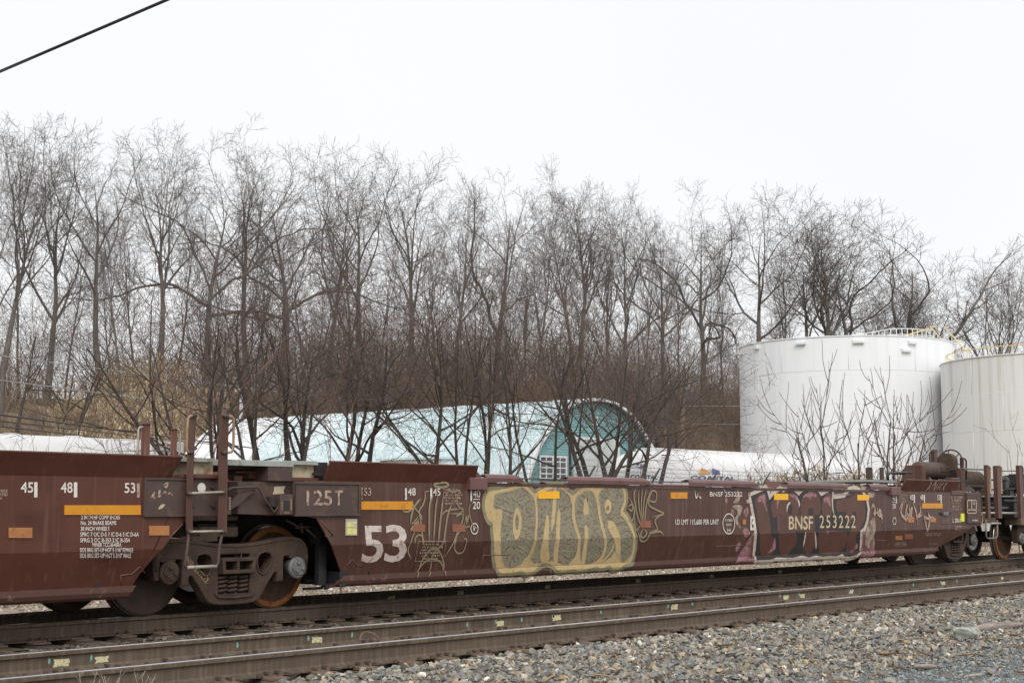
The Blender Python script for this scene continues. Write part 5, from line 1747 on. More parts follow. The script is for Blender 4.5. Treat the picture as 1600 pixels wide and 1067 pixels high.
# ------------------------------------------------------------------ next car, mostly out of frame
ORG_C = (36, TC, 0)
carC = thing('well_car', 'dark end of the next car with ladder posts and black machinery on its deck', 'well car', ORG_C, 'brown well cars of the train')
for px, top, Y, w in ((1541, 728, S - 0.05, 0.065), (1557, 729, S - 0.05, 0.095), (1592, 728.5, S - 0.05, 0.085)):
    post(px, top, Y, 0.95, ORG_C, carC, w)
for px in (1543, 1560.5, 1594):
    rod([(px, 729), (px + 3.2, 729), (px + 4, 732), (px + 4.5, 770), (px + 1, 773)], S - 0.05, 0.022, 'grab_iron', M['handle_rust'] if px < 1590 else M['frame_paint'], carC, ORG_C)
rod([(1540, 812), (1541, 838), (1543, 841), (1556, 840.5), (1558.5, 836), (1558, 812)], S - 0.05, 0.02, 'step', M['cap_grey'], carC, ORG_C)
rod([(1548, 817.5), (1563, 817.5)], S - 0.06, 0.022, 'rung', M['rung'], carC, ORG_C)
rod([(1535, 801), (1592, 801.5)], S, 0.025, 'rung', M['rung'], carC, ORG_C)
rod([(1531, 793.5), (1600, 793.5), (1640, 794)], S + 0.3, 0.03, 'hand_rail', M['cap_grey'], carC, ORG_C)
g = MB(ORG_C)
g.box(33.2, 60, S + 0.15, 2 * TC - S - 0.15, 0.95, 1.42)
g.box(32.5, 33.6, S + 0.5, 2 * TC - S - 0.5, 0.95, 1.3)
g.box(32.6, 60, S + 0.10, S + 0.15, 1.30, 1.36)
g.build('underframe', M['black'], carC, bevel=0.02)
g = MB(ORG_C)
g.box(33.15, 60, S + 0.12, 2 * TC - S - 0.12, 1.425, 1.455)
g.build('deck', M['grate'], carC)
g = MB(ORG_C)
pbox(g, 1534, 809, 1556, 817, S + 0.2, S + 0.6)
g.build('coupler_pocket', M['plate'], carC, bevel=0.01)
g = MB(ORG_C)
pbox(g, 1596, 806, 1615, 820, S + 0.1, S + 0.5)
g.build('coupler_pocket', M['plate'], carC, bevel=0.01)
g = MB(ORG_C)
pbox(g, 1536, 802, 1544, 815, S + 0.1, S + 0.2)
g.build('coupler_pocket', M['plate'], carC, bevel=0.01)
rr = random.Random(5)
for i in range(26):
    px = rr.uniform(1563, 1590)
    py = rr.uniform(748, 772)
    c = at(px, py, 14.6 + rr.uniform(-0.5, 0.6))
    s = rr.uniform(0.05, 0.16)
    fm = MB(ORG_C)
    if rr.random() < 0.5:
        fm.box(c[0] - s, c[0] + s, c[1] - s, c[1] + s, c[2] - s * 0.8, c[2] + s * 0.8)
    else:
        fm.lathe((c[0], c[1], c[2]), rr.choice('xyz'), [(-s, 0), (-s, s * .8), (s, s * .8), (s, 0)], 10)
    fm.build('brake_valve', M['black'], carC)
g = MB(ORG_C)
xa, za = xz(1507, 748, 15.4)
xb, _ = xz(1527, 748, 15.4)
g.lathe((0, 15.4, za), 'x', [(xa - .05, 0), (xa, .2), (xb, .2), (xb + .12, .1), (xb + .13, 0)], 20)
g.box(xb + 0.02, xb + 0.35, 15.2, 15.6, za - 0.22, za + 0.02)
g.box(xb + 0.05, xb + 0.35, 15.2, 15.6, 1.2, za - 0.2)
g.build('air_reservoir', M['truck'], carC)
for pts, r in (([(1534, 765), (1600, 763)], .02), ([(1534, 749.5), (1576, 749.5)], .022), ([(1540, 770), (1552, 776), (1556, 764)], .02), ([(1565, 755), (1573, 755), (1574, 775)], .018), ([(1560, 735.5), (1600, 735.5)], .012)):
    rod(pts, 14.2, r, 'air_pipe', M['truck'], carC, ORG_C)
# ================================================================== yard behind the train
# arched barn ---------------------------------------------------------
BX, BY0, BY1 = 44.65, 34.0, 54.3
ARCH = [(4.62, -0.6), (4.60, 0.3), (4.48, 1.0), (4.22, 2.0), (3.86, 2.83), (3.5, 3.4), (3.12, 3.8), (2.62, 4.28), (2.1, 4.66), (1.45, 4.97), (0.75, 5.12), (0.0, 5.17)]
arch = smooth_line([(-w, z) for w, z in ARCH] + [(w, z) for w, z in ARCH[::-1][1:]], 3)
barn = thing('arched_barn', 'long arched barn with worn pale blue roof and teal front behind the trees', 'barn', (BX, BY0, -0.6))
ORGH = (BX, BY0, -0.6)


def arch_at(Y0, Y1, g0, g1, name, mat, parent):
    mb = MB(ORGH)
    n = len(arch)
    vs = [(BX + x * (1 + g0 / 4.6), Y0, z + g0 * max(0, z) / 5.2) for x, z in arch] + [(BX + x * (1 + g1 / 4.6), Y1, z + g1 * max(0, z) / 5.2) for x, z in arch]
    mb.add(vs, [(i, i + 1, i + 1 + n, i + n) for i in range(n - 1)], True)
    return mb.build(name, mat, parent)


# roof in courses of sheet, each lapping the next
for k in range(13):
    a = BY0 - 0.25 + k * 1.58
    b = min(a + 1.60, BY1)
    arch_at(a, b, 0.09 - 0.02 * (k % 2), 0.085 - 0.02 * (k % 2), 'roof_panel', M['roof_white'] if k > 9 else M['roof_blue'] if k > 4 else M['roof_teal'], barn)
rb = MB(ORGH)
for k in range(14):
    Y = BY0 - 0.25 + k * 1.58
    rb.tube([(BX + x * 1.022, Y, z + 0.09 * max(0, z) / 5.2) for x, z in arch[::2]], 0.018, 4)
rb.build('roof_seam', M['trim_white'], barn)
tr = MB(ORGH)
P = [(BX + x * 1.02, z + 0.09 * max(0, z) / 5.2) for x, z in arch]
for s0, s1, in ((0, 1),):
    Pi = [(BX + (x - BX) * 0.972, z - 0.095) for x, z in P]
    n = len(P)
    ya, yb = BY0 - 0.32, BY0 - 0.22
    vs = [(x, ya, z) for x, z in P] + [(x, ya, z) for x, z in Pi] + [(x, yb, z) for x, z in P] + [(x, yb, z) for x, z in Pi]
    tr.add(vs, [(i, i + 1, n + i + 1, n + i) for i in range(n - 1)] + [(i, 2 * n + i, 2 * n + i + 1, i + 1) for i in range(n - 1)] + [(n + i, n + i + 1, 3 * n + i + 1, 3 * n + i) for i in range(n - 1)])
tr.build('gable_trim', M['trim_white'], barn)
# teal clapboards, one by one
zs = np.arange(-0.5, 5.1, 0.095)
aw = [(z, w) for w, z in ARCH]
first = None
for z in zs:
    w = float(np.interp(z + 0.05, [a for a, _ in aw], [b for _, b in aw])) - 0.05
    if w < 0.2:
        continue
    mb = MB(ORGH)
    ya = BY0
    mb.add([(BX - w, ya - 0.030, z), (BX + w, ya - 0.030, z), (BX + w, ya - 0.008, z + 0.098), (BX - w, ya - 0.008, z + 0.098), (BX - w, ya + 0.02, z), (BX + w, ya + 0.02, z), (BX + w, ya + 0.02, z + 0.098), (BX - w, ya + 0.02, z + 0.098)],
           [(0, 1, 2, 3), (0, 4, 5, 1), (1, 5, 6, 2), (3, 2, 6, 7), (0, 3, 7, 4), (4, 7, 6, 5)])
    mb.build('clapboard', M['siding'], barn)


def window(px0, py0, px1, py1, Y, nx, ny, name='window', parent=barn, org=ORGH, frame=0.07):
    x0, z1 = xz(px0, (py0 + py0) / 2, Y)
    x1, z0 = xz(px1, py1, Y)
    mb = MB(org)
    for a, b, c, d in ((x0, x1, z1 - frame, z1), (x0, x1, z0, z0 + frame), (x0, x0 + frame, z0 + frame, z1 - frame), (x1 - frame, x1, z0 + frame, z1 - frame)):
        mb.box(a, b, Y - 0.07, Y - 0.033, c, d)
    for i in range(1, nx):
        x = x0 + (x1 - x0) * i / nx
        wd = 0.05 if i * 2 == nx else 0.022
        mb.box(x - wd, x + wd, Y - 0.062, Y - 0.034, z0 + frame, z1 - frame)
    for i in range(1, ny):
        z = z0 + (z1 - z0) * i / ny
        mb.box(x0 + frame, x1 - frame, Y - 0.060, Y - 0.036, z - 0.02, z + 0.02)
    w = mb.build(name, M['trim_white'], parent)
    for i in range(nx):
        g = MB(org)
        g.box(x0 + (x1 - x0) * i / nx, x0 + (x1 - x0) * (i + 1) / nx, Y - 0.045, Y - 0.032, z0, z1)
        g.build('pane', M['glass'], w)
    return w


window(841, 711, 884, 750, BY0, 4, 4)
window(924, 650, 932, 668, BY0, 1, 2, frame=0.06)
mb = MB(ORGH)
x0, z1 = xz(897, 686, BY0)
x1, _ = xz(963, 688, BY0)
for a, b in ((x0, x0 + (x1 - x0) * 0.495), (x0 + (x1 - x0) * 0.505, x1)):
    d = MB(ORGH)
    d.box(a, b, BY0 - 0.085, BY0 - 0.035, -0.5, z1)
    for k in range(5):
        zz = -0.45 + k * (z1 + 0.45) / 5
        d.box(a + 0.12, b - 0.12, BY0 - 0.095, BY0 - 0.085, zz + 0.08, zz + (z1 + 0.45) / 5 - 0.04)
    d.build('barn_door', M['door_grey'], barn)
mb.box(x0 - 0.09, x0, BY0 - 0.10, BY0 - 0.032, -0.5, z1).box(x1, x1 + 0.09, BY0 - 0.10, BY0 - 0.032, -0.5, z1).box(x0 - 0.09, x1 + 0.09, BY0 - 0.10, BY0 - 0.032, z1, z1 + 0.09)
mb.build('door_frame', M['trim_white'], barn)
bw = MB(ORGH)
n = len(arch)
bw.add([(BX + x, BY1 - 0.05, z) for x, z in arch], [tuple(range(n))])
bw.build('end_wall', M['roof_white'], barn)
# side dormer with two windows low on the left slope
Yd0, Yd1 = 37.4, 40.6
dm = MB(ORGH)
xl = BX - 4.5
dm.box(xl - 0.25, BX - 3.2, Yd0, Yd1, 1.5, 2.95)
dmo = dm.build('side_dormer', M['roof_white'], barn)
for a, b in ((Yd0 + 0.25, Yd0 + 1.35), (Yd1 - 1.35, Yd1 - 0.25)):
    g = MB(ORGH)
    g.box(xl - 0.285, xl - 0.252, a, b, 1.9, 2.6)
    g.build('pane', M['glass'], dmo)
g = MB(ORGH)
g.box(xl - 0.4, BX - 3.0, Yd0 - 0.1, Yd1 + 0.1, 2.953, 3.03)
g.build('dormer_roof', M['roof_blue'], dmo)

# storage tanks -------------------------------------------------------
def oil_tank(cx, cy, R, ztop, label, mat, courses, fins, seed):
    t = thing('storage_tank', label, 'storage tank', (cx, cy, -0.6), 'white storage tanks')
    org = (cx, cy, -0.6)
    h = (ztop + 0.6) / courses
    N = 40
    for k in range(courses):
        z0, z1 = -0.6 + k * h, -0.6 + (k + 1) * h
        rr = R + (0.006 if k % 2 else 0.0)
        mb = MB(org)
        mb.lathe((cx, cy, 0), 'z', [(z0, rr), (z1, rr)], 96)
        mb.f, mb.sm = mb.f[:96], mb.sm[:96]
        mb.build('shell_course', mat, t)
    sm = MB(org)
    for k in range(1, courses):
        z = -0.6 + k * h
        sm.lathe((cx, cy, z), 'z', [(-0.014, R), (-0.009, R + 0.011), (0.009, R + 0.011), (0.014, R)], 72)
    rnd = random.Random(seed)
    for k in range(courses):
        for i in range(10):
            a = 2 * math.pi * (i + 0.5 * (k % 2)) / 10 + 0.2
            q = Vector((math.cos(a), math.sin(a), 0))
            p0 = Vector((cx, cy, 0)) + q * (R + 0.002)
            sm.tube([tuple(p0 + Vector((0, 0, -0.6 + k * h))), tuple(p0 + Vector((0, 0, -0.6 + (k + 1) * h)))], 0.013, 4)
    sm.build('weld_seam', M['tank_trim'], t)
    rf = MB(org)
    rf.lathe((cx, cy, 0), 'z', [(ztop - 0.02, R + 0.05), (ztop + 0.03, R + 0.05), (ztop + 0.05, R - 0.05), (ztop + 0.55, 0.0)], 72)
    rf.build('roof', mat, t)
    for px, py, w in fins:                                   # little weather hoods round the rim
        d = at(px, py, 30.0) - np.array([0, 0, CAM_H])
        qa, qb, qc = d[0] ** 2 + d[1] ** 2, -2 * (d[0] * cx + d[1] * cy), cx * cx + cy * cy - R * R
        k_ = (-qb - math.sqrt(max(0, qb * qb - 4 * qa * qc))) / (2 * qa)
        p = np.array([0, 0, CAM_H]) + d * k_
        n = Vector((p[0] - cx, p[1] - cy, 0)).normalized()
        tg = Vector((-n.y, n.x, 0))
        c = Vector((cx, cy, 0)) + n * R
        W = w
        mb = MB(org)
        z = p[2]
        pts = []
        for s in (-1, 1):
            b = c + tg * (W * s)
            pts += [tuple(b + Vector((0, 0, z + 0.11))), tuple(b + n * 0.2 + Vector((0, 0, z + 0.02))), tuple(b + n * 0.2 + Vector((0, 0, z - 0.10))), tuple(b + Vector((0, 0, z - 0.10)))]
        mb.add(pts, [(0, 1, 2, 3), (4, 7, 6, 5), (0, 4, 5, 1), (1, 5, 6, 2), (2, 6, 7, 3)])
        mb.build('vent_hood', M['tank_trim'], t)
    return t, org


T1 = (78.0, 41.0, 6.08)
Z1 = 10.42
tank1, o1 = oil_tank(*T1, Z1, 'large clean white storage tank with a curved walkway on its rim', M['tank'], 6, [(1183, 543, .22), (1252, 536, .28), (1341, 533.5, .30), (1424, 535, .25), (1415, 547.5, .28), (1158.5, 552, .2)], 1)
T2 = (78.38, 28.65, 6.1)
Z2 = 8.78
tank2, o2 = oil_tank(*T2, Z2, 'rust and algae streaked white storage tank at the right edge', M['tank_stained'], 5, [], 2)


def circ(T, a, z, dr=0.0):
    return (T[0] + (T[2] + dr) * math.cos(a), T[1] + (T[2] + dr) * math.sin(a), z)


# railing of the raised walkway round the back of the first roof
rl = MB(o1)
aa = np.linspace(math.radians(26), math.radians(-35), 17)


def rail_z(a):
    return float(np.interp(math.degrees(a), [-35, -10, 0, 26], [11.62, 12.0, 12.05, 11.75]))


for dz in (0.0, -0.36, -0.72):
    rl.tube([circ(T1, a, rail_z(a) + dz, -0.25) for a in aa], 0.030, 5)
rl.build('rim_railing', M['rail_white'], tank1)
for a in aa:
    MB(o1).tube([circ(T1, a, Z1 + 0.02, -0.25), circ(T1, a, rail_z(a), -0.25)], 0.028, 5).build('railing_post', M['rail_white'], tank1)
wk = MB(o1)
for a, b in zip(aa[:-1], aa[1:]):
    q = [circ(T1, a, rail_z(a) - 1.15, -0.2), circ(T1, b, rail_z(b) - 1.15, -0.2), circ(T1, b, rail_z(b) - 1.15, -1.0), circ(T1, a, rail_z(a) - 1.15, -1.0)]
    wk.add(q + [(x, y, z - 0.06) for x, y, z in q], [(0, 1, 2, 3), (4, 7, 6, 5), (0, 4, 5, 1), (2, 6, 7, 3)])
wk.build('walkway', M['tank_trim'], tank1)
# stair bridging down to the second tank
p_hi = Vector((82.75, 37.45, Z1 + 0.32))
p_lo = Vector((79.75, 34.7, Z2 - 0.05))
dirv = (p_lo - p_hi)
side = Vector((dirv.y, -dirv.x, 0)).normalized() * 0.42
stw = thing('tank_stair', 'white stair with yellow handrails bridging the two storage tanks', 'stair', tuple(p_hi))
os_ = tuple(p_hi)
for s in (-1, 1):
    m_ = MB(os_)
    b = side * s
    q = [p_hi + b, p_lo + b]
    m_.add([tuple(q[0] + Vector((0, 0, -.16))), tuple(q[1] + Vector((0, 0, -.16))), tuple(q[1] + Vector((0, 0, .1))), tuple(q[0] + Vector((0, 0, .1)))] + [tuple(v + side.normalized() * 0.04 + Vector((0, 0, dz))) for v, dz in ((q[0], -.16), (q[1], -.16), (q[1], .1), (q[0], .1))],
           [(0, 1, 2, 3), (4, 7, 6, 5), (0, 4, 5, 1), (3, 2, 6, 7)])
    m_.build('stringer', M['rail_white'], stw)
    m_ = MB(os_)
    m_.tube([tuple(q[0] + Vector((0, 0, 1.1))), tuple(q[1] + Vector((0, 0, 1.1)))], 0.036, 6)
    m_.build('handrail', M['rail_yellow'], stw)
    m_ = MB(os_)
    m_.tube([tuple(q[0] + Vector((0, 0, .6))), tuple(q[1] + Vector((0, 0, .6)))], 0.022, 5)
    for k in range(7):
        v = q[0].lerp(q[1], k / 6)
        m_.tube([tuple(v), tuple(v + Vector((0, 0, 1.1)))], 0.025, 5)
    m_.build('baluster', M['rail_white'], stw)
for k in range(12):
    v = p_hi.lerp(p_lo, (k + 0.5) / 12)
    m_ = MB(os_)
    m_.add([tuple(v + side * a + dirv.normalized() * c + Vector((0, 0, d))) for a, c, d in ((-1, -.1, 0), (1, -.1, 0), (1, .1, 0), (-1, .1, 0), (-1, -.1, -.03), (1, -.1, -.03), (1, .1, -.03), (-1, .1, -.03))], [(0, 1, 2, 3), (4, 7, 6, 5), (0, 4, 5, 1), (1, 5, 6, 2), (2, 6, 7, 3), (3, 7, 4, 0)])
    m_.build('tread', M['tank_trim'], stw)
# yellow handrail round the far tank and across the first roof
yl2 = MB(o2)
aa = np.linspace(math.radians(85), math.radians(250), 26)
yl2.tube([circ(T2, a, Z2 + 0.48, -0.3) for a in aa], 0.026, 5)
for a in aa[::2]:
    yl2.tube([circ(T2, a, Z2, -0.3), circ(T2, a, Z2 + 0.48, -0.3)], 0.022, 5)
yl2.build('rim_railing', M['rail_yellow'], tank2)
yl = MB(o1)
yl.tube([at(1404, 528, 39.0), tuple(p_hi + Vector((0, 0, 1.12)))], 0.04, 6)
yl.build('handrail', M['rail_yellow'], tank1)

# road tankers --------------------------------------------------------
def tanker(x0, x1, Y, zc, ry, rz_, label, grp, dome0=True, dome1=True):
    t = thing('tank_trailer', label, 'tank trailer', ((x0 + x1) / 2, Y, -0.6), grp)
    org = ((x0 + x1) / 2, Y, -0.6)
    mb = MB(org)
    N = 36
    rings = []
    pr = ([(x0 - 0.55, 0.0), (x0 - 0.52, .3), (x0 - 0.42, .6), (x0 - 0.25, .82), (x0, .96), (x0 + 0.3, 1.0)] if dome0 else [(x0, 0), (x0, 1)]) + ([(x1 - .3, 1.0), (x1, .96), (x1 + .25, .82), (x1 + .42, .6), (x1 + .52, .3), (x1 + .55, 0)] if dome1 else [(x1, 1), (x1, 0)])

    def se(a, k):
        c, s = math.cos(a), math.sin(a)
        e = 0.62
        return (math.copysign(abs(c) ** e, c) * ry * k, math.copysign(abs(s) ** e, s) * rz_ * k)
    vs = []
    for x, k in pr:
        for i in range(N):
            y, z = se(2 * math.pi * i / N, k)
            vs.append((x, Y + y, zc + z))
    fs = [(i * N + j, i * N + (j + 1) % N, (i + 1) * N + (j + 1) % N, (i + 1) * N + j) for i in range(len(pr) - 1) for j in range(N)]
    mb.add(vs, fs, True)
    mb.build('tank_body', M['trailer'], t)
    L = x1 - x0
    for k in range(1, int(L / 1.5)):
        x = x0 + k * 1.5
        pts = [(x, Y + se(2 * math.pi * i / N, 1.008)[0], zc + se(2 * math.pi * i / N, 1.008)[1]) for i in range(N + 1)]
        MB(org).tube(pts, 0.02, 4, caps=False).build('band', M['trim_white'], t)
    ch = MB(org)
    ch.box(x0 + 0.3, x1 - 0.3, Y - 0.45, Y + 0.45, zc - rz_ - 0.25, zc - rz_ + 0.1)
    ch.build('chassis', M['dark'], t)
    for k in range(2):
        for s in (-1, 1):
            w = MB(org)
            xx = x1 - 1.5 - k * 1.3 if dome1 else x0 + 1.5 + k * 1.3
            w.lathe((xx, Y + s * 0.95, -0.05), 'y', [(-0.14, 0.2), (-0.14, 0.46), (-0.1, 0.5), (0.1, 0.5), (0.14, 0.46), (0.14, 0.2)], 24)
            w.build('tyre', M['black'], t)
    return t, org


tk1, ok1 = tanker(0.5, 20.45, 28.6, 1.42, 1.22, 1.30, 'long plain white tank trailer behind the left well car', 'white road tank trailers')
g = MB(ok1)
g.box(20.0, 20.9, 27.6, 28.7, 2.3, 2.66)
g.build('rear_box', M['trailer'], tk1, bevel=0.03)
g = MB(ok1)
for x in (20.15, 20.42):
    g.box(x, x + 0.16, 27.575, 27.6, 2.57, 2.60)
g.build('marker_lamp', M['lamp_red'], tk1)
g = MB(ok1)
g.box(20.2, 20.62, 27.58, 27.6, 2.33, 2.47)
g.build('access_plate', M['trailer_grey'], tk1)

tk2, ok2 = tanker(41.0, 55.6, 29.4, 1.72, 1.22, 1.36, 'white tank trailer with COASTAL lettering behind the fence', 'white road tank trailers')
g = MB(ok2)
g.box(41.5, 55.4, 29.0, 29.8, 3.05, 3.2)
g.build('catwalk', M['trailer'], tk2, bevel=0.02)


def tk_text(s, px0, py0, px1, py1, Y, mat, parent, org, name='lettering', bold=0.03):
    V, F = text_shape(s, bold)
    x0, za = xz(px0, py0, Y)
    x1, zb = xz(px1, py1, Y)
    MB(org).add([(x0 + u * (x1 - x0), Y, zb + v * (za - zb)) for u, v in V], F).build(name, mat, parent)


YS = 29.4 - 1.22 - 0.012
tk_text('COASTAL', 1079, 742.5, 1150, 751, YS, M['logo_navy'], tk2, ok2)
tk_text('COASTAL', 985, 741, 1028, 748.5, YS - 0.35, M['logo_navy'], tk2, ok2)
pl = MB(ok2)
x0, za = xz(980, 738, YS - 0.335)
x1, zb = xz(1031, 762, YS - 0.335)
pl.box(x0, x1, YS - 0.335, YS + 0.3, zb, za + 0.12)
pl.build('front_cabinet', M['trailer'], tk2, bevel=0.04)
lg = MB(ok2)
lg.add([(*xz(px, py, YS - 0.2)[:1], YS - 0.2, xz(px, py, YS - 0.2)[1]) for px, py in ((997, 728), (1010, 733), (1009, 741), (999, 739))], [(0, 1, 2, 3)])
lg.build('emblem', M['logo_blue'], tk2)
hf = MB(ok2)
for a, b, c, d in ((995, 724.5, 1011, 726.5), (995, 724.5, 997, 741), (1009.5, 724.5, 1011, 741)):
    pbox(hf, a, b, c, d, YS - 0.24, YS)
hf.build('hatch_frame', M['trailer_grey'], tk2)
g = MB(ok2)
for px in (1012, 1016, 1041, 1046):
    pbox(g, px, 710, px + 2.5, 711.6, YS + 0.1, YS + 0.3)
g.build('marker_lamp', M['lamp_red'], tk2)
em = MB(ok2)
em.add([(xz(px, py, YS)[0], YS, xz(px, py, YS)[1]) for px, py in ((1096, 730), (1112, 738), (1104, 740.5), (1092, 740))], [(0, 1, 2, 3)])
em.build('emblem', M['logo_orange'], tk2)
em = MB(ok2)
em.add([(xz(px, py, YS)[0], YS, xz(px, py, YS)[1]) for px, py in ((1112, 731), (1124, 735), (1126, 741), (1114, 740))], [(0, 1, 2, 3)])
em.build('emblem', M['logo_blue'], tk2)

# chain link fence with barbed wire -----------------------------------
FY, FX0, FX1 = 24.2, 28.5, 58.5
fence = thing('chain_link_fence', 'chain link fence topped with barbed wire behind the train', 'fence', (FX0, FY, -0.55))
of = (FX0, FY, -0.55)
zt = 1.94
k = 0
x = FX0
while x <= FX1:
    p = MB(of)
    p.tube([(x, FY, -0.6), (x, FY, zt)], 0.03, 8)
    p.tube([(x, FY, zt - 0.02), (x + 0.03, FY - 0.24, zt + 0.34)], 0.026, 6)
    p.build('fence_post', M['fence_post'], fence)
    x += 3.0
w = MB(of)
w.tube([(FX0, FY, zt - 0.03), (FX1, FY, zt - 0.03)], 0.021, 6)
w.build('top_rail', M['fence_post'], fence)
for k in range(3):
    t_ = (k + 1) / 3
    w = MB(of)
    pts = []
    nx = int((FX1 - FX0) / 1.0)
    for i in range(nx + 1):
        xx = FX0 + i * 1.0
        pts.append((xx, FY - 0.24 * t_, zt + 0.34 * t_ - 0.03 * math.sin(math.pi * ((xx - FX0) % 3.0) / 3.0)))
    w.tube(pts, 0.005, 4)
    rr = random.Random(k)
    for i in range(int((FX1 - FX0) / 0.14)):
        xx = FX0 + i * 0.14 + rr.uniform(-.02, .02)
        zz = zt + 0.34 * t_ - 0.03 * math.sin(math.pi * ((xx - FX0) % 3.0) / 3.0)
        w.tube([(xx - .02, FY - .24 * t_ - .015, zz - .02), (xx + .02, FY - .24 * t_ + .015, zz + .02)], 0.004, 3, caps=False)
    tag(w.build('barbed_wire', M['galv'], fence), kind='stuff')
link = MB(of)
s = 0.064
hgt = 1.35
for i in range(int((FX1 - FX0) / s)):
    xx = FX0 + i * s
    for d in (-1, 1):
        xe = xx + d * hgt
        link.tube([(xx, FY - 0.035, zt - 0.04), (xe, FY - 0.035, zt - 0.04 - hgt)], 0.0022, 3, caps=False)
tag(link.build('wire_mesh', M['galv'], fence), kind='stuff')

# poles and cables ----------------------------------------------------
def upole(px, top, Y, r, label, mat, name='utility_pole', cat='utility pole'):
    x, z = xz(px, top, Y)
    zb = float(hz(x, Y)) - 0.3
    t = thing(name, label, cat, (x, Y, zb))
    mb = MB((x, Y, zb))
    mb.tube([(x, Y, zb), (x + .02, Y, (z + zb) / 2), (x, Y, z)], [r * 1.25, r * 1.1, r * 0.85], 12)
    mb.build('pole', mat, t)
    return t, (x, Y, zb), (x, z)


pt, po_, (pxx, pzz) = upole(1066, 602, 50, 0.17, 'brown wooden utility pole standing left of the large white tank', M['pole'])
lt_, lo_, (lx, lz) = upole(377, 612, 31.5, 0.05, 'slim pale lamp post behind the barn end trees', M['trim_white'], 'lamp_post', 'lamp post')
mb = MB(lo_)
mb.tube([(lx, 31.5, lz), (lx - 0.05, 31.5, lz + 0.05), (lx - 0.15, 31.45, lz + 0.06)], 0.022, 6)
mb.build('lamp_arm', M['trim_white'], lt_)
mb = MB(lo_)
mb.lathe((lx - 0.19, 31.4, lz + 0.02), 'z', [(-0.08, 0.0), (-0.075, 0.07), (0.0, 0.10), (0.03, 0.07), (0.05, 0)], 14)
mb.build('lamp_head', M['lens'], lt_)


def cable(pa, pb, Ya, Yb, r, label, mat, ext0=0.0, ext1=0.0, sag=0.3, group=None):
    a, b = Vector(at(*pa, Ya)), Vector(at(*pb, Yb))
    d = b - a
    a2, b2 = a - d * ext0, b + d * ext1
    n = 24
    pts = []
    for i in range(n + 1):
        t = i / n
        p = a2.lerp(b2, t)
        pts.append(tuple(p + Vector((0, 0, -sag * 4 * t * (1 - t)))))
    c = MB(tuple(a))
    c.tube(pts, r, 6)
    o = c.build('overhead_cable', mat, None, tuple(a))
    tag(o, label, 'cable', group)
    return o


cable((0, 111), (261, -1), 20, 17, 0.0135, 'upper strand of the thick dark cable crossing the top left corner of sky', M['cable'], 1.5, 2.5, 0.0, 'paired cables in the corner of the sky')
cable((0, 113), (266, -1), 20, 17, 0.015, 'lower strand of the thick dark cable crossing the top left corner of sky', M['cable'], 1.5, 2.5, 0.0, 'paired cables in the corner of the sky')
for i, (pa, pb, r, lb, m_) in enumerate((((0, 648), (290, 686), 0.028, 'thickest black cable low across the hillside at the left', 'cable'), ((0, 658), (240, 684), 0.020, 'middle black cable low across the hillside at the left', 'cable'), ((0, 666), (170, 685), 0.022, 'lowest black cable above the left white trailer', 'cable'),
                                          ((0, 556), (262, 590), 0.018, 'pale wire strung before the tree trunks at the left', 'cable_light'), ((0, 594), (150, 613), 0.018, 'pale wire strung across the brown slope at the left', 'cable_light'))):
    cable(pa, pb, 40, 46, r, lb, M[m_], 0.6, 1.0, 0.0, 'utility wires on the hillside')
for i, (pa, pb, lb) in enumerate((((1066, 634), (1158, 634.5), 'upper pale wire running from the wooden pole to the tank'), ((1068, 662), (1158, 663), 'lower pale wire running from the wooden pole to the tank'))):
    cable(pa, pb, 50, 44, 0.018, lb, M['cable_light'], 0, 0.2, 0.0, 'utility wires by the tank')
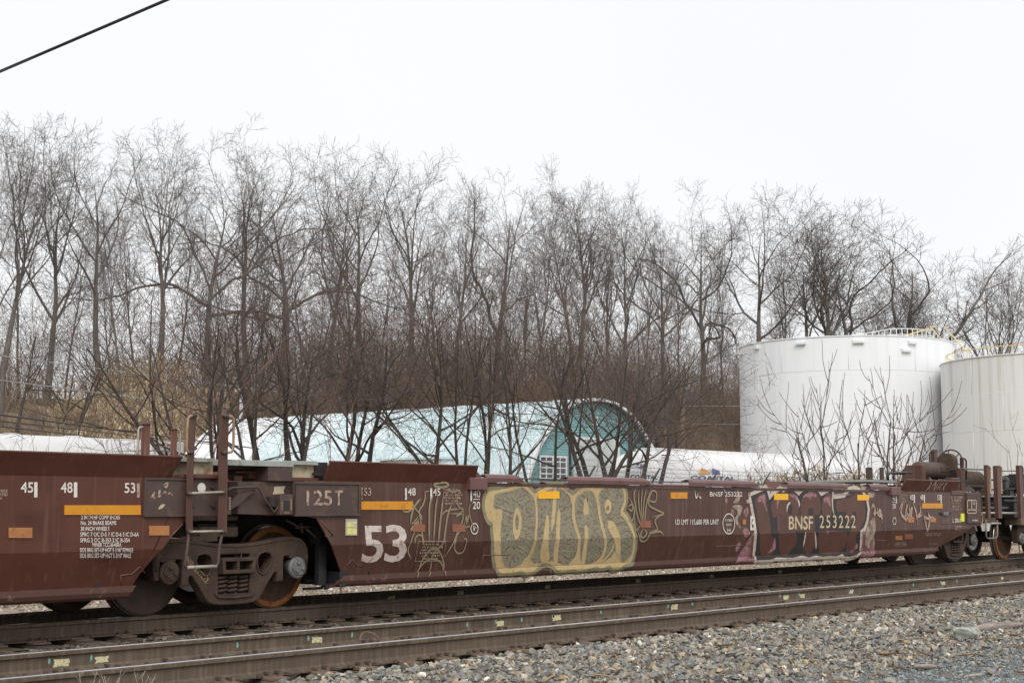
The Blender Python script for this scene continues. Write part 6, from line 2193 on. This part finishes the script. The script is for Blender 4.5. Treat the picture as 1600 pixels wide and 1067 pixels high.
# ================================================================== bare trees and brush
def grow(r, spec):
    """Recursive branching; returns polylines per level: list of (points Nx3, radii N)."""
    out = [[] for _ in range(len(spec['len']))]
    nlev = len(spec['len'])

    def branch(p, d, L, rad, lev):
        seg = spec['seg'][lev]
        n = max(2, int(round(L / seg)))
        step = L / n
        pts, rads = [p.copy()], [rad]
        wig, trop = spec['wig'][lev], spec['trop'][lev]
        tipr = rad * spec['tip'][lev]
        bias = r.normal(0, 1, 3) * wig * 0.35
        for i in range(n):
            d = d + r.normal(0, wig, 3) + bias * 0.3
            d[2] += trop
            d = d / np.linalg.norm(d)
            p = p + d * step
            pts.append(p.copy())
            rads.append(rad + (tipr - rad) * ((i + 1) / n) ** spec.get('taper', 0.9))
        out[lev].append((np.array(pts), np.array(rads)))
        if lev + 1 >= nlev:
            return
        k = spec['kids'][lev]
        cnt = max(1, int(round(k * (0.8 + 0.4 * r.random()) * (1 if lev == 0 else min(1.4, L / spec['len'][lev])))))
        t0 = spec['t0'][lev]
        az = r.uniform(0, 6.28)
        for j in range(cnt):
            t = t0 + (1 - t0) * ((j + r.uniform(0.15, 0.9)) / cnt)
            t = min(t, 0.985)
            f = t * n
            i = min(int(f), n - 1)
            q = pts[i] + (pts[i + 1] - pts[i]) * (f - i)
            dd = pts[i + 1] - pts[i]
            dd = dd / np.linalg.norm(dd)
            rr = rads[i] + (rads[i + 1] - rads[i]) * (f - i)
            az += 2.4 + r.normal(0, 0.5)
            a1 = np.cross(dd, [0.3, 0.2, 1.0] if abs(dd[2]) < 0.9 else [1, 0, 0])
            a1 /= np.linalg.norm(a1)
            a2 = np.cross(dd, a1)
            ang = math.radians(r.normal(*spec['ang'][lev]))
            nd = dd * math.cos(ang) + (a1 * math.cos(az) + a2 * math.sin(az)) * math.sin(ang)
            cl = spec['len'][lev + 1] * r.uniform(0.65, 1.25) * (1.0 - spec['short'][lev] * (t - t0) / (1 - t0 + 1e-6))
            cr = min(rr * spec['rr'][lev] * r.uniform(0.8, 1.1), rr * 0.95)
            cr = max(cr, spec['minr'])
            branch(q, nd, cl, cr, lev + 1)

    for st in spec['stems'](r):
        branch(np.array(st[0], float), np.array(st[1], float), st[2], st[3], 0)
    return out


def polylines_mesh(lines, sides):
    """Tubes for many polylines at once (grouped by point count)."""
    Vs, Fs, off = [], [], 0
    groups = {}
    for P, R in lines:
        groups.setdefault(len(P), []).append((P, R))
    for n, L in groups.items():
        P = np.stack([a for a, _ in L])
        R = np.stack([b for _, b in L])
        T = np.gradient(P, axis=1)
        T /= np.linalg.norm(T, axis=2)[..., None] + 1e-9
        ref = np.where(np.abs(T[:, :1, 2:3]) < 0.85, np.array([0, 0, 1.0]), np.array([1.0, 0, 0]))
        A = np.cross(T, np.broadcast_to(ref, T.shape))
        A /= np.linalg.norm(A, axis=2)[..., None] + 1e-9
        B = np.cross(T, A)
        ang = np.arange(sides) * 2 * np.pi / sides
        V = P[:, :, None, :] + R[:, :, None, None] * (A[:, :, None, :] * np.cos(ang)[None, None, :, None] + B[:, :, None, :] * np.sin(ang)[None, None, :, None])
        m = len(L)
        Vs.append(V.reshape(-1, 3))
        base = off + (np.arange(m) * n * sides)[:, None, None]
        i = np.arange(n - 1)[None, :, None] * sides
        k = np.arange(sides)[None, None, :]
        k2 = (k + 1) % sides
        q = np.stack([base + i + k, base + i + k2, base + i + sides + k2, base + i + sides + k], -1).reshape(-1, 4)
        Fs.append(q)
        off += m * n * sides
    return np.concatenate(Vs), np.concatenate(Fs)


def tree_meshes(seed, spec, split, sides, mats):
    r = np.random.default_rng(seed)
    lv = grow(r, spec)
    parts = []
    for (a, b), s_, mt in zip(split, sides, mats):
        Vs, Fs, off = [], [], 0
        for lev in range(a, b):
            if not lv[lev]:
                continue
            V, F = polylines_mesh(lv[lev], max(3, s_ - (lev - a) * 2))
            Vs.append(V)
            Fs.append(F + off)
            off += len(V)
        parts.append(np_mesh('branches', np.concatenate(Vs), np.concatenate(Fs), mt, smooth=True))
    return parts


def forest_spec(h, kind, seed=0):
    q = np.random.default_rng(seed)
    f1, f2, f3, f4 = q.uniform(.8, 1.25), q.uniform(-.1, .12), q.uniform(-8, 9), q.uniform(.75, 1.25)
    lean = {'straight': 0.03, 'fork': 0.05, 'lean': 0.22, 'spread': 0.08, 'slim': 0.04}[kind]

    def stems(r):
        out = []
        a = r.uniform(0, 6.28)
        k = 2 if kind == 'fork' and r.random() < 0.7 else 1
        for i in range(k):
            ll = lean + 0.10 * i
            d = np.array([math.cos(a + i * 3.0) * ll, math.sin(a + i * 3.0) * ll, 1.0])
            out.append(((0.25 * i, 0.1 * i, -0.4), d / np.linalg.norm(d), h * (0.80 - 0.08 * i), {'slim': 0.17, 'spread': 0.38}.get(kind, 0.31) * (1 - 0.2 * i)))
        return out
    wide = kind == 'spread'
    return dict(stems=stems, len=[h * .8, h * f1 * (.44 if not wide else .58), h * .15, h * .066, h * .032], seg=[1.0, 0.8, 0.5, 0.40, 0.32], wig=[0.040, 0.105 if not wide else 0.19, 0.13, 0.08, 0.06], trop=[0.035, 0.085, 0.07, 0.06, 0.04], tip=[0.07, 0.16, 0.28, 0.5, 0.7],
                kids=[{'slim': 8, 'spread': 8}.get(kind, 10) * f4, 10, 7.5, 4.6], t0=[f2 + (0.42 if not wide else 0.30), 0.16, 0.10, 0.10], ang=[(f3 + (32 if not wide else 50), 10), (42, 11), (42, 11), (40, 12)], short=[0.55, 0.45, 0.4, 0.3], rr=[0.72, 0.64, 0.58, 0.65], minr=0.0098)


def scrub_spec(h, kind):
    def stems(r):
        n = {'multi': 6, 'single': 1, 'pair': 3}[kind]
        out = []
        for i in range(n):
            a = 6.28 * i / n + r.uniform(-.5, .5)
            ll = r.uniform(0.10, 0.62) if kind == 'multi' else r.uniform(0.03, 0.22)
            d = np.array([math.cos(a) * ll, math.sin(a) * ll, 1.0])
            out.append(((math.cos(a) * 0.16, math.sin(a) * 0.16, -0.25), d / np.linalg.norm(d), h * r.uniform(0.68, 0.85), r.uniform(0.055, 0.095) if kind == 'multi' else r.uniform(0.085, 0.12)))
        return out
    k0 = {'multi': 7, 'single': 13, 'pair': 9}[kind]
    return dict(stems=stems, len=[h * .8, h * .46, h * .22, h * .11, h * .06], seg=[0.42, 0.32, 0.22, 0.17, 0.15], wig=[0.065, 0.12, 0.15, 0.15, 0.14], trop=[0.02, 0.035, 0.035, 0.03, 0.03], tip=[0.12, 0.16, 0.3, 0.45, 0.6],
                kids=[k0, 6.4, 4.6, 2.9], t0=[0.50, 0.15, 0.12, 0.12], ang=[(46, 13), (42, 14), (45, 16), (48, 18)], short=[0.4, 0.4, 0.35, 0.3], rr=[0.62, 0.58, 0.6, 0.65], minr=0.0042)


def sumac_spec(h):
    def stems(r):
        out = []
        for i in range(2):
            a = 3.1 * i + r.uniform(0, 1)
            ll = r.uniform(0.08, 0.32)
            d = np.array([math.cos(a) * ll, math.sin(a) * ll, 1.0])
            out.append(((math.cos(a) * .1, math.sin(a) * .1, -0.2), d / np.linalg.norm(d), h * r.uniform(0.55, 0.75), 0.055))
        return out
    return dict(stems=stems, len=[h * .7, h * .42, h * .22], seg=[0.28, 0.2, 0.14], wig=[0.06, 0.08, 0.08], trop=[0.02, 0.07, 0.09], tip=[0.35, 0.4, 0.55], kids=[7, 5.6], t0=[0.30, 0.22], ang=[(46, 9), (44, 10)], short=[0.25, 0.2], rr=[0.6, 0.65], minr=0.0115)


def tree_kind(name, seed, spec, h, mats, split=((0, 2), (2, 5)), sides=(7, 3)):
    trunk, crown = tree_meshes(seed, spec, split, sides, mats)
    trunk.name, crown.name = name + '_trunk', name + '_crown'
    return (h, trunk, crown)


bk = (M['bark'], M['bark_twig'])
FOREST = {}
for i, kd in enumerate(('straight', 'fork', 'lean', 'spread', 'slim', 'fork', 'straight', 'spread', 'slim', 'fork', 'spread', 'straight', 'lean', 'fork')):
    FOREST.setdefault(kd, []).append(tree_kind('forest', 100 + i, forest_spec(20.0, kd, 40 + i), 20.0, bk))
dk_ = (M['bark_dark'], M['bark_dark_twig'])
SCRUB = {}
for i, kd in enumerate(('multi', 'single', 'pair', 'multi', 'single')):
    SCRUB.setdefault(kd, []).append(tree_kind('scrub', 300 + i, scrub_spec(7.0, kd), 7.0, dk_))
SUMAC = [tree_kind('sumac', 500 + i, sumac_spec(4.5), 4.5, (M['sumac'], M['bark_dark_twig']), ((0, 2), (2, 3)), (6, 4)) for i in range(2)]
WHIP = [tree_kind('whip', 520 + i, dict(stems=lambda r: [((0, 0, -.1), np.array([r.uniform(-.15, .15), r.uniform(-.15, .15), 1.0]), 2.6, 0.012) for _ in range(2)], len=[2.6, 1.4, 0.6], seg=[0.3, 0.25, 0.2], wig=[0.04, 0.05, 0.06], trop=[0.01, 0.04, 0.05],
                   tip=[0.4, 0.4, 0.5], kids=[4, 2.5], t0=[0.3, 0.3], ang=[(32, 8), (34, 8)], short=[0.3, 0.2], rr=[0.65, 0.65], minr=0.006), 3.0, (M['red_twig'], M['red_twig']), ((0, 1), (1, 3)), (5, 4)) for i in range(2)]


def true_top(k):
    return max(v.co.z for v in k[2].vertices)


def height_of(me_pair, q):
    a = np.empty(len(me_pair[2].vertices) * 3, np.float32)
    me_pair[2].vertices.foreach_get('co', a)
    return float(np.quantile(a[2::3], q))


HT = {}
for pool, q in [(p, 0.995) for p in FOREST.values()] + [(p, 0.99) for p in list(SCRUB.values()) + [SUMAC, WHIP]]:
    for k in pool:
        HT[id(k[2])] = height_of(k, q)


def plant(name, kind, px, ytop, Y, label, cat, group, rz, wide=1.0, base=None):
    x, ztop = xz(px, ytop, Y)
    zb = float(hz(x, Y)) if base is None else base
    s = (ztop - zb) / HT[id(kind[2])]
    t = thing(name, label, cat, (x, Y, zb), group, rz, (s * wide, s * wide, s))
    new_obj('trunk', kind[1], t)
    new_obj('crown', kind[2], t)
    return t


# the named front row along the crest of the hill: (px, top y, distance, kind, variant, turn, label)
ROW = [(18, 186, 78, 'fork', 0, 0.4, 'big twin stemmed bare tree at the far left of the wooded hill'), (88, 196, 80, 'straight', 0, 1.2, 'tall straight ivy grey tree second from the left on the hill'), (168, 206, 79, 'straight', 1, 2.4, 'tall narrow tree above the left part of the tan reeds'),
       (200, 300, 74, 'slim', 0, 0.2, 'lower slim tree above the tan reeds, leaning among taller ones'), (262, 192, 81, 'fork', 1, 3.2, 'tall tree with a wide fan top above the ladder of the left car'), (330, 214, 82, 'spread', 0, 4.1, 'wide topped tree directly behind the thickest scrub tree'),
       (395, 202, 82, 'fork', 0, 5.0, 'highest tree behind the white end of the barn roof'), (455, 228, 80, 'spread', 1, 0.9, 'arching tree above the 125T panel on the hill'), (520, 250, 82, 'fork', 1, 1.5, 'many limbed tree over the rear half of the barn roof'), (572, 232, 83, 'straight', 0, 2.2, 'tall tree over the middle of the barn roof'),
       (640, 228, 81, 'fork', 0, 2.9, 'rounded crown tree standing highest over the barn'), (705, 285, 78, 'lean', 0, 3.4, 'tree leaning right over the barn roof with a bare slanting trunk'), (775, 264, 79, 'spread', 1, 0.3, 'fine topped tree on the hill above the cream DMAR graffiti'), (842, 300, 76, 'slim', 1, 4.4, 'slim tree just left of the barn front peak'),
       (893, 262, 78, 'fork', 1, 5.2, 'tall tree straight above the teal barn front'), (968, 292, 77, 'straight', 1, 0.1, 'upright tree right of the barn front on the hill'), (1040, 300, 73, 'lean', 0, 0.5, 'slanting trunk tree above the wooden utility pole'), (1098, 288, 75, 'spread', 0, 1.9, 'broad crowned tree between utility pole and large tank'),
       (1188, 312, 70, 'straight', 0, 3.3, 'straight tree behind the left edge of the large tank'), (1258, 304, 66, 'fork', 0, 4.0, 'forked tree behind the middle of the large tank'), (1318, 330, 65, 'spread', 0, 5.5, 'wide arching tree behind the large tank walkway'), (1392, 322, 64, 'spread', 1, 2.0, 'big spreading oak like tree behind the tank stair'),
       (1440, 420, 62, 'fork', 1, 1.1, 'short dense tree behind the top of the yellow handrail'), (1545, 398, 60, 'fork', 1, 3.9, 'upright forking tree alone behind the stained tank'), (1650, 430, 60, 'straight', 0, 0.7, 'straight tree partly cut by the right edge')]
for i, (px, yt, Y, kd, v, rz, lb) in enumerate(ROW):
    pool = FOREST[kd]
    plant('bare_tree', pool[(v + i) % len(pool)], px, yt, Y, lb, 'tree', 'bare trees along the hilltop', rz, 1.3 if 1150 < px < 1500 else 1.0)
# filler stems behind them, two in each gap of the front row
SHORT = ['twin stemmed tree', 'straight ivy grey tree', 'narrow reed bank tree', 'lower slim leaning tree', 'fan topped tree', 'wide topped tree', 'white roof end tree', 'arching tree', 'many limbed tree', 'mid roof tree', 'rounded crown tree', 'slanting tree', 'dense fine topped tree', 'slim barn peak tree',
         'barn front tree', 'upright tree', 'slanting pole side tree', 'broad crowned tree', 'tank edge tree', 'forked tank tree', 'arching walkway tree', 'oak like tree', 'short dense tree', 'upright forking tree', 'tree cut at edge']
rr = random.Random(12)
for i in range(len(ROW) - 1):
    for j, (kd, ft) in enumerate((('slim', 'slim back tree'), ('straight', 'fainter deeper tree'))):
        if j == 1 and (i < 5 or i % 2):
            continue
        if kd == 'straight' and i % 3 == 1:
            kd = 'lean'
        px = ROW[i][0] + (ROW[i + 1][0] - ROW[i][0]) * (0.35 + 0.35 * j + rr.uniform(-.1, .1))
        base_top = float(np.interp(px, [0, 250, 650, 900, 1150, 1300, 1420, 1480, 1600], [260, 280, 310, 325, 350, 375, 420, 480, 455]))
        pool = FOREST[kd]
        plant('bare_tree', rr.choice(pool), px, base_top + rr.uniform(-5, 70), float(np.interp(px, [0, 800, 1600], [87, 85, 70])) + 8 * j + rr.uniform(0, 4),
              '%s between the %s and the %s' % (ft, SHORT[i], SHORT[i + 1]), 'tree', 'bare trees deep in the wood', rr.uniform(0, 6.28), 0.85)
# smaller understorey trees on the slope
for px, yt, kd, lb in ((30, 440, 'single', 'low twiggy tree under the twin stemmed tree at the left'), (110, 470, 'pair', 'low twiggy tree at the left end of the tan reeds'), (330, 450, 'single', 'low twiggy tree at the right end of the tan reeds'), (455, 470, 'pair', 'low twiggy tree on the slope above the white roof end'),
                       (560, 450, 'multi', 'low twiggy tree on the slope above the left half of the blue roof'), (640, 480, 'single', 'low twiggy tree on the slope above the middle of the blue roof'), (720, 470, 'pair', 'low twiggy tree on the slope above the dormer'), (830, 500, 'single', 'low twiggy tree just up the slope from the barn peak'),
                       (1000, 500, 'multi', 'low twiggy tree on the slope right of the barn'), (1110, 520, 'pair', 'low twiggy tree right of the wooden pole'), (1140, 480, 'single', 'low twiggy tree touching the left edge of the large tank')):
    pool = SCRUB[kd]
    plant('small_tree', rr.choice(pool), px, yt, rr.uniform(66, 76), lb, 'tree', 'low trees in the hill thicket', rr.uniform(0, 6.28), 1.0)

# dark scrub trees between the train and the barn
SC = [(385, 305, 25.0, 'multi', 0, 0.3, 1.1, 'thick dark many stemmed tree behind the 125T panel of the car'), (352, 345, 24.0, 'single', 0, 1.4, 0.8, 'slender dark tree just right of the ladder post'), (470, 350, 26.5, 'pair', 0, 2.2, 1.1, 'gnarled dark tree against the white and blue roof'),
      (555, 385, 28, 'pair', 0, 3.0, 1.0, 'twiggy brown tree over the guide flange of the car'), (663, 395, 25.5, 'single', 1, 4.2, 0.9, 'single straight black trunk before the barn roof'),
      (742, 345, 25.0, 'multi', 1, 5.0, 0.85, 'group of black stems before the dormer windows'), (815, 440, 23.5, 'single', 0, 2.6, 0.7, 'thin leaning stem in front of the barn roof edge'), (897, 365, 24.0, 'multi', 0, 2.9, 0.95, 'big clump of dark trunks hiding the barn doors'),
      (940, 395, 25.5, 'pair', 0, 0.4, 1.0, 'dark vase shaped tree at the right half of the barn front'), (985, 440, 27.5, 'pair', 0, 4.8, 1.0, 'arching brown tree above the lettered tank trailer'), (1050, 505, 34, 'pair', 0, 1.7, 1.1, 'low spreading brown tree by the wooden utility pole')]
for px, yt, Y, kd, v, rz, wd, lb in SC:
    pool = SCRUB[kd]
    plant('scrub_tree', pool[v % len(pool)], px, yt, Y, lb, 'tree', 'dark scrub trees behind the train', rz, wd, -0.55)
SU = [(1275, 560, 23.0, 0, 0.4, 0.7, 'sumac with a straight grey stem in front of the large tank'), (1356, 580, 23.5, 1, 2.0, 0.8, 'sumac with outward bent branches right of the straight one'), (1405, 575, 24.5, 0, 3.6, 0.8, 'sumac reaching across the join of the two tanks')]
for px, yt, Y, v, rz, wd, lb in SU:
    plant('sumac_tree', SUMAC[v], px, yt, Y, lb, 'tree', 'sumac before the tanks', rz, wd, -0.55)
for px, yt, Y, v, lb in ((292, 470, 21.0, 0, 'red shooted sapling rising behind the ladder'), (270, 560, 21.5, 1, 'red twig sapling left of the ladder post'), (222, 590, 20.6, 0, 'red twig sapling behind the round stanchion'), (182, 640, 21.0, 1, 'short red shoots above the left car'),
                         (538, 530, 21.5, 1, 'red shoot standing before the barn roof'), (820, 560, 21.8, 0, 'reddish shoot left of the barn front'), (1200, 660, 23, 1, 'twiggy weed left of the sumacs'), (1585, 640, 20.5, 0, 'bare reddish twig before the stained tank at the right edge')):
    plant('sapling', WHIP[v], px, yt, Y, lb, 'sapling', 'saplings along the fence', 1.3 * px, 0.8, -0.55)

# undergrowth ---------------------------------------------------------
def brush_variants(n, seed, stems, h, rad, spreadr, lean=0.35, twigs=5):
    out = []
    for k in range(n):
        r = np.random.default_rng(seed + k)
        lines = []
        for i in range(stems):
            a = r.uniform(0, 6.28)
            p = np.array([math.cos(a), math.sin(a), 0]) * spreadr * math.sqrt(r.random())
            d = np.array([r.normal(0, lean), r.normal(0, lean), 1.0])
            d /= np.linalg.norm(d)
            L = h * r.uniform(0.5, 1.1)
            pts, rs = [p], [rad]
            for s_ in range(4):
                d = d + r.normal(0, 0.16, 3)
                d /= np.linalg.norm(d)
                p = p + d * L / 4
                pts.append(p)
                rs.append(rad * (1 - 0.2 * (s_ + 1)))
            lines.append((np.array(pts), np.array(rs)))
            for j in range(twigs):
                t = r.uniform(0.15, 0.98) * 4
                i0 = min(int(t), 3)
                q = pts[i0] + (pts[i0 + 1] - pts[i0]) * (t - i0)
                dd = d + r.normal(0, 0.75, 3)
                dd /= np.linalg.norm(dd)
                l2 = L * r.uniform(0.15, 0.4)
                lines.append((np.stack([q, q + dd * l2]), np.array([rad * .55, rad * .32])))
        V, F = polylines_mesh(lines, 3)
        T = np.concatenate([F[:, [0, 1, 2]], F[:, [0, 2, 3]]])
        out.append((V, T))
    return out


def scatter_brush(name, label, variants, P, size, mat, seed, lo=0.7, hi=1.3, tilt=0.2, cat='undergrowth'):
    r = np.random.default_rng(seed)
    S = size * r.uniform(lo, hi, len(P)) * (1 + 0.35 * vnoise(P[:, 0], P[:, 1], 4.5, 11))
    V, F, A = scatter(variants, P, S, rand_rot(len(P), r, tilt), r.uniform(0, 1, len(P)), r)
    o = new_obj(name, np_mesh(name, V, F, mat, A))
    tag(o, label, cat, kind='stuff')


def slope_points(n, seed, y0, y1, xr=(18, 215), dens=None):
    r = np.random.default_rng(seed)
    X = r.uniform(xr[0], xr[1], n)
    Y = hill_foot(X) + r.uniform(y0, y1, n)
    P = np.stack([X, Y, hz(X, Y) - 0.1], 1)
    px, py, w = pix(P)
    ok = (w > 1) & (px > -150) & (px < 1250)
    return P[ok], px[ok], py[ok], r


BR = brush_variants(6, 40, 6, 2.6, 0.013, 0.8, 0.30, 6)
P, px, py, r = slope_points(3200, 5, -4, 34)
keep = ~((px > 140) & (px < 300) & (P[:, 1] < hill_foot(P[:, 0]) + 20) & (r.uniform(0, 1, len(P)) < 0.6))
scatter_brush('hill_undergrowth', 'brown leafless brush covering the hillside under the trees', BR, P[keep], 1.0, M['brush'], 6, 0.55, 1.5)
BT = brush_variants(5, 60, 6, 7.5, 0.016, 1.3, 0.15, 10)
P, px, py, r = slope_points(2300, 8, 12, 40)
keep = ((px > 330) | (P[:, 1] > hill_foot(P[:, 0]) + 22)) & ((px > 300) | (r.uniform(0, 1, len(P)) < 0.35))
scatter_brush('hill_thicket', 'tall grey brown thicket between the tree trunks', BT, P[keep], 1.0, M['brush'], 9, 0.5, 1.2)
# dry reeds: flat blades with a plume
rv = []
for k in range(5):
    r_ = np.random.default_rng(90 + k)
    Vs, Fs, off = [], [], 0
    for i in range(14):
        p = np.array([r_.normal(0, .35), r_.normal(0, .35), 0])
        h = r_.uniform(1.5, 2.5)
        ln = np.array([r_.normal(0, .16), r_.normal(0, .16), 1.0])
        w = np.array([r_.normal(), r_.normal(), 0])
        w = w / np.linalg.norm(w) * 0.014
        q = p + ln * h
        e = q + np.array([r_.normal(0, .1), r_.normal(0, .1), 0.22])
        V = np.array([p - w, p + w, q + w * .8, q - w * .8, (q + e) / 2 + w * 3.2, (q + e) / 2 - w * 3.2, e])
        Vs.append(V)
        Fs.append(np.array([[0, 1, 2], [0, 2, 3], [3, 2, 4], [3, 4, 5], [5, 4, 6]]) + off)
        off += 7
    rv.append((np.concatenate(Vs), np.concatenate(Fs)))
r = np.random.default_rng(77)
n = 6000
PX, Yr = np.clip(r.normal(222, 44, n), 90, 340), np.clip(r.normal(66, 5.0, n), 57, 79)
C = np.array([at(a, 650, b) for a, b in zip(PX, Yr)])
C[:, 2] = hz(C[:, 0], C[:, 1]) - 0.05
ok = vnoise(C[:, 0], C[:, 1], 2.2, 8) + r.normal(0, .5, n) > -0.25
scatter_brush('dry_reeds', 'stand of tall tan reeds on the hillside at the left', rv, C[ok], 0.95, M['reed'], 78, 0.7, 1.2, 0.12, 'reeds')
# weeds and brush along the fence and the yard edge
BW = brush_variants(6, 120, 8, 1.7, 0.0065, 0.45, 0.30, 6)
r = np.random.default_rng(31)
X = r.uniform(12, 50, 210)
Y = r.uniform(23.9, 27.5, 210)
P = np.stack([X, Y, np.full(210, -0.55)], 1)
scatter_brush('fence_weeds', 'leafless weeds and brambles growing along the chain link fence', BW, P, 1.0, M['brush'], 32, 0.7, 1.45)
X = r.uniform(38, 56, 170)
Y = r.uniform(23.6, 27.0, 170)
P = np.stack([X, Y, np.full(170, -0.55)], 1)
scatter_brush('yard_weeds', 'tall dry weeds in front of the white tank at the right', BW, P, 1.0, M['brush'], 33, 1.0, 1.75)
r = np.random.default_rng(35)
X = r.uniform(41, 56, 120)
P = np.stack([X, r.uniform(23.6, 26.5, 120), np.full(120, -0.5)], 1)
scatter_brush('seed_heads', 'pale dry grass plumes among the weeds by the tank', rv, P, 0.85, M['reed'], 36, 0.7, 1.25, 0.15, 'grass')
r = np.random.default_rng(37)
BV = brush_variants(5, 140, 10, 1.5, 0.006, 0.5, 0.75, 7)
X = r.uniform(12.5, 21.5, 60)
P = np.stack([X, r.uniform(23.6, 26, 60), np.full(60, 0.2)], 1)
scatter_brush('bramble', 'arching brambles in front of the left white trailer', BV, P, 1.0, M['brush'], 38, 0.8, 1.35)
# litter of leaves and twigs on the ballast shoulder
lv = []
for k in range(4):
    r_ = np.random.default_rng(200 + k)
    V = np.array([[-1, 0, 0], [-.3, -.5, .1], [.5, -.4, .25], [1.1, 0, .1], [.4, .5, .2], [-.4, .45, .05]]) + r_.normal(0, .08, (6, 3))
    lv.append((V, np.array([[0, 1, 5], [1, 4, 5], [1, 2, 4], [2, 3, 4]])))
r = np.random.default_rng(41)
P, w = spread(2600, 8, 45, 4.6, 9.1, r, lambda X, Y: np.maximum(bedz(X, Y), pathz(X, Y)) + 0.035, 150, 16)
scatter_brush('fallen_leaves', 'scattered dead leaves and bark chips on the gravel', lv, P, 0.022, M['litter'], 42, 0.5, 1.5, 0.6, 'leaves')
tw = []
for k in range(4):
    r_ = np.random.default_rng(220 + k)
    pts = np.cumsum(np.concatenate([[[0, 0, 0]], np.array([[1, 0, 0]] * 4) + r_.normal(0, .18, (4, 3)) * np.array([1, 1, .3])]), 0)
    V, F = polylines_mesh([(pts * 0.25, np.array([.03, .035, .03, .025, .015]))], 4)
    tw.append((V, np.concatenate([F[:, [0, 1, 2]], F[:, [0, 2, 3]]])))
P, w = spread(260, 8, 40, 4.8, 8.6, r, lambda X, Y: np.maximum(bedz(X, Y), pathz(X, Y)) + 0.04, 150, 16)
scatter_brush('fallen_twigs', 'bits of broken stick lying on the gravel', tw, P, 0.22, M['litter'], 43, 0.5, 1.6, 0.15, 'twigs')
# ================================================================== small things on the ballast
def lump(name, label, cat, px, py, Y, size, mat, seed, sub=3, squash=(1, 1, 1), rz=0.0):
    x, z = xz(px, py, Y)
    zb = max(float(bedz(x, Y)), float(pathz(x, Y))) + 0.02
    bm = bmesh.new()
    bmesh.ops.create_icosphere(bm, subdivisions=sub, radius=1)
    r = np.random.default_rng(seed)
    planes = r.normal(size=(9, 3))
    planes /= np.linalg.norm(planes, axis=1)[:, None]
    ds = r.uniform(0.55, 0.85, 9)
    for v in bm.verts:
        p = np.array(v.co[:])
        for n_, d in zip(planes, ds):
            e = p @ n_ - d
            if e > 0:
                p = p - n_ * e
        p = p + 0.025 * np.sin(p[[1, 2, 0]] * 9 + seed)
        v.co = p * np.array(squash) * size
    me = bpy.data.meshes.new(name)
    bm.to_mesh(me)
    bm.free()
    me.materials.append(mat)
    o = new_obj(name, me, None, (x, Y, zb + size * squash[2] * 0.45))
    o.rotation_euler = (0.15, 0.1, rz)
    tag(o, label, cat)
    return o


lump('boulder', 'large pale angular rock lying on the gravel at the right', 'rock', 1512, 1006, 7.45, 0.19, M['rock'], 3, 4, (1.15, 0.75, 0.58), -0.35)
lump('boulder', 'small brown stone on the blue chips near the bottom right corner', 'rock', 1547, 1053, 6.1, 0.055, M['driftwood'], 9, 3, (1, .8, .8))


def plank(name, label, pts, Y0, Y1, r, mat, seed, cat):
    rr_ = random.Random(seed)
    P = []
    n = len(pts)
    for i, (px, py) in enumerate(pts):
        Y = Y0 + (Y1 - Y0) * i / (n - 1)
        x, _ = xz(px, py, Y)
        P.append((x, Y, max(float(bedz(x, Y)), float(pathz(x, Y))) + 0.045))
    P = smooth_line(P, 4)
    R = [r * (0.35 + 0.75 * math.sin(math.pi * min(1, max(0.05, i / (len(P) - 1)))) * rr_.uniform(0.8, 1.2)) for i in range(len(P))]
    mb = MB(P[0])
    mb.tube(P, R, 7)
    o = mb.build(name, mat, None, P[0])
    tag(o, label, cat)
    return o


plank('driftwood', 'long weathered grey piece of timber lying beyond the pale rock', [(1512, 993), (1535, 990), (1562, 988), (1600, 987)], 7.75, 7.6, 0.055, M['driftwood'], 4, 'wood')
plank('driftwood', 'short brown splinter of timber left of the pale rock', [(1446, 995), (1458, 998), (1472, 1000)], 7.9, 7.8, 0.022, M['tie'], 5, 'wood')
plank('driftwood', 'split bleached stick with a dark end on the blue chips', [(1428, 1046), (1444, 1048), (1464, 1049)], 6.75, 6.6, 0.026, M['driftwood'], 6, 'wood')
plank('driftwood', 'thin pale stick near the bottom right corner', [(1506, 1054), (1520, 1055), (1536, 1056)], 6.1, 6.05, 0.012, M['rung'], 7, 'wood')
# bent rusty strap on the near rail foot
x, z = xz(590, 992, 9.56)
P = [(*xz(575, 1001, 9.55), 0), (*xz(582, 991, 9.53), 0), (*xz(590, 988, 9.53), 0), (*xz(600, 992, 9.54), 0), (*xz(606, 999, 9.55), 0)]
mb = MB((x, 9.56, 0))
mb.tube(smooth_line([(a, 9.66, c) for a, c, _ in P], 4), 0.008, 5)
tag(mb.build('metal_strap', M['plate'], None, (x, 9.56, 0)), 'bent rusty strap sticking up behind the nearest rail', 'scrap metal')
# dry stalks in front of the near rail at the bottom left
for i, (px, lb) in enumerate(((137, 'dry weed stalks at the bottom edge below the paint daubed rail, left pair'), (177, 'dry weed stalks at the bottom edge, middle tuft of three'), (226, 'dry weed stalks leaning at the bottom edge, right tuft of three'))):
    x, _ = xz(px, 1067, 9.25)
    r_ = random.Random(i)
    t = thing('dry_weed', lb, 'weed', (x, 9.25, -0.3), 'dry weeds before the near rail')
    for k in range(5):
        a, b = r_.uniform(-.06, .06), r_.uniform(-.03, .03)
        h = r_.uniform(.18, .34)
        mb = MB((x, 9.25, -0.3))
        q = [(x + a * .3, 9.25 + b, -.3), (x + a, 9.25 + b, -.3 + h * .6), (x + a * 2, 9.25 + b, -.3 + h)]
        mb.tube(q, [.0028, .0022, .0015], 4)
        for j in range(4):
            e = Vector(q[1]).lerp(Vector(q[2]), r_.random())
            mb.tube([tuple(e), tuple(e + Vector((r_.uniform(-.05, .05), 0, r_.uniform(.02, .06))))], .0014, 3)
        mb.build('stalk', M['rung'], t)
